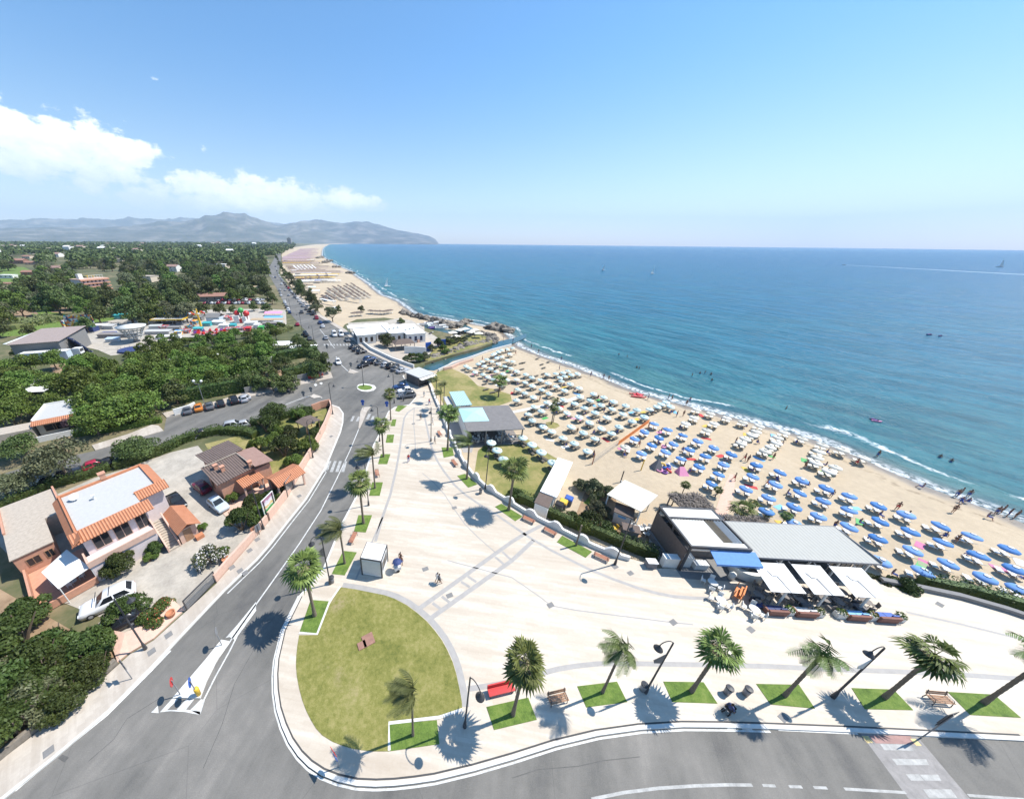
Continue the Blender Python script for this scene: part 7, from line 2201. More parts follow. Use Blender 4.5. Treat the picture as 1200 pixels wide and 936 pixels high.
for px, w, d, h, wa, ro, lb, g, fl in [((22, 309), 22, 12, 5, 'rust_roof', 'rust_roof', 'dark red farmhouse with reddish roof among the trees', True, 1), ((34, 303), 16, 10, 4, 'cream_render', 'rust_roof', 'small house behind the dark red farmhouse', True, 1), ((40, 310), 18, 8, 3, 'salmon_light', 'rust_roof', 'long salmon outbuilding right of the dark red farmhouse', True, 1),
                                       ((65, 301), 26, 14, 6, 'white_render', 'tile_pinkish', 'white two-storey house with reddish roof near horizon', True, 2), ((67, 317), 15, 10, 3.5, 'salmon_light', 'tile_pinkish', 'small house with pinkish roof right of the farm', True, 1), ((38, 322), 14, 8, 3, 'brick', 'rust_roof', 'low brick shed at the field edge', True, 1), ((11, 326), 14, 5, 3, 'white_render', 'white_canvas', 'white flat-roofed hut in the green field', False, 1),
                                       ((174, 330), 15, 10, 5, 'cream_render', 'beige_roof', 'small flat-roofed house standing among the dark trees', False, 2), ((8, 288), 70, 30, 7, 'white_render', 'white_canvas', 'long white warehouse at far left near the horizon', False, 2), ((24, 288), 80, 30, 8, 'white_render', 'white_canvas', 'second long white warehouse near the horizon', False, 2), ((56, 287.5), 70, 25, 9, 'cream_render', 'white_canvas', 'cream block on the horizon below the far mountains', False, 3), ((71, 288.3), 60, 25, 9, 'white_render', 'white_canvas', 'white block on the horizon right of the cream one', False, 3), ((102, 289), 50, 20, 8, 'white_render', 'white_canvas', 'white block on the horizon above the pink hotel', False, 2),
                                       ((14, 356), 26, 9, 3.4, 'grey_wall', 'grey_roof', 'grey low shed half hidden behind trees at left', True, 1), ((70, 354), 12, 6, 3, 'cream_render', 'tan', 'small cream shed at the bare field', True, 1), ((230, 430), 12, 5, 2.8, 'white_render', 'white_canvas', 'white campsite cabin between the pines', False, 1), ((47, 290), 40, 18, 7, 'white_render', 'white_canvas', 'white house group among far trees', False, 2), ((305, 294), 20, 12, 7, 'white_render', 'white_canvas', 'white house by the far coast road', False, 2), ((296, 343), 22, 9, 3, 'wood_grey', 'tan', 'long low tan-roofed building at the far car park', True, 1)]:
 house(px, w, d, h, wa, ro, lb, rnd.uniform(-.1, .3), g, fl)
FH = 'white houses scattered in the far wood'
for k in range(34):
 u = rnd.uniform(-5, 300)
 v = 288 + 12 * rnd.random() ** 1.5 + (4 if u < 90 else 0)
 g = G(u, v)
 s_ = rnd.uniform(.8, 1.6) * (1 + g.y / 2500)
 r_ = empty('country_house', g, rnd.uniform(-.4, .4), 'small pale house among the far trees', 'house', FH)
 w_, d_, h_ = 9 * s_, 7 * s_, 7.5 * s_
 bx('wall', ['white_render', 'cream_render', 'pink_render'][k % 3], r_, (-w_ / 2, -d_ / 2, -.2, w_ / 2, d_ / 2, h_))
 slope_roof('roof', ['white_canvas', 'tile_pinkish', 'beige_roof'][k % 3], r_, -w_ / 2 - .4, -d_ / 2 - .4, w_ / 2 + .4, d_ / 2 + .4, h_, h_ + d_ * .2, both=True)
for px, w, d, h, wa, ro, lb, g, fl in [((250, 352), 18, 8, 3, 'wood_grey', 'rust_roof', 'long brownish shed between dark trees and far car park', True, 1), ((285, 331), 14, 9, 3, 'cream_render', 'tan', 'tan-roofed shed by the far coast road trees', True, 1), ((205, 318), 14, 10, 6, 'white_render', 'tile_pinkish', 'white house with pinkish roof inside the wood', True, 2), ((140, 308), 15, 10, 6, 'cream_render', 'beige_roof', 'cream flat house above the pink hotel', False, 2),
                                       ((232, 305), 14, 10, 6, 'white_render', 'rust_roof', 'white red-roofed house in the upper wood', True, 2), ((90, 304), 16, 11, 6, 'pink_render', 'tile_pinkish', 'pink house near the horizon left of the cream flat one', True, 2), ((120, 351), 9, 5, 3, 'white_render', 'grey_roof', 'small white shed below the pink hotel trees', True, 1), ((6, 340), 16, 8, 4, 'white_render', 'rust_roof', 'white farmhouse at the left edge above bare field', True, 1), ((262, 314), 13, 9, 5, 'cream_render', 'white_canvas', 'cream house with white roof near the coast road', False, 2)]:
 house(px, w, d, h, wa, ro, lb, rnd.uniform(-.1, .3), g, fl)
r_, L, D = frame('pink_hotel', (92, 324), (120, 322), (92, 317), 12, 0, 'pink multi-storey hotel with balconies and roof terrace among dark trees', 'hotel')
L = 26
D = 16
r_.scale = (.66, .66, .8)
bx('wall', 'pink_render', r_, (0, 0, -.2, L, D, 12))
bx('roof', 'salmon_light', r_, (-.6, -.6, 12, L + .6, D + .6, 12.4))
bx('balcony', 'salmon', r_, *[(-.8, -1.8, 1.9 + 3 * f, L + .8, -.02, 3.0 + 3 * f) for f in range(4)])
bx('roof_tower', 'white_render', r_, (3, 6, 12.4, 7, 10, 16.5))
bx('roof_pergola', 'white_metal', r_, *[(10 + k * 2.6, 2, 12.4, 10.2 + k * 2.6, 2.2, 15) for k in range(6)], (9.8, 1.9, 15, 24, 2.3, 15.2))
bx('roof_canopy', 'yellow', r_, (12, 8, 14.4, 20, 12, 14.6), (12.2, 8.2, 12.4, 12.5, 8.5, 14.4), (19.5, 11.5, 12.4, 19.8, 11.8, 14.4))
for f in range(4):
 for k in range(6):
  x = 1.5 + k * (L - 3) / 6
  window(r_, x, x + 1.6, .3 + 3 * f, 1.85 + 3 * f, 0, frame_m='white_metal')
g = G(340, 284.6 + 3.5)
r_ = empty('tower_block', g, .1, 'dark tower block rising above the far wood on the horizon', 'tower block')
bx('wall', 'grey_wall', r_, (-16, -12, 0, 16, 12, 62))
bx('roof', 'grey_wall', r_, (-5, -4, 62, 5, 4, 68))
for f in range(0, 20, 2):
 bx('window_band', 'glass', r_, (-15, -12.1, 2 + f * 3, 15, -12, 3.6 + f * 3))
def car_body(kind):
 if kind == 'hatch':
  L, W_, H = 3.9, 1.68, 1.5
  hood, scr, rf, rr_, tail = .24, .36, .52, .86, .97
  hz = .62
 elif kind == 'suv':
  L, W_, H = 4.6, 1.86, 1.78
  hood, scr, rf, rr_, tail = .25, .36, .48, .90, .98
  hz = .60
 elif kind == 'van':
  L, W_, H = 4.9, 1.9, 2.15
  hood, scr, rf, rr_, tail = .12, .20, .32, .95, .99
  hz = .55
 else:
  L, W_, H = 4.35, 1.75, 1.45
  hood, scr, rf, rr_, tail = .25, .37, .50, .74, .86
  hz = .63
 belt = H * hz
 w = W_ / 2
 st = [  # x fraction, half width, z top edge, bottom z
  (0.0, .78, belt * .72, .32), (.03, .90, belt * .84, .24), (hood * .5, .97, belt * .93, .20), (hood, 1.0, belt * .98, .2), (scr, 1.0, belt, .2), (.5, 1.0, belt * 1.01, .2), (.75, 1.0, belt * 1.03, .2), (tail - .03, .98, belt * 1.04, .22), (.985, .92, belt * 1.0, .28), (1.0, .82, belt * .85, .36)]
 b = MB()
 vs = []
 for x, hw, zt, zb in st:
  X = (x - .5) * -L
  y = w * hw
  vs += [(X, -y * .94, zb), (X, -y, zb + (zt - zb) * .45), (X, -y * .95, zt - .03), (X, -y * .84, zt), (X, y * .84, zt), (X, y * .95, zt - .03), (X, y, zb + (zt - zb) * .45), (X, y * .94, zb)]
 fs = []
 for i in range(len(st) - 1):
  for k in range(8):
   a, c = i * 8 + k, i * 8 + (k + 1) % 8
   fs.append((a, c, c + 8, a + 8))
 fs.append(tuple(range(8))[::-1])
 fs.append(tuple((len(st) - 1) * 8 + k for k in range(8)))
 b.add(vs, fs)
 cab = [(scr - .06, .84, belt * .97), (rf, .70, H), ((rf + rr_) / 2, .71, H * 1.01), (rr_ - .03, .69, H * .985), (tail, .82, belt * 1.0)]
 P = [((q[0] - .5) * -L, q[1] * w, q[2]) for q in cab]
 vs = []
 for x, y, z in P:
  vs += [(x, -y, z), (x, y, z)]
 bl = belt * .96
 base = [(P[0][0], -.86 * w, bl), (P[0][0], .86 * w, bl), (P[4][0], .84 * w, bl), (P[4][0], -.84 * w, bl)]
 vs += base
 fs = [(0, 2, 3, 1), (2, 4, 5, 3), (4, 6, 7, 5), (6, 8, 9, 7), (0, 10, 13, 8, 6, 4, 2), (1, 3, 5, 7, 9, 12, 11), (0, 1, 11, 10), (9, 8, 13, 12)]
 b.add(vs, fs)
 me = b.mesh('body', 'car_white', True, True)
 g = MB()
 def quad(pts, nrm, o=.012):
  n_ = Vector(nrm).normalized() * o
  g.add([Vector(q) + n_ for q in pts], [(0, 1, 2, 3)])
 def lp(a, c, t_):
  return Vector(a).lerp(Vector(c), t_)
 A0, A1 = Vector((P[0][0], -P[0][1], P[0][2])), Vector((P[0][0], P[0][1], P[0][2]))
 B0, B1 = Vector((P[1][0], -P[1][1], P[1][2])), Vector((P[1][0], P[1][1], P[1][2]))
 quad([lp(lp(A0, B0, .12), lp(A1, B1, .12), .06), lp(lp(A0, B0, .12), lp(A1, B1, .12), .94), lp(lp(A0, B0, .92), lp(A1, B1, .92), .94), lp(lp(A0, B0, .92), lp(A1, B1, .92), .06)], (B0.z - A0.z, 0, abs(A0.x - B0.x)), .02)
 C0, C1 = Vector((P[3][0], -P[3][1], P[3][2])), Vector((P[3][0], P[3][1], P[3][2]))
 D0, D1 = Vector((P[4][0], -P[4][1], P[4][2])), Vector((P[4][0], P[4][1], P[4][2]))
 quad([lp(lp(C0, D0, .1), lp(C1, D1, .1), .08), lp(lp(C0, D0, .1), lp(C1, D1, .1), .92), lp(lp(C0, D0, .8), lp(C1, D1, .8), .92), lp(lp(C0, D0, .8), lp(C1, D1, .8), .08)], (-1, 0, .6), .02)
 for s in (-1, 1):
  a = Vector((P[0][0] - .14 * L * .3, s * .845 * w, bl + .04))
  for x0, x1 in ((.10, .48), (.52, .93)):
   lo0 = Vector((P[0][0] + (P[4][0] - P[0][0]) * (x0 + .02), s * .855 * w, bl + .07))
   lo1 = Vector((P[0][0] + (P[4][0] - P[0][0]) * x1, s * .85 * w, bl + .07))
   tp0 = max(x0, (rf - scr + .06) / (tail - scr + .06) + .02)
   tp1 = min(x1, (rr_ - scr + .03) / (tail - scr + .06) - .02)
   hi0 = Vector((P[0][0] + (P[4][0] - P[0][0]) * tp0, s * .715 * w, H * .95))
   hi1 = Vector((P[0][0] + (P[4][0] - P[0][0]) * max(tp1, tp0 + .05), s * .715 * w, H * .95))
   quad([lo0, lo1, hi1, hi0], (0, s, .25), .03)
 gm = g.mesh('window', 'glass')
 hl, tlm = MB(), MB()
 for s in (-1, 1):
  hl.box((L * .487, s * w * .68, belt * .72), (.10, .34, .16))
  tlm.box((-L * .488, s * w * .74, belt * .80), (.08, .22, .26))
 return L, W_, H, me, gm, hl, tlm
def wheel_mesh(r):
 b = MB()
 b.lathe([(.02, -.10), (r * .96, -.10), (r, -.07), (r, .07), (r * .96, .10), (.02, .10)], 14)
 m1 = b.mesh('tyre', 'tyre')
 b = MB()
 b.lathe([(.02, -.112), (r * .6, -.108), (r * .62, 0), (r * .6, .108), (.02, .112)], 10)
 return m1, b.mesh('rim', 'rim')
CARS = {}
def car_proto(kind):
 L, W_, H, me, gm, hl, tlm = car_body(kind)
 root = empty('car')
 bo = link('body', me, root)
 bo.material_slots[0].link = 'OBJECT'
 link('window', gm, root)
 for s in (-1, 1):
  h1, t1 = MB(), MB()
  h1.box((L * .487, s * W_ / 2 * .68, H * .43), (.10, .34, .16))
  t1.box((-L * .488, s * W_ / 2 * .74, H * .48), (.08, .22, .26))
  h1.build('headlight', 'headlamp', root, fix=False)
  t1.build('tail_light', 'taillamp', root, fix=False)
 r = .33 if kind in ('suv', 'van') else .30
 m1, m2 = wheel_mesh(r)
 for sx_ in (-1, 1):
  for sy_ in (-1, 1):
   wo = link('wheel', m1, root)
   wo.location = (sx_ * L * .31, sy_ * (W_ / 2 - .09), r)
   wo.rotation_euler = (R(90), 0, 0)
   link('rim', m2, wo)
 return root
for k_ in ('hatch', 'suv', 'van', 'sedan'):
 CARS[k_] = Kind(car_proto(k_))
def car(px, head, kind, colr, label, group=None, z=0.0, heading_px=None, zc=.6):
 g = G(*px, z + zc)
 g.z = z
 if heading_px is not None:
  d = G(*heading_px[1], z) - G(*heading_px[0], z)
  head = math.atan2(d.y, d.x)
 o = CARS[kind].put(g, head, 1.0, label, 'car', group)
 for ch in o.children:
  if ch.name.startswith('body'):
   ch.material_slots[0].link = 'OBJECT'
   ch.material_slots[0].material = MATS['car_' + colr]
 return o
def hp(a, c):
 return (a, c)
suv = car(c4([(402, 200)])[0], 0, 'suv', 'white', 'white SUV with dark roof rails parked by the salmon terrace steps', heading_px=hp((155, 690), (98, 716)))
b = MB()
for x in (-.4, .7):
 b.box((x, 0, 1.86), (.06, 1.3, .05))
b.build('roof_rack', 'dark_metal', suv)
car(c4([(430, 285)])[0], 0, 'hatch', 'black', 'black car half hidden under the dark bush beside the white SUV', heading_px=hp((155, 722), (108, 745)))
car(c3([(945, 520)])[0], 0, 'hatch', 'maroon', 'maroon hatchback parked against the brown-roofed house', heading_px=hp((247, 578), (226, 560)))
car(c3([(1022, 602)])[0], 0, 'hatch', 'ice', 'pale blue hatchback in the yard next to a rounded bush', heading_px=hp((250, 582), (268, 596)))
car(c3([(825, 588)])[0], 0, 'sedan', 'black', 'black car in the gap between villa and orange annex', heading_px=hp((203, 582), (212, 592)))
SS = 'cars parked nose-in along the side street'
nose = hp((225, 490), (222, 476))
for x, y, k, cl, lb in [(878, 160, 'sedan', 'grey', 'dark grey car at the left end of the side street row'), (928, 147, 'sedan', 'orange', 'orange car in the side street row'), (980, 140, 'sedan', 'grey', 'dark grey car right of the orange one'), (1033, 128, 'hatch', 'black', 'black hatchback in the middle of the side street row'), (1095, 113, 'suv', 'black', 'black SUV beside the silver car in side street row'), (1140, 107, 'hatch', 'silver', 'silver car at the right end of the side street row')]:
 car(c3([(x, y)])[0], 0, k, cl, lb, SS, heading_px=nose)
car(c3([(950, 268)])[0], 0, 'sedan', 'black', 'dark car parked behind the tall hedge on the side street', heading_px=hp((225, 512), (250, 505)))
car(c3([(1102, 233)])[0], 0, 'suv', 'silver', 'silver estate car on the side street beside the dark one behind the hedge', heading_px=hp((262, 503), (292, 497)))
car(c3([(458, 415)])[0], 0, 'hatch', 'red', 'bright red car parked beside the long low hedge', heading_px=hp((100, 553), (130, 543)))
car(c3([(520, 403)])[0], 0, 'sedan', 'black', 'black car directly in front of the bright red one', heading_px=hp((118, 548), (150, 536)))
car(c3([(618, 370)])[0], 0, 'suv', 'blue', 'navy car under the dark spreading street tree', heading_px=hp((140, 540), (170, 528)))
car(c3([(232, 490)])[0], 0, 'sedan', 'black', 'dark car in the shade of the large grey-green tree', heading_px=hp((40, 572), (75, 558)))
car(c3([(310, 460)])[0], 0, 'sedan', 'black', 'dark car under the right side of the grey-green tree', heading_px=hp((60, 566), (95, 554)))
q2c = lambda p: crop(280, 270, 4.0, p)[0]
rd = hp((396, 424), (380, 396))
rb = hp((380, 396), (396, 424))
for x, y, k, cl, lb, h in [(407, 502, 'hatch', 'silver', 'silver car driving away left of the white van', rd), (447, 488, 'van', 'white', 'white van coming down the coast road past the marina', rb), (478, 487, 'van', 'white', 'white van parked beside the marina wall', rb), (508, 512, 'sedan', 'grey', 'dark car behind the white marina van', rb), (465, 616, 'hatch', 'white', 'white hatchback approaching the roundabout', rb), (585, 630, 'suv', 'black', 'black car turning right of the roundabout splitter island', hp((436, 424), (424, 428))),
                           (15, 790, 'hatch', 'silver', 'silver car on the side street at the corner hedge', hp((290, 468), (275, 472))), (5, 912, 'hatch', 'silver', 'light car on the side street left of the lone round tree', hp((290, 497), (270, 501)))]:
 car(q2c([(x, y)]), 0, k, cl, lb, heading_px=h)
MW = 'cars parked at the marina wall beside the roundabout'
mh = hp((425, 420), (438, 417))
for i, (x, y, k, cl) in enumerate([(540, 545, 'sedan', 'black'), (556, 556, 'sedan', 'black'), (575, 568, 'hatch', 'black'), (613, 603, 'suv', 'blue'), (641, 612, 'sedan', 'black'), (666, 618, 'sedan', 'grey'), (692, 629, 'hatch', 'silver'), (720, 635, 'suv', 'black'), (741, 646, 'sedan', 'grey'), (767, 655, 'sedan', 'silver')]):
 car(q2c([(x, y)]), 0, k, cl, ['first black', 'second black', 'third black', 'navy', 'black', 'dark grey', 'small silver', 'large black', 'grey', 'silver end'][i] + ' car in the angled row by the marina wall', MW, heading_px=mh)
RB = 'cars parked beside the promenade head'
for x, y, k, cl, lb in [(757, 730, 'sedan', 'blue', 'dark blue car nearest the roundabout in the promenade bay'), (778, 749, 'hatch', 'white', 'white car between two dark ones in the promenade bay'), (788, 772, 'suv', 'grey', 'dark car nearest the fan palms in the promenade bay')]:
 car(q2c([(x, y)]), 0, k, cl, lb, RB, heading_px=hp((482, 461), (466, 463)))
q30 = lambda p: crop(300, 280, 6.667, p)
line_r = [(520, 680), (500, 650), (470, 615), (440, 585), (415, 562), (393, 545), (370, 522), (352, 500), (337, 482), (322, 462), (306, 444), (292, 428), (278, 412), (264, 398), (252, 384), (240, 372), (229, 357), (216, 341), (205, 326), (196, 312), (186, 298), (178, 282), (170, 266), (163, 250), (157, 232), (151, 216)]
cl_ = ['white', 'grey', 'silver', 'black', 'white', 'blue', 'silver', 'grey', 'black', 'white', 'red', 'silver']
CR = 'cars parked along the sea side of the coast road'
for i, q in enumerate(line_r):
 a = q30([q])[0]
 c_ = q30([line_r[min(i + 1, len(line_r) - 1)]])[0] if i + 1 < len(line_r) else q30([(146, 200)])[0]
 car(a, 0, ['hatch', 'sedan', 'suv', 'hatch'][i % 4], cl_[(i * 5) % 12], cl_[(i * 5) % 12] + ' parked car in the long row on the sea side of the coast road', CR, heading_px=hp(a, c_))
CL = 'cars parked along the inland side of the coast road'
for i, q in enumerate([(420, 775), (395, 750), (382, 735), (322, 665), (262, 572), (252, 552), (240, 530), (232, 512), (224, 494), (196, 440), (190, 420), (186, 400)]):
 a = q30([q])[0]
 car(a, 0, ['sedan', 'hatch', 'suv'][i % 3], cl_[(i * 7 + 1) % 12], cl_[(i * 7 + 1) % 12] + ' parked car on the inland side of the coast road', CL, heading_px=hp(a, (a[0] - 4, a[1] - 9)))
CT = 'cars driving on the coast road'
for i, q in enumerate([(545, 770), (610, 750), (356, 570), (255, 440), (228, 400), (200, 352), (130, 295), (97, 250), (110, 205), (96, 180), (150, 300)]):
 a = q30([q])[0]
 if i > 1:
  car(a, 0, ['hatch', 'sedan', 'suv'][i % 3], cl_[(i * 5 + 3) % 12], cl_[(i * 5 + 3) % 12] + ' moving car far along the coast road', CT, heading_px=hp(a, (a[0] - 4, a[1] - 9)))
FP = 'cars in the far car park behind the fairground'
for j, (y, n_) in enumerate([(128, 16), (150, 18)]):
 for i in range(n_):
  fc = ['white', 'red', 'grey', 'silver', 'black', 'white', 'red'][(i * 3 + j) % 7]
  a = q14([(600 + i * (430 / n_) + j * 8, y)])[0]
  car(a, R(80 + 10 * j), ['hatch', 'sedan', 'suv'][(i + j) % 3], fc, fc + ' small parked car in the far car park beyond the fairground', FP)
def umbrella_proto(color, r=1.2, ribs=8):
 root = empty('beach_umbrella')
 b = MB()
 n_ = ribs * 2
 vs = [(0, 0, 2.32)]
 for ring, (rad, z) in enumerate([(.45, 2.22), (.85, 2.06), (r, 1.84)]):
  for k in range(n_):
   a = 6.2832 * k / n_
   sag = 1.0 if k % 2 == 0 else .955
   vs.append((rad * sag * math.cos(a), rad * sag * math.sin(a), z - (0 if k % 2 == 0 else .02)))
 for k in range(n_):
  a = 6.2832 * k / n_
  sag = 1.0 if k % 2 == 0 else .955
  vs.append((r * sag * 1.01 * math.cos(a), r * sag * 1.01 * math.sin(a), 1.68))
 fs = [(0, 1 + k, 1 + (k + 1) % n_) for k in range(n_)]
 for ring in range(3):
  o = 1 + ring * n_
  fs += [(o + k, o + n_ + k, o + n_ + (k + 1) % n_, o + (k + 1) % n_) for k in range(n_)]
 b.add(vs, fs)
 cn = b.build('canopy', color, root, True)
 b = MB()
 b.lathe([(.40, 2.265), (.22, 2.33), (.03, 2.40), (.02, 2.46)], 12)
 b.build('vent_cap', 'white_canvas' if color == 'blue_canvas' else color, cn, True)
 b = MB()
 b.tube([(0, 0, -.1), (0, 0, 2.35)], .025, 6)
 b.build('pole', 'white_metal', root)
 return root
def lounger_proto(m):
 root = empty('sun_lounger')
 b = MB()
 b.box((0, .55, .30), (.62, 1.25, .06))
 b.build('seat', m, root, fix=False)
 b = MB()
 b.box((0, -.36, .44), (.62, .72, .06), 0, 0, (R(-32), 0))
 b.build('backrest', m, root, fix=False)
 for x in (-.27, .27):
  for y in (-.05, 1.05):
   b = MB()
   b.tube([(x, y, -.02), (x, y, .28)], .025, 5)
   b.build('leg', 'white_metal', root)
 return root
def lounger_mesh(m):
 b = MB()
 b.box((0, .55, .30), (.62, 1.25, .06))
 b.box((0, -.36, .44), (.62, .72, .06), 0, 0, (R(-32), 0))
 for x in (-.27, .27):
  for y in (-.05, 1.05):
   b.box((x, y, .13), (.05, .05, .28), 0, 1)
 return b.mesh('sun_lounger', [m, 'white_metal'])
UB = Kind(umbrella_proto('blue_canvas'))
UM = Kind(umbrella_proto('mint_canvas'))
UC = Kind(umbrella_proto('cream_canvas', 1.25))
LW = Kind(lounger_proto('white_canvas'))
LM_W, LM_M = lounger_mesh('cream_canvas'), lounger_mesh('bed_brown')
ZU = Z_BEACH + 1.6
US = .75
SEA_DIR = R(38)     # which way the beds face
LOUNGERS = [0]
REST = MB()
def beds(p, label, group, full, dark, k, dirz):
 for s in (-1, 1):
  q = p + Vector((math.cos(dirz), math.sin(dirz), 0)) * .47 * s + Vector((-math.sin(dirz), math.cos(dirz), 0)) * (.22 + .07 * s)
  q += Vector((rnd.uniform(-.12, .12), rnd.uniform(-.12, .12), 0))
  rz = dirz + rnd.uniform(-.12, .12)
  LOUNGERS[0] += 1
  if LOUNGERS[0] > 298:
   m_ = Matrix.Rotation(rz, 3, 'Z')
   for c_, sz in (((0, .55, .30), (.62, 1.25, .06)), ((0, -.36, .44), (.62, .72, .06))):
    w_ = m_ @ Vector(c_) + q
    REST.box(w_, tuple(.82 * e for e in sz), rz, 0, (R(-32), 0) if c_[1] < 0 else None)
   continue
  if full:
   LW.put(q, rz, .82, label % ('left' if s < 0 else 'right'), 'sun lounger', group)
  else:
   o = link('sun_lounger', LM_M if dark else LM_W)
   o.location, o.rotation_euler = q, (0, 0, rz)
   tag(o, label, 'sun lounger', group)
q5b = lambda p: crop(760, 470, 7.8, p)
q6b = lambda p: crop(860, 520, 7.8, p)
q7b = lambda p: crop(980, 560, 5.4545, p)
q3b = lambda p: crop(680, 480, 9.36, p)
BLUE = [q5b([(58, 203)]) + q3b([(707, 225), (600, 308)]), q5b([(180, 253), (97, 320), (30, 393)]) + q3b([(685, 472)]), q5b([(317, 302), (232, 377), (157, 453)]), q5b([(455, 353), (382, 432), (305, 517)]), q5b([(600, 410), (533, 497), (467, 585)]), q5b([(755, 473), (700, 565), (645, 660), (575, 742)]),
  q5b([(1002, 572), (957, 674), (893, 789)]), q6b([(418, 248), (380, 355), (330, 480), (315, 610)]), q6b([(628, 315), (597, 430), (555, 560), (560, 708)]), q6b([(845, 390), (832, 510), (790, 648)]), q7b([(98, 107), (97, 200), (80, 302)]), q7b([(273, 165), (280, 263), (280, 378), (293, 522)]), q7b([(465, 227), (482, 333), (492, 452), (562, 592)]),
  q7b([(665, 295), (695, 405), (720, 535)]), q7b([(882, 367), (930, 490), (965, 627)]), q7b([(1115, 445), (1160, 572), (1185, 705)])]
DIRZ = R(-38)
nfull = 0
for i, ln in enumerate(BLUE):
 for j, q in enumerate(ln):
  p = G(*q, ZU)
  p.z = Z_BEACH
  o = UB.put(p, rnd.uniform(0, .7), US * rnd.uniform(.97, 1.04), f'blue beach umbrella, {ORD[j + 1]} from the water in the {ORD[i + 1]} line from the orange fence', 'beach umbrella', 'blue beach umbrellas with white vent caps')
  o.rotation_euler[0], o.rotation_euler[1] = rnd.uniform(-.12, .12), rnd.uniform(-.12, .12)
  beds(p, f'white lounger %s of pole under {ORD[j + 1]} blue umbrella in {ORD[i + 1]} line from fence', 'white sun loungers under the blue umbrellas', True, False, i, DIRZ)
CREAM = [(816.8, 478.7), (813.8, 488.2), (833.3, 483.2), (804.2, 495), (837.6, 495), (829.2, 503), (852.3, 488.3), (871.3, 493.5), (890.8, 497.6), (886.9, 504.4), (881.8, 508.5), (874, 513.2), (869.6, 518), (920, 505.5), (941, 512.5), (912.5, 511.3), (911, 517.5), (903.8, 522.5), (897.5, 527.5), (965, 520), (988.8, 526.3), (961, 527.5), (958.8, 534.5), (957.5, 541), (972.5, 551), (1013, 535), (733.4, 522.5), (980, 546)]
for q in CREAM:
 p = G(*q, ZU)
 p.z = Z_BEACH
 UC.put(p, rnd.uniform(0, .7), US * rnd.uniform(.97, 1.04), 'cream beach umbrella in the public rows close to the waterline', 'beach umbrella', 'cream beach umbrellas near the water')
 beds(p, 'pale lounger in the shade of a cream beach umbrella', 'loungers under the cream umbrellas', False, False, 0, DIRZ)
q1 = lambda p: crop(600, 420, 9.36, p)
q2m = lambda p: crop(520, 400, 9.36, p)
LAWNU = [(575.7, 517.9), (582.6, 526.8), (590.3, 537.6), (612.5, 512.2)] + crop(600, 500, 9.36, [(220, 190), (322, 272), (450, 388)])
for i, q in enumerate(LAWNU):
 p = G(*q, ZU)
 p.z = Z_BEACH + .01
 UM.put(p, rnd.uniform(0, .7), .82, ['white-mint parasol on lawn nearest the weathered club roof', 'second white-mint parasol below the club roof edge', 'third white-mint parasol beside the shaggy palm', 'white-mint parasol at the right corner of the club roof', 'white-mint parasol on the sand side of club lawn, upper one', 'white-mint parasol on the club lawn, middle of the sand side', 'white-mint parasol on the club lawn nearest the white cabin'][i], 'beach umbrella', 'mint parasols on the club lawn')
 beds(p, 'dark lounger on the club lawn under a parasol', 'loungers on the club lawn', False, True, 0, R(-150))
MINT = q1([(150, 165), (218, 198), (50, 133), (50, 222), (145, 255), (225, 290), (62, 330), (145, 370), (235, 410), (55, 450), (325, 330), (385, 165), (310, 225), (480, 160), (560, 148), (612, 130), (650, 170), (720, 157), (520, 200), (580, 188), (545, 243), (640, 270), (490, 298), (400, 265), (740, 315), (575, 340), (410, 375), (900, 375), (1010, 415), (855, 450), (240, 515), (390, 470),
           (180, 600), (325, 565), (225, 665), (510, 530), (690, 485), (600, 585), (980, 495), (800, 535), (1095, 540), (915, 585), (735, 630), (850, 690), (1040, 640), (345, 735), (440, 790), (645, 740), (980, 750), (785, 800), (1100, 810), (565, 860), (915, 870), (690, 920), (750, 410), (560, 440), (1115, 460)])
MINT += crop(600, 500, 9.36, [(840, 252)]) + q3b([(465, 38), (705, 65), (430, 172), (580, 115)]) + [(733.8, 473.8), (747.5, 479.3), (762.5, 478.8), (770.5, 475.5), (775, 472.5), (780.5, 470), (786, 475)]
MINT += q2m([(760, 68), (695, 78), (640, 90), (600, 105), (560, 125), (545, 140), (470, 190), (530, 215), (600, 240), (380, 240), (445, 262), (515, 290), (580, 320), (665, 265), (735, 290), (650, 350), (430, 350), (345, 325), (285, 285), (240, 262), (485, 380), (550, 405), (700, 200), (640, 160), (720, 130), (420, 215), (585, 175), (760, 215), (690, 410), (620, 470)])
for q in MINT:
 p = G(*q, ZU)
 p.z = Z_BEACH
 far = q[1] < 440
 lab = 'pale mint umbrella at the creek end of the crowded beach rows' if far else 'pale mint umbrella in the loose rows between palms and orange fence' if q[0] > 650 else 'pale mint umbrella in the rows around the two-palm grass patch'
 o = UM.put(p, rnd.uniform(0, .7), US * rnd.uniform(.95, 1.04), lab, 'beach umbrella', 'mint beach umbrellas')
 o.rotation_euler[0], o.rotation_euler[1] = rnd.uniform(-.12, .12), rnd.uniform(-.12, .12)
 beds(p, 'dark brown lounger in the shade of a mint umbrella on the sand', 'loungers under the mint umbrellas', False, True, 0, R(-60))
for k in range(60):
 q = (rnd.uniform(560, 660), rnd.uniform(418, 470))
 if q[1] < 470 - (q[0] - 560) * .35 and q[1] > 428 - (q[0] - 560) * .25 + 8:
  p = G(*q, Z_BEACH)
  REST.box(p + Vector((0, 0, .3)), (.62, 1.9, .07), R(-60 + rnd.uniform(-8, 8)))
tag(REST.build('distant_loungers', 'bed_brown', fix=False), 'loungers packed under the farthest umbrellas of the crowded rows', 'sun loungers', None, 'stuff')
FAR = MB()
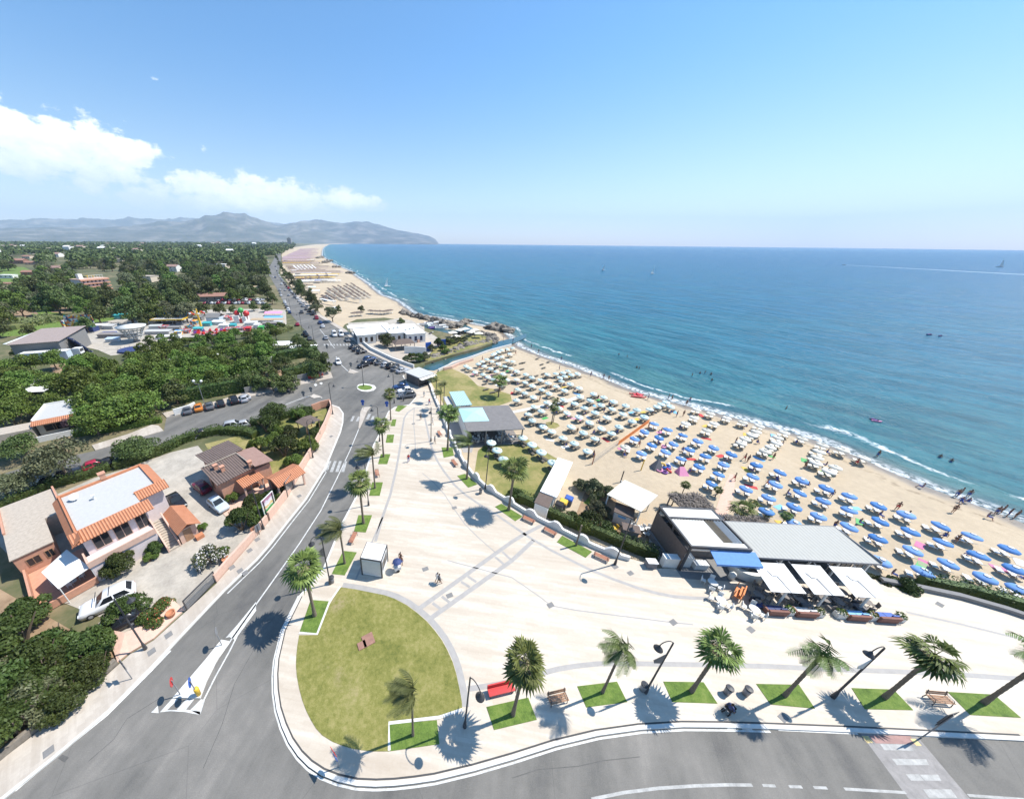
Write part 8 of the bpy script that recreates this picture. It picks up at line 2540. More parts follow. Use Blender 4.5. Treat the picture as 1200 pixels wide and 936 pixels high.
def far_row(a, c, n_, r=1.4, m=0):
 A_, C_ = G(*a, Z_BEACH), G(*c, Z_BEACH)
 for k in range(n_):
  p = A_.lerp(C_, (k + .5) / n_) + Vector((rnd.uniform(-.5, .5), rnd.uniform(-.5, .5), 0))
  FAR.lathe([(.05, 2.4), (r, 1.9), (r * .98, 1.8)], 6, m, tuple(p))
  if A_.y > 420:
   continue
  FAR.box((p.x, p.y, .9 + Z_BEACH), (.08, .08, 1.8), 0, 2)
  FAR.box((p.x + .3, p.y - .8, .3 + Z_BEACH), (1.9, .8, .1), .6, 1)
f3 = q30
for (a, c) in [((520, 460), (560, 490)), ((545, 440), (620, 490)), ((560, 400), (680, 485)), ((600, 385), (725, 480)), ((640, 378), (780, 475)), ((690, 380), (820, 470)), ((700, 365), (860, 470)), ((740, 360), (900, 465))]:
 far_row(f3([a])[0], f3([c])[0], 17, 1.3, 3)
for (a, c) in [((290, 215), (330, 250)), ((320, 215), (360, 250)), ((345, 213), (385, 247)), ((375, 213), (415, 245)), ((405, 213), (445, 243)), ((435, 213), (470, 240))]:
 far_row(f3([a])[0], f3([c])[0], 12, 1.8, 1)
yy_ = 80.0
while yy_ < 345:
 xl = np.interp(yy_, [80, 150, 200, 260, 320, 345], [345, 200, 205, 262, 310, 335]) + rnd.uniform(0, 12)
 xr = np.interp(yy_, [80, 150, 200, 260, 300, 345], [535, 510, 560, 700, 735, 790]) - rnd.uniform(8, 30)
 if noise.noise(Vector((yy_ / 9, 0, 0))) > -.28:
  w_ = 1.2 + (345 - yy_) / 345 * 1.6
  n_ = int((xr - xl) / (4.2 + yy_ / 45))
  xm = xl + (xr - xl) * rnd.uniform(.55, 1)
  far_row(f3([(xl, yy_)])[0], f3([(xm, yy_ - 4)])[0], n_, w_, 4 if yy_ < 175 else rnd.choice([3, 3, 1, 5, 4]))
 yy_ += 1.1 if yy_ < 190 else 3.2 + yy_ / 90
for (a, c) in [((280, 310), (400, 316)), ((290, 325), (410, 330)), ((420, 300), (440, 330)), ((480, 290), (500, 320)), ((545, 275), (560, 300)), ((880, 585), (1000, 590)), ((760, 605), (830, 600)), ((1000, 590), (1060, 580))]:
 far_row(f3([a])[0], f3([c])[0], 8, 1.7, 3)
tag(FAR.build('distant_umbrellas', ['mint_canvas', 'white_canvas', 'white_metal', 'brown_roof', 'far_parasol', 'yellow'], fix=False), 'hundreds of umbrellas in rows on the far bathing beaches', 'beach umbrellas', None, 'stuff')
for q, m, lb in [((487, 345), 'blue_paint', 'blue marquee on the far bathing beach'), ((540, 340), 'white_canvas', 'white beach pavilion beside the blue marquee'), ((440, 400), 'mint_canvas', 'pale beach cabins roof by the coast road tamarisks'), ((340, 345), 'grey_roof', 'grey beach restaurant roof at the second far beach'), ((560, 510), 'white_canvas', 'long white wall canopy before the open far sand'), ((760, 492), 'wood_grey', 'low grey windbreak at the far beach edge'), ((330, 290), 'wood_grey', 'grey-brown beach club roof past the groynes'), ((300, 262), 'white_canvas', 'white beach club roof at the tamarisk bend'), ((270, 236), 'rust_roof', 'reddish beach club roof near the pale parasol block'), ((245, 205), 'panel_grey', 'light grey beach hut row far along the road'), ((230, 180), 'brown_roof', 'brown beach hut before the far pink parasols'), ((420, 385), 'brown_roof', 'brown thatched bar behind the striped parasol rows'), ((390, 355), 'panel_grey', 'light grey club roof above the striped rows'), ((470, 430), 'white_canvas', 'white club roof beside the striped parasol rows'), ((620, 575), 'panel_white', 'white hut on the open sand before the marina'), ((360, 330), 'rust_roof', 'reddish club roof beside the grey beach restaurant'), ((215, 150), 'panel_white', 'small white far pavilion at the road')]:
 g = G(*f3([q])[0], Z_BEACH)
 r_ = empty('beach_pavilion', g, R(-40 if q[1] > 480 else 10), lb, 'pavilion')
 w_, d_ = (16, 1.5) if 'long' in lb or 'windbreak' in lb else (6, 5)
 bx('roof', m, r_, (-w_ / 2, -d_ / 2, 2.6, w_ / 2, d_ / 2, 2.8))
 bx('post', 'white_metal', r_, *[(x - .1, y - .1, 0, x + .1, y + .1, 2.6) for x in (-w_ / 2 + .2, w_ / 2 - .2) for y in (-d_ / 2 + .2, d_ / 2 - .2)])
def lamp_proto(panel):
 root = empty('street_lamp')
 b = MB()
 b.lathe([(.16, -.05), (.16, .25), (.10, .9), (.075, 1.0), (.06, 7.4), (.05, 7.6)], 10)
 b.build('pole', 'dark_metal', root, True)
 b = MB()
 pts = [(0, 0, 7.0)] + [(-.55 + .55 * math.cos(a), 0, 7.35 + .55 * math.sin(a)) for a in np.linspace(0, 3.0, 9)]
 b.tube(pts, .035, 6)
 b.build('arm', 'dark_metal', root)
 b = MB()
 b.lathe([(.05, .30), (.10, .2), (.14, .08), (.30, -.06), (.34, -.14), (.30, -.15), (.05, -.10)], 14, 0, (-1.09, 0, 7.1))
 b.build('lamp_shade', 'dark_metal', root, True)
 if panel:
  b = MB()
  P = [Vector((-.07, 0, 6.0)), Vector((-.07, 0, 4.7)), Vector((-.75, 0, 4.85)), Vector((-.95, 0, 5.3))]
  b.add([q + Vector((0, -.02, 0)) for q in P] + [q + Vector((0, .02, 0)) for q in P], [(0, 1, 2, 3), (7, 6, 5, 4), (0, 4, 5, 1), (1, 5, 6, 2), (2, 6, 7, 3), (3, 7, 4, 0)])
  b.build('sail_panel', panel, root)
 return root
LA, LB_, LC = Kind(lamp_proto(None)), Kind(lamp_proto('wood_grey')), Kind(lamp_proto('panel_white'))
for px, k, rz, lb in [((756.3, 810.9), LB_, .1, 'curl-topped lamp with brown sail panel beside a waste bin'), ((975.6, 816.7), LC, .15, 'curl-topped lamp with pale sail panel left of the thick-trunked fan palm'), ((544.5, 851), LA, 2.2, 'curl-topped lamp at the lower corner of the teardrop lawn'), ((387, 684), LB_, .4, 'curl-topped lamp between white kiosk and the road edge'),
                      ((170.7, 760), LA, 3.4, 'lamp on the left sidewalk above the red oleander bushes'), ((309, 619.5), LA, 3.6, 'lamp on the left sidewalk beside the billboard'), ((366.7, 536), LA, 3.8, 'lamp on the left sidewalk across from the zebra crossing'), ((390, 485), LA, 3.1, 'lamp at the rounded sidewalk corner by the junction'),
                      ((432, 592), LA, 0, 'lamp at the road edge beside the green plot and tall fan palm'), ((568.7, 572.5), LA, 1, 'slim lamp at the wavy wall beside the club lawn'), ((720.5, 661), LA, 1.2, 'slim lamp at the wavy wall near the pergola bar'), ((426, 452), LA, 0, 'lamp standing in the middle of the roundabout'),
                      ((368.7, 405), LA, .2, 'lamp on the left of the coast road before the crossing'), ((354, 387.5), LA, .2, 'second lamp on the left of the coast road'), ((341, 366), LA, .2, 'far lamp on the left of the coast road'), ((505, 517), LA, 1.4, 'lamp on the promenade beside the bushy palm'), ((445, 517), LA, .2, 'lamp at the road edge near the promenade head'), ((462, 472), LA, .1, 'lamp by the cars in the promenade bay')]:
 g = G(*px, Z_PAVE)
 if k is LA and px[1] < 460:
  g.z = 0.1
 k.put(g, rz, 1, lb, 'street lamp', 'street lamps')
g = G(240, 474, .1)
r_ = empty('street_lamp', g, 0, 'lamp post with two white globes behind the parked cars', 'street lamp')
b = MB()
b.tube([(0, 0, 0), (0, 0, 5.4)], .07, 6)
b.tube([(-.9, 0, 5.9), (-.7, 0, 5.4), (.7, 0, 5.4), (.9, 0, 5.9)], .05, 5)
b.build('pole', 'grey_metal', r_)
for x in (-.9, .9):
 b = MB()
 b.lathe([(.3 * math.sin(a), 6.15 - .3 * math.cos(a)) for a in np.linspace(.05, 3.09, 8)], 12, 0, (x, 0, 0))
 b.build('globe', 'white_metal', r_, True)
def bench_proto(m, back):
 root = empty('bench')
 for k in range(4):
  b = MB()
  b.box((0, -.24 + k * .155, .45), (1.75, .12, .045))
  b.build('seat_slat', m, root, fix=False)
 if back:
  for k in range(2):
   b = MB()
   b.box((0, .34 + k * .05, .62 + k * .17), (1.75, .04, .13), 0, 0, (R(-12), 0))
   b.build('back_slat', m, root, fix=False)
 for x in (-.75, .75):
  b = MB()
  b.tube([(x, -.3, 0), (x, -.26, .42), (x, .3, .42), (x, .42, .95 if back else .43)], .035, 5)
  b.tube([(x, .34, 0), (x, .28, .42)], .035, 5)
  b.tube([(x, -.28, .42), (x, -.2, .66), (x, .34, .66)], .025, 5)
  b.build('side_frame', 'dark_metal', root)
 return root
BN = Kind(bench_proto('wood', True))
BW = Kind(bench_proto('wood_red', False))
for px, a, k, lb in [((653, 821), ((640, 824), (668, 817)), BN, 'wooden slat bench between two grass plots, left of the first promenade lamp'), ((1098, 822), ((1080, 820), (1116, 823)), BN, 'wooden slat bench between the last grass plots at right'), ((619, 610.5), ((608, 606), (630, 616)), BW, 'reddish bench by the wavy wall nearest the shaggy palm'), ((644, 624.5), ((632, 618), (655, 630)), BW, 'reddish bench at the wavy wall where the ladder band ends'),
                     ((704, 654.5), ((692, 649), (716, 660)), BW, 'reddish bench at the wavy wall right of the bare trunk'), ((532.5, 544), ((528, 539), (536, 549)), BW, 'reddish bench at the wall beside the bushy palm plot'), ((442, 556), ((440, 548), (443, 563)), BW, 'orange bench at the road edge between the two far plots'), ((414, 632), ((409, 641), (418, 622)), BW, 'orange bench at the road edge above the white kiosk'), ((515, 509.5), ((511, 503), (519, 516)), BW, 'bench near the promenade wall by strolling people')]:
 g = G(*px, Z_PAVE)
 d = G(*a[1], Z_PAVE) - G(*a[0], Z_PAVE)
 k.put(g, math.atan2(d.y, d.x), 1.0, lb, 'bench', 'promenade benches')
g = G(587, 811, Z_PAVE)
d = G(603, 805, Z_PAVE) - G(570, 813, Z_PAVE)
r_ = empty('bench', g, math.atan2(d.y, d.x), 'bright red solid bench beside the round-headed fan palm', 'bench')
bx('seat', 'red_gloss', r_, (-1.2, -.28, .36, 1.2, .28, .5))
bx('backrest', 'red_gloss', r_, (-1.2, .28, .4, 1.2, .38, .95))
for x in (-1.0, 1.0):
 bx('leg', 'dark_metal', r_, (x - .06, -.25, 0, x + .06, .3, .36))
def bin_proto():
 root = empty('waste_bin')
 b = MB()
 b.lathe([(.22, 0), (.26, .75), (.24, .78), (.02, .78)], 12)
 b.build('drum', 'grey_metal', root, True)
 b = MB()
 b.lathe([(.30, .86), (.28, .96), (.02, 1.02)], 12)
 b.tube([(.2, 0, .7), (.2, 0, .9)], .02, 4)
 b.tube([(-.2, 0, .7), (-.2, 0, .9)], .02, 4)
 b.build('lid', 'dark_metal', root)
 return root
WB = Kind(bin_proto())
for px, lb in [((752.5, 808), 'round waste bin at the foot of the lamp with brown panel'), ((851, 812), 'round waste bin left of the stroller'), ((873, 813), 'round waste bin right of the stroller'), ((389.5, 682), 'waste bin at the lamp beside the kiosk'), ((563, 578), 'waste bin by the slim lamp at the wall')]:
 WB.put(G(*px, Z_PAVE), 0, 1, lb, 'bin', 'round promenade bins')
def sign_disc(root, z, m, shape='disc', r=.36, y=-.06, bar=None):
 b = MB()
 if shape == 'disc':
  b.lathe([(.01, -.015), (r, -.015), (r, .015), (.01, .015)], 20)
 elif shape == 'tri':
  b.prism([(0, -r), (r * .95, r * .7), (-r * .95, r * .7)], -.015, .015)
 else:
  b.prism([(-r, -r), (r, -r), (r, r), (-r, r)], -.015, .015)
 o = b.build('sign_plate', m, root)
 o.location = (0, y, z)
 o.rotation_euler = (R(90), 0, 0)
 if bar:
  b = MB()
  b.box((0, 0, .018), (r * 1.3, r * .3, .01))
  p_ = b.build('sign_mark', bar, o, fix=False)
 return o
def pole_sign(px, rz, h, label, plates, z=Z_PAVE):
 r_ = empty('traffic_sign', G(*px, z), rz, label, 'traffic sign')
 b = MB()
 b.tube([(0, 0, -.05), (0, 0, h)], .04, 6)
 b.build('pole', 'grey_metal', r_)
 for p_ in plates:
  sign_disc(r_, *p_)
 return r_
tl_ = R(-75)
pole_sign(c4([(668, 548)])[0], R(-60), 2.3, 'red round no-entry sign at the foot of the white traffic island', [(2.1, 'red_gloss', 'disc', .38, -.06, 'white_metal')], .12)
pole_sign(c4([(735, 552)])[0], R(-60), 2.4, 'blue round arrow sign above a yellow bollard on the traffic island', [(2.2, 'blue_paint', 'disc', .40, -.06, 'white_metal')], .12)
b = MB()
b.lathe([(.16, 0), (.2, .9), (.16, 1.05), (.02, 1.08)], 12)
o = b.build('bollard', 'yellow', None, True)
o.location = G(*c4([(738, 548)])[0], .12)
tag(o, 'yellow bollard below the blue arrow sign on the island', 'bollard')
pole_sign(c4([(822, 365)])[0], R(120), 2.4, 'dark-backed round sign at the upper tip of the traffic island', [(2.2, 'grey_metal', 'disc', .40)], .12)
pole_sign(c4([(490, 490)])[0], R(150), 3.0, 'dark-backed triangular sign on the left sidewalk by the thicket', [(2.7, 'grey_wall', 'tri', .45), (2.0, 'grey_wall', 'sq', .3)])
pole_sign(c7([(287, 825)])[0], R(-40), 2.8, 'triangular red and white sign over a blue disc at the kerb below the lawn', [(2.55, 'red_gloss', 'tri', .42, -.06, 'white_metal'), (1.85, 'blue_paint', 'disc', .3, -.06, 'white_metal')])
pole_sign((1081.5, 862.6), R(190), 3.6, 'tall sign on a pole seen from its dark back at the lower right kerb', [(3.1, 'dark_metal', 'sq', .62), (2.2, 'dark_metal', 'sq', .3)])
for px, rz, lb, m in [(q2c([(583, 838)]), 0, 'blue sign pair on the splitter island beside the crosswalk', 'blue_paint'), (q2c([(307, 795)]), 0, 'dark sign on the side street island', 'grey_wall'), (q2c([(342, 775)]), 0, 'dark sign at the tip of the side street island', 'grey_wall'), (q2c([(415, 567)]), 0, 'dark double sign before the far crosswalk', 'grey_wall'), (q2c([(527, 655)]), 0, 'sign on the small island in front of the roundabout', 'grey_wall'), (q2c([(426, 650)]), 0, 'dark sign post at the corner hedge kerb', 'grey_wall'), (q2c([(695, 845)]), 0, 'blue square sign at the promenade kerb', 'blue_paint')]:
 pole_sign(px, rz, 2.4, lb, [(2.1, m, 'disc', .45), (1.4, m, 'disc', .3)], .1)
BO = 'dark bollards at the promenade head'
for q in c6([(208, 145), (212, 158), (268, 140), (258, 60)]):
 b = MB()
 b.lathe([(.12, 0), (.14, .9), (.10, 1.1), (.02, 1.12)], 8)
 o = b.build('bollard', 'dark_metal', None, True)
 o.location = G(*q, Z_PAVE)
 tag(o, 'dark bollard where the parking bay meets the promenade', 'bollard', BO)
def skin_body(joints, bones, radii):
 me = bpy.data.meshes.new('figure')
 names = list(joints)
 me.from_pydata([joints[k] for k in names], [(names.index(a), names.index(c)) for a, c in bones], [])
 o = bpy.data.objects.new('figure', me)
 COL.objects.link(o)
 md = o.modifiers.new('skin', 'SKIN')
 for i, k in enumerate(names):
  r = radii[k]
  me.skin_vertices[0].data[i].radius = r if isinstance(r, tuple) else (r, r)
  me.skin_vertices[0].data[i].use_root = k == 'pelvis'
 sb = o.modifiers.new('sub', 'SUBSURF')
 sb.levels = 1
 dg = bpy.context.evaluated_depsgraph_get()
 out = bpy.data.meshes.new_from_object(o.evaluated_get(dg))
 bpy.data.objects.remove(o)
 out.polygons.foreach_set('use_smooth', [True] * len(out.polygons))
 return out
def person_proto(pose, skin, tops, fem=False):
 J = {'pelvis': (0, 0, .94), 'waist': (0, .01, 1.08), 'chest': (0, 0, 1.28), 'neck': (0, .01, 1.47), 'head': (0, -.02, 1.60), 'crown': (0, -.01, 1.71), 'nose': (0, -.125, 1.595)}
 st = {'stand': (.03, -.03, .04, .0), 'walk': (.30, -.28, .22, -.22), 'sit': (.0, .0, .1, .1)}[pose]
 for s, f, ar in ((-1, st[0], st[3]), (1, st[1], st[2])):
  n_ = 'l' if s < 0 else 'r'
  hx = .095 * s
  J['hip' + n_] = (hx, 0, .88)
  if pose == 'sit':
   J.update({'knee' + n_: (hx * 1.4, -.42, .92), 'ank' + n_: (hx * 1.4, -.52, .52), 'toe' + n_: (hx * 1.5, -.68, .47)})
  else:
   J.update({'knee' + n_: (hx, -f * .45 - .03, .49), 'ank' + n_: (hx * 1.05, -f * .9 + .03, .08 + .05 * abs(min(f, 0))), 'toe' + n_: (hx * 1.2, -f * .9 - .13, .03)})
  J['sho' + n_] = (.175 * s, 0, 1.40)
  J['elb' + n_] = (.225 * s, ar * .3 + .02, 1.14)
  J['wri' + n_] = (.235 * s, ar * .7 - .05, .92)
  J['pal' + n_] = (.235 * s, ar * .85 - .07, .83)
  for k in range(4):
   J[f'fin{k}' + n_] = (.235 * s + .002 * k * s, ar * .9 - .115 + k * .024, .745 + .01 * abs(k - 1.4))
  J['thu' + n_] = (.215 * s, ar * .85 - .13, .80)
 B = [('pelvis', 'waist'), ('waist', 'chest'), ('chest', 'neck'), ('neck', 'head'), ('head', 'crown'), ('head', 'nose')]
 for n_ in 'lr':
  B += [('pelvis', 'hip' + n_), ('hip' + n_, 'knee' + n_), ('knee' + n_, 'ank' + n_), ('ank' + n_, 'toe' + n_), ('chest', 'sho' + n_), ('sho' + n_, 'elb' + n_), ('elb' + n_, 'wri' + n_), ('wri' + n_, 'pal' + n_), ('pal' + n_, 'thu' + n_)] + [('pal' + n_, f'fin{k}' + n_) for k in range(4)]
 rad = {'pelvis': (.15, .11), 'waist': (.125, .095), 'chest': (.15, .105), 'neck': .058, 'head': (.082, .095), 'crown': (.066, .078), 'nose': .014, 'hip': .092, 'knee': .056, 'ank': .038, 'toe': .032, 'sho': .058, 'elb': .04, 'wri': .029, 'pal': (.022, .04), 'fin': .010, 'thu': .011}
 rr_ = {k: rad.get(k) or rad.get(k[:-1]) or rad[k[:3]] for k in J}
 me = skin_body(J, B, rr_)
 me.materials.append(MATS[skin])
 root = link('person', me)
 def shell(name, m, test, infl):
  bm = bmesh.new()
  bm.from_mesh(me)
  bm.normal_update()
  for v in bm.verts:
   v.co += v.normal * infl
  bmesh.ops.delete(bm, geom=[f for f in bm.faces if not test(f.calc_center_median())], context='FACES')
  m2 = bpy.data.meshes.new(name)
  bm.to_mesh(m2)
  bm.free()
  if not len(m2.polygons):
   return
  m2.materials.clear()
  m2.materials.append(MATS[m])
  o = link(name, m2, root)
 shell('hair', 'hair', lambda c: c.z > 1.63 or (c.z > 1.5 and c.y > .02 and abs(c.x) < .12), .014)
 for nm, m, z0, z1, wx in tops:
  shell(nm, m, lambda c, z0=z0, z1=z1, wx=wx: z0 < c.z < z1 and abs(c.x) < wx, .012)
 return root
ST = lambda m: [('shorts', m, .62, 1.02, .19)]
PP = {'trunks': Kind(person_proto('stand', 'skin_tan', ST('cloth_blue'))), 'walker': Kind(person_proto('walk', 'skin_tan', ST('cloth_red'))), 'bikini': Kind(person_proto('stand', 'skin', [('bikini_bottom', 'cloth_black', .82, .98, .19), ('bikini_top', 'cloth_black', 1.2, 1.33, .17)])), 'dark': Kind(person_proto('walk', 'skin_tan', [('shorts', 'cloth_black', .55, 1.02, .2), ('shirt', 'cloth_grey', 1.0, 1.46, .3)])),
      'dress': Kind(person_proto('walk', 'skin', [('dress', 'cloth_white', .5, 1.46, .2)])), 'redshirt': Kind(person_proto('walk', 'skin', [('trousers', 'cloth_blue', .1, 1.02, .2), ('shirt', 'cloth_red', 1.0, 1.46, .3)])), 'sitter': Kind(person_proto('sit', 'skin', [('swimsuit', 'cloth_blue', .84, 1.36, .17)])), 'navy': Kind(person_proto('walk', 'skin', [('trousers', 'cloth_black', .1, 1.02, .2), ('shirt', 'navy', 1.0, 1.46, .3)]))}
for px, k, rz, lb in [((478.8, 541), 'redshirt', 0, 'person in red shirt walking alone down the promenade'), ((493, 492), 'dark', 3, 'person in dark clothes walking inside the narrow paving band'), ((509.5, 519), 'dark', 1, 'person in dark clothes by the promenade bench'), ((507, 497), 'dress', 1, 'person in white near the wall at the bushy palm'), ((512.5, 682), 'dress', 2, 'person in white dress on the ladder-patterned side of the plaza'), ((514.5, 683.5), 'dark', 2, 'person in dark clothes walking beside the one in white dress'),
                      ((469.5, 658), 'walker', 2.6, 'person in swim shorts behind the small blue parasol'), ((470.5, 662), 'trunks', 2.6, 'second person beside the small blue parasol'), ((850, 836), 'navy', 1.6, 'person in navy top pushing a black stroller along the kerb'), ((504, 459), 'dark', 0, 'person in black by the small bar'), ((497, 465), 'dress', 0, 'person near the small bar on the promenade'), ((503, 474), 'redshirt', 2, 'person crossing the promenade near the bay cars')]:
 o = PP[k].put(G(*px, Z_PAVE), rz, 1, lb, 'person', 'people on the promenade')
BP = 'bathers on the beach and in the shallows'
lb0 = {'trunks': 'bather in blue swim shorts', 'walker': 'bather in red shorts walking', 'bikini': 'bather in black bikini', 'sitter': 'bather in blue swimsuit sitting down', 'dark': 'beach walker in dark clothes'}
BE = [((792, 489), 'trunks', 'left of the first cream umbrellas'), ((871, 540), 'walker', 'on the pink path top, left of a pair'), ((875, 542), 'bikini', 'on the pink path top, right of a pair'), ((859, 563.5), 'walker', 'walking down the pink path'), ((1049, 598), 'walker', 'beside the upper right blue umbrellas'), ((1115, 601), 'bikini', 'alone on sand between waterline and blue umbrellas'), ((1120, 581), 'trunks', 'at the waterline, first of a right-hand cluster'), ((1124.5, 579), 'bikini', 'at the waterline, second of right cluster'), ((1134, 581), 'trunks', 'at the waterline, third of right cluster'),
      ((1125, 588), 'sitter', 'on wet sand, left of two sitting'), ((1133, 589), 'sitter', 'on wet sand, right of two sitting'), ((1166, 602), 'trunks', 'at the waterline left of the far right trio'), ((1173, 600), 'bikini', 'at far right waterline'), ((1180, 604), 'trunks', 'at far right edge'), ((1189, 606), 'bikini', 'at far right edge, last one'), ((1155, 607), 'sitter', 'on wet sand left of the far right trio'), ((808, 470), 'trunks', 'at the waterline above the cream umbrellas'), ((804, 474), 'bikini', 'walking out of the water above cream umbrellas'),
      ((783, 467), 'trunks', 'left of pair at the mint umbrella tip'), ((787, 468), 'bikini', 'right of pair at the mint umbrella tip'), ((759, 468), 'trunks', 'beside the red rescue boat'), ((692, 441), 'trunks', 'tall figure at the waterline before the mint rows'), ((713, 445), 'bikini', 'at the waterline right of the tall figure'), ((707, 443), 'trunks', 'between tall figure and bikini bather'), ((655, 434), 'trunks', 'on wet sand behind the dense mint cluster'), ((631, 413), 'bikini', 'near the creek mouth sand'), ((622.5, 407), 'trunks', 'wading off the creek mouth'), ((601, 400), 'trunks', 'wading by the rocky point'), ((590, 398), 'bikini', 'on the rocky point sand'), ((657.5, 422), 'trunks', 'wading between two foam lines'),
      ((565, 423), 'walker', 'walking past the mint umbrellas by the creek'), ((604, 416), 'walker', 'on open sand near the creek mouth'), ((592, 414), 'bikini', 'on open sand beside the last mint umbrellas'), ((632, 471), 'walker', 'near the pale beach walkway'), ((800, 488), 'bikini', 'on the sand between blue and cream umbrellas'), ((1028, 534), 'trunks', 'wading at the umbrellas near foam'), ((1002, 545), 'walker', 'by the last cream umbrella'), ((1080, 572), 'sitter', 'on wet sand alone')]
for px, k, w_ in BE:
 g = G(*px, Z_BEACH - .1)
 dsh = g.x - shore_x(g.y)
 g.z = (Z_BEACH if dsh < -8 else Z_BEACH - .3 * (dsh + 8) / 8 if dsh < 3 else -1.45) - (.42 if k == 'sitter' else 0)
 PP[k].put(g, rnd.uniform(0, 6.28), 1, lb0[k] + ' ' + w_, 'person', BP)
SW = 'swimmers in the sea'
for px, w_ in [((1114, 541), 'standing waist deep off the right beach'), ((921, 479), 'wading far out off the cream umbrellas'), ((820, 438), 'in the group off the mint umbrellas, left'), ((833, 439), 'in the group off the mint umbrellas, right'), ((826, 437), 'in the group off the mint umbrellas, middle'), ((811, 440), 'left of the swimming group'), ((834, 446), 'nearest the beach in the swimming group'), ((746, 431), 'in the foam pair, left'), ((749, 432), 'in the foam pair, right'), ((725, 416), 'alone off the creek mouth'), ((1101, 536), 'far out from the right wet sand'), ((735, 418), 'swimming behind the lone one')]:
 g = G(*px, Z_SEA)
 g.z = Z_SEA - .85
 PP['trunks' if len(w_) % 2 else 'bikini'].put(g, rnd.uniform(0, 6.28), 1, 'bather ' + w_, 'person', SW)
SB = 'bathers among the umbrella rows'
pool = [q for ln in BLUE for q in ln] + MINT + CREAM
for i in range(95):
 q = pool[(i * 37) % len(pool)]
 p = G(*q, ZU)
 a_ = rnd.uniform(0, 6.28)
 d_ = rnd.uniform(.7, 1.5)
 sit = i % 3 != 0
 PP['sitter' if sit else ['trunks', 'bikini', 'walker'][i % 7 % 3]].put((p.x + math.cos(a_) * d_, p.y + math.sin(a_) * d_, Z_BEACH - (.42 if sit else 0)), rnd.uniform(0, 6.28), .95, 'bather sitting on the sand among the umbrella rows' if sit else 'bather standing among the umbrella rows', 'person', SB)
TW = 'towels spread between the umbrellas'
tm_ = MB()
tm_.box((0, 0, .02), (.8, 1.7, .03))
tms = [tm_.mesh('towel', c_) for c_ in ('cloth_red', 'cloth_yellow', 'sky_blue', 'green_gloss', 'pink_canvas', 'cloth_white')]
for i in range(60):
 q = pool[(i * 53 + 11) % len(pool)]
 p = G(*q, ZU)
 a_ = rnd.uniform(0, 6.28)
 o = link('towel', tms[i % 6])
 o.location, o.rotation_euler = (p.x + math.cos(a_) * 1.3, p.y + math.sin(a_) * 1.3, Z_BEACH), (0, 0, a_)
 tag(o, ['red', 'yellow', 'pale blue', 'green', 'pink', 'white'][i % 6] + ' towel on the sand beside an umbrella', 'towel', TW)
for q, m, lb in [((799, 555), 'pink_canvas', 'pink pop-up beach tent near the thatched shelter')]:
 b = MB()
 b.add([(-.9, -.7, 0), (.9, -.7, 0), (.9, .7, 0), (-.9, .7, 0), (-.4, .5, 1.2), (.4, .5, 1.2)], [(0, 1, 5, 4), (1, 2, 5), (2, 3, 4, 5), (3, 0, 4)])
 o = b.build('beach_tent', m)
 o.location = G(*q, Z_BEACH)
 tag(o, lb, 'tent')
b = MB()
b.add([(-.9, -.7, 0), (.9, -.7, 0), (.9, .9, 0), (-.9, .9, 0), (0, .3, 2.2)], [(0, 1, 4), (1, 2, 4), (2, 3, 4), (3, 0, 4)])
o = b.build('changing_tent', 'cloth_grey')
o.location = G(*q3b([(840, 650)])[0], Z_BEACH)
tag(o, 'dark grey peaked changing tent beside the colourful inflatables', 'tent')
INF = 'beach inflatables for sale in a heap'
for i, (dx, dy, m) in enumerate([(0, 0, 'purple'), (.9, .3, 'red_gloss'), (.4, .9, 'blue_paint'), (1.3, 1.0, 'purple'), (-.6, .5, 'pink_canvas'), (.7, 1.7, 'yellow'), (1.7, 1.8, 'blue_paint'), (-.2, 1.3, 'red_gloss')]):
 b = MB()
 b.tube([(.42 * math.cos(a), .42 * math.sin(a), .15) for a in np.linspace(0, 6.2832, 15)], .15, 7, cap=False)
 o = b.build('swim_ring', m, None, True)
 p = G(*q3b([(920, 690)])[0], Z_BEACH)
 o.location = (p.x + dx, p.y + dy, Z_BEACH + .02 + .12 * (i % 3))
 o.rotation_euler = (.5 * (i % 2), .3 * (i % 3), i)
 tag(o, {'purple': 'purple', 'red_gloss': 'red', 'blue_paint': 'blue', 'pink_canvas': 'pink', 'yellow': 'yellow'}[m] + ' swim ring in the heap beside the dark changing tent', 'swim ring', INF)
pf0, pf1 = G(724, 521.5, Z_BEACH), G(760, 495.5, Z_BEACH)
b = MB()
b.wall([pf0, pf1], .05, Z_BEACH - .05, Z_BEACH + 1.0)
tag(b.build('barrier_net', 'orange'), 'orange safety net between mint and blue umbrella sections', 'fence')
for q, lb in [((694, 544), 'red-brown net post at the corner of the white cabin'), ((727, 565), 'dark net post behind the cream canopy'), ((751, 551), 'yellow-wrapped net post on the volleyball sand')]:
 b = MB()
 b.tube([(0, 0, -.2), (0, 0, 2.4)], .09, 7)
 o = b.build('net_post', 'wood_red' if 'red' in lb else 'yellow' if 'yellow' in lb else 'dark_metal')
 o.location = G(*q, Z_BEACH)
 tag(o, lb, 'post')
A_, B_ = G(694, 544, Z_BEACH), G(724, 522, Z_BEACH)
b = MB()
for z in (.4, .9, 1.4):
 b.tube([A_ + Vector((0, 0, z)), B_ + Vector((0, 0, z))], .025, 4)
tag(b.build('rope_fence', 'grey_metal'), 'grey rope fence from the red-brown post to the orange net', 'fence')
g = G(465.5, 662, Z_PAVE + .9)
r_ = empty('hand_cart', (g.x, g.y, Z_PAVE), .4, 'small cart under a dark blue parasol next to the kiosk', 'cart')
bx('box', 'cloth_white', r_, (-.4, -.3, .3, .4, .3, .8))
b = MB()
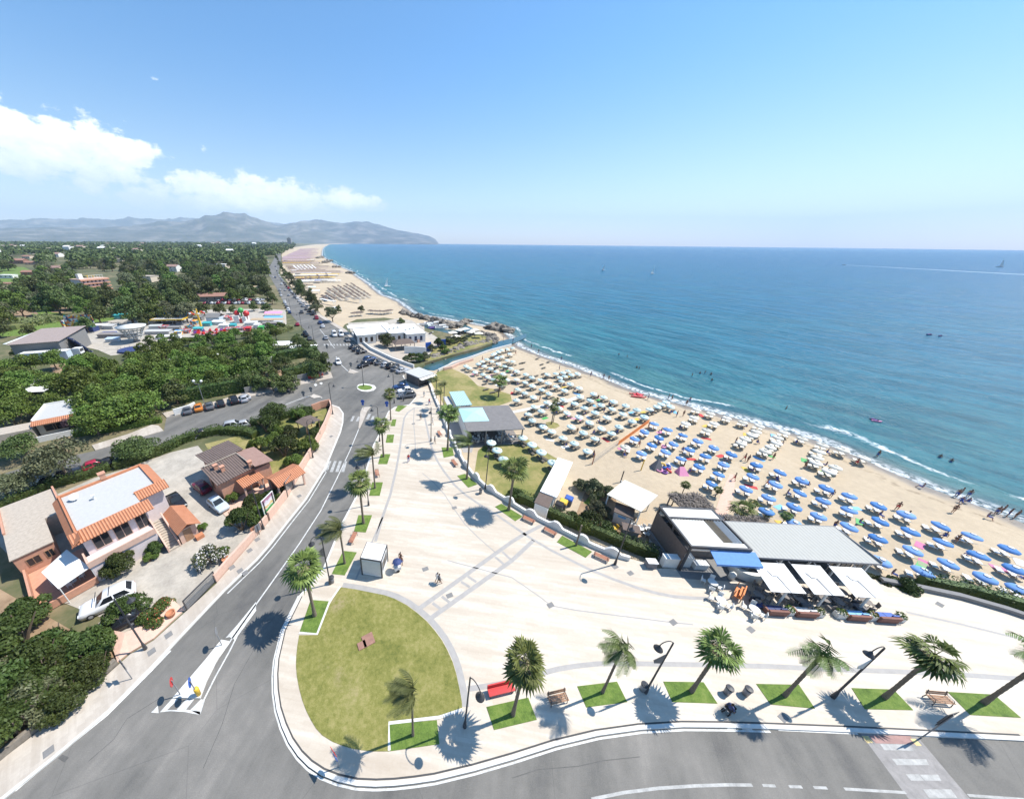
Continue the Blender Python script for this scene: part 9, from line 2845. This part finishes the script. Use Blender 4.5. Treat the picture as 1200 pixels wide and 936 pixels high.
b.lathe([(.55, 1.5), (.3, 1.66), (.02, 1.74)], 10)
b.tube([(0, 0, .8), (0, 0, 1.8)], .02, 4)
b.build('parasol', 'navy', r_)
for y in (-.33, .33):
 b = MB()
 b.lathe([(.02, -.03), (.2, -.03), (.2, .03), (.02, .03)], 10)
 o = b.build('wheel', 'tyre', r_)
 o.location, o.rotation_euler = (0, y, .2), (R(90), 0, 0)
g = G(853, 833, Z_PAVE)
r_ = empty('stroller', g, .3, 'black baby stroller being pushed past the promenade bins', 'stroller')
b = MB()
b.add([(-.3, -.22, .4), (.35, -.22, .35), (.35, .22, .35), (-.3, .22, .4), (-.45, -.22, .85), (-.45, .22, .85), (.45, -.2, .6), (.45, .2, .6)], [(0, 1, 2, 3), (0, 3, 5, 4), (1, 6, 7, 2)])
b.lathe([(.3, 0), (.22, .2), (.02, .3)], 10, 0, (-.3, 0, .75))
b.build('seat', 'cloth_black', r_)
b = MB()
b.tube([(-.8, -.2, 1.0), (-.3, -.2, .45), (.4, -.2, .1)], .02, 4)
b.tube([(-.8, .2, 1.0), (-.3, .2, .45), (.4, .2, .1)], .02, 4)
b.tube([(-.8, -.2, 1.0), (-.8, .2, 1.0)], .02, 4)
b.build('frame', 'grey_metal', r_)
for x in (-.35, .4):
 for y in (-.24, .24):
  b = MB()
  b.lathe([(.02, -.03), (.13, -.03), (.13, .03), (.02, .03)], 10)
  o = b.build('wheel', 'tyre', r_)
  o.location, o.rotation_euler = (x, y, .13), (R(90), 0, 0)
def hull(b, L, w, h, m=0):
 st = [(-.5, .75, 0), (-.2, 1, 0), (.15, .92, .02), (.36, .6, .12), (.5, .04, .28)]
 vs = []
 for x, ww, dz in st:
  vs += [(x * L, -w / 2 * ww, h + dz * h), (x * L, -w / 2 * ww * .7, -.15), (x * L, w / 2 * ww * .7, -.15), (x * L, w / 2 * ww, h + dz * h)]
 fs = []
 for i in range(4):
  for k in range(4):
   a, c = i * 4 + k, i * 4 + (k + 1) % 4
   fs.append((a, c, c + 4, a + 4))
 fs += [(3, 2, 1, 0), (16, 17, 18, 19)]
 return b.add(vs, fs, m)
def boat(name, px, rz, L, label, kind, z=Z_SEA, group=None):
 r_ = empty(name, G(*px, z), rz, label, 'boat', group)
 if z == Z_SEA:
  r_.scale = (.62,) * 3
 b = MB()
 if kind == 'cat':
  for y in (-.9, .9):
   b.tube([(-L / 2, y, .2), (L * .4, y, .2), (L / 2, y, .45)], [.22, .22, .08], 8)
  b.box((0, 0, .4), (L * .6, 1.8, .06))
  b.build('hull', 'red_gloss', r_)
  bx('seat', 'red_gloss', r_, (-.3, -.8, .43, .2, .8, .7))
  return r_
 hull(b, L, L * .34, .10 * L + .2)
 b.build('hull', {'sail': 'white_metal', 'motor': 'white_metal', 'dark': 'navy', 'pink': 'pink_canvas'}[kind], r_)
 if kind == 'sail':
  b = MB()
  b.tube([(.1 * L, 0, .1), (.1 * L, 0, L * 1.5)], .05, 6)
  b.build('mast', 'grey_metal', r_)
  b = MB()
  b.add([(.08 * L, -.02, L * 1.48), (.08 * L, -.02, .8), (-.5 * L, .3, .9), (.08 * L, .02, L * 1.48), (.08 * L, .02, .8), (-.5 * L, .34, .9)], [(0, 1, 2), (5, 4, 3), (0, 2, 5, 3), (1, 0, 3, 4), (2, 1, 4, 5)])
  b.build('sail', 'white_canvas', r_)
 else:
  bx('cockpit', 'cloth_grey' if kind == 'motor' else 'purple', r_, (-.35 * L, -.1 * L, .1 * L + .15, .05 * L, .1 * L, .1 * L + .35))
  bx('windscreen', 'glass', r_, (.05 * L, -.1 * L, .1 * L + .2, .08 * L, .1 * L, .1 * L + .7))
 return r_
for px, rz, L, lb in [((454, 336), .4, 9, 'white sailing dinghy close to the far beach'), ((707, 317), 0, 9, 'small white sailboat far out, left one'), ((764.5, 321), .3, 10, 'white sailboat far out in the middle of the bay'), ((1171, 313), 2.8, 18, 'white sailing yacht at the far right by the speedboat wake')]:
 boat('sailboat', px, rz, L, lb, 'sail')
boat('motorboat', (989, 310.5), R(165), 11, 'speedboat pulling a long white wake', 'motor')
b = MB()
A_, B_ = G(991, 310.6, Z_SEA + .06), G(1260, 325, Z_SEA + .06)
n_ = 40
pts = [A_.lerp(B_, k / n_) for k in range(n_ + 1)]
dr = (B_ - A_).normalized()
sd = Vector((-dr.y, dr.x, 0))
for k in range(n_):
 w0, w1 = 1.2 + k * .10, 1.2 + (k + 1) * .10
 b.add([pts[k] + sd * w0, pts[k] - sd * w0, pts[k + 1] - sd * w1, pts[k + 1] + sd * w1], [(0, 1, 2, 3)])
tag(b.build('wake_foam', 'foam'), 'white foam wake trailing behind the speedboat', 'wake', None, 'stuff')
boat('kayak', (1089, 392.5), .2, 5, 'dark kayak-like boat with riders off the right beach', 'dark')
boat('kayak', (1102, 394), .2, 3.5, 'second low dark boat just right of the first kayak', 'dark')
boat('pedal_boat', (1027, 494), R(-25), 2.8, 'pink inflatable boat near the right-hand shallows', 'pink')
boat('dinghy', (799, 296), .3, 12, 'dark boat on the horizon in mid bay', 'dark')
boat('rescue_boat', (747, 464), R(-15), 3.6, 'red twin-hulled rescue boat on the wet sand', 'cat', Z_BEACH - .05)
MB_ = 'boats moored in the small harbour'
for q, rz, L, k, lb in [((645, 118), .2, 8, 'motor', 'white motorboat moored nearest the marina club'), ((688, 108), .3, 8, 'motor', 'white motorboat moored behind the others'), ((722, 128), .1, 9, 'motor', 'large white motorboat in the middle of the harbour'), ((748, 138), .2, 7, 'motor', 'white motorboat nearest the jetty tip'), ((700, 140), .4, 6, 'dark', 'dark blue small boat in the harbour'), ((680, 180), 1.2, 6, 'motor', 'white boat pulled up beside the blue screens')]:
 boat('motorboat', q38([q])[0], rz, L, lb, k, Z_BEACH, MB_)
boat('jet_ski', (1024, 492), R(-40), 2.2, 'small dark watercraft behind the pink inflatable', 'dark')
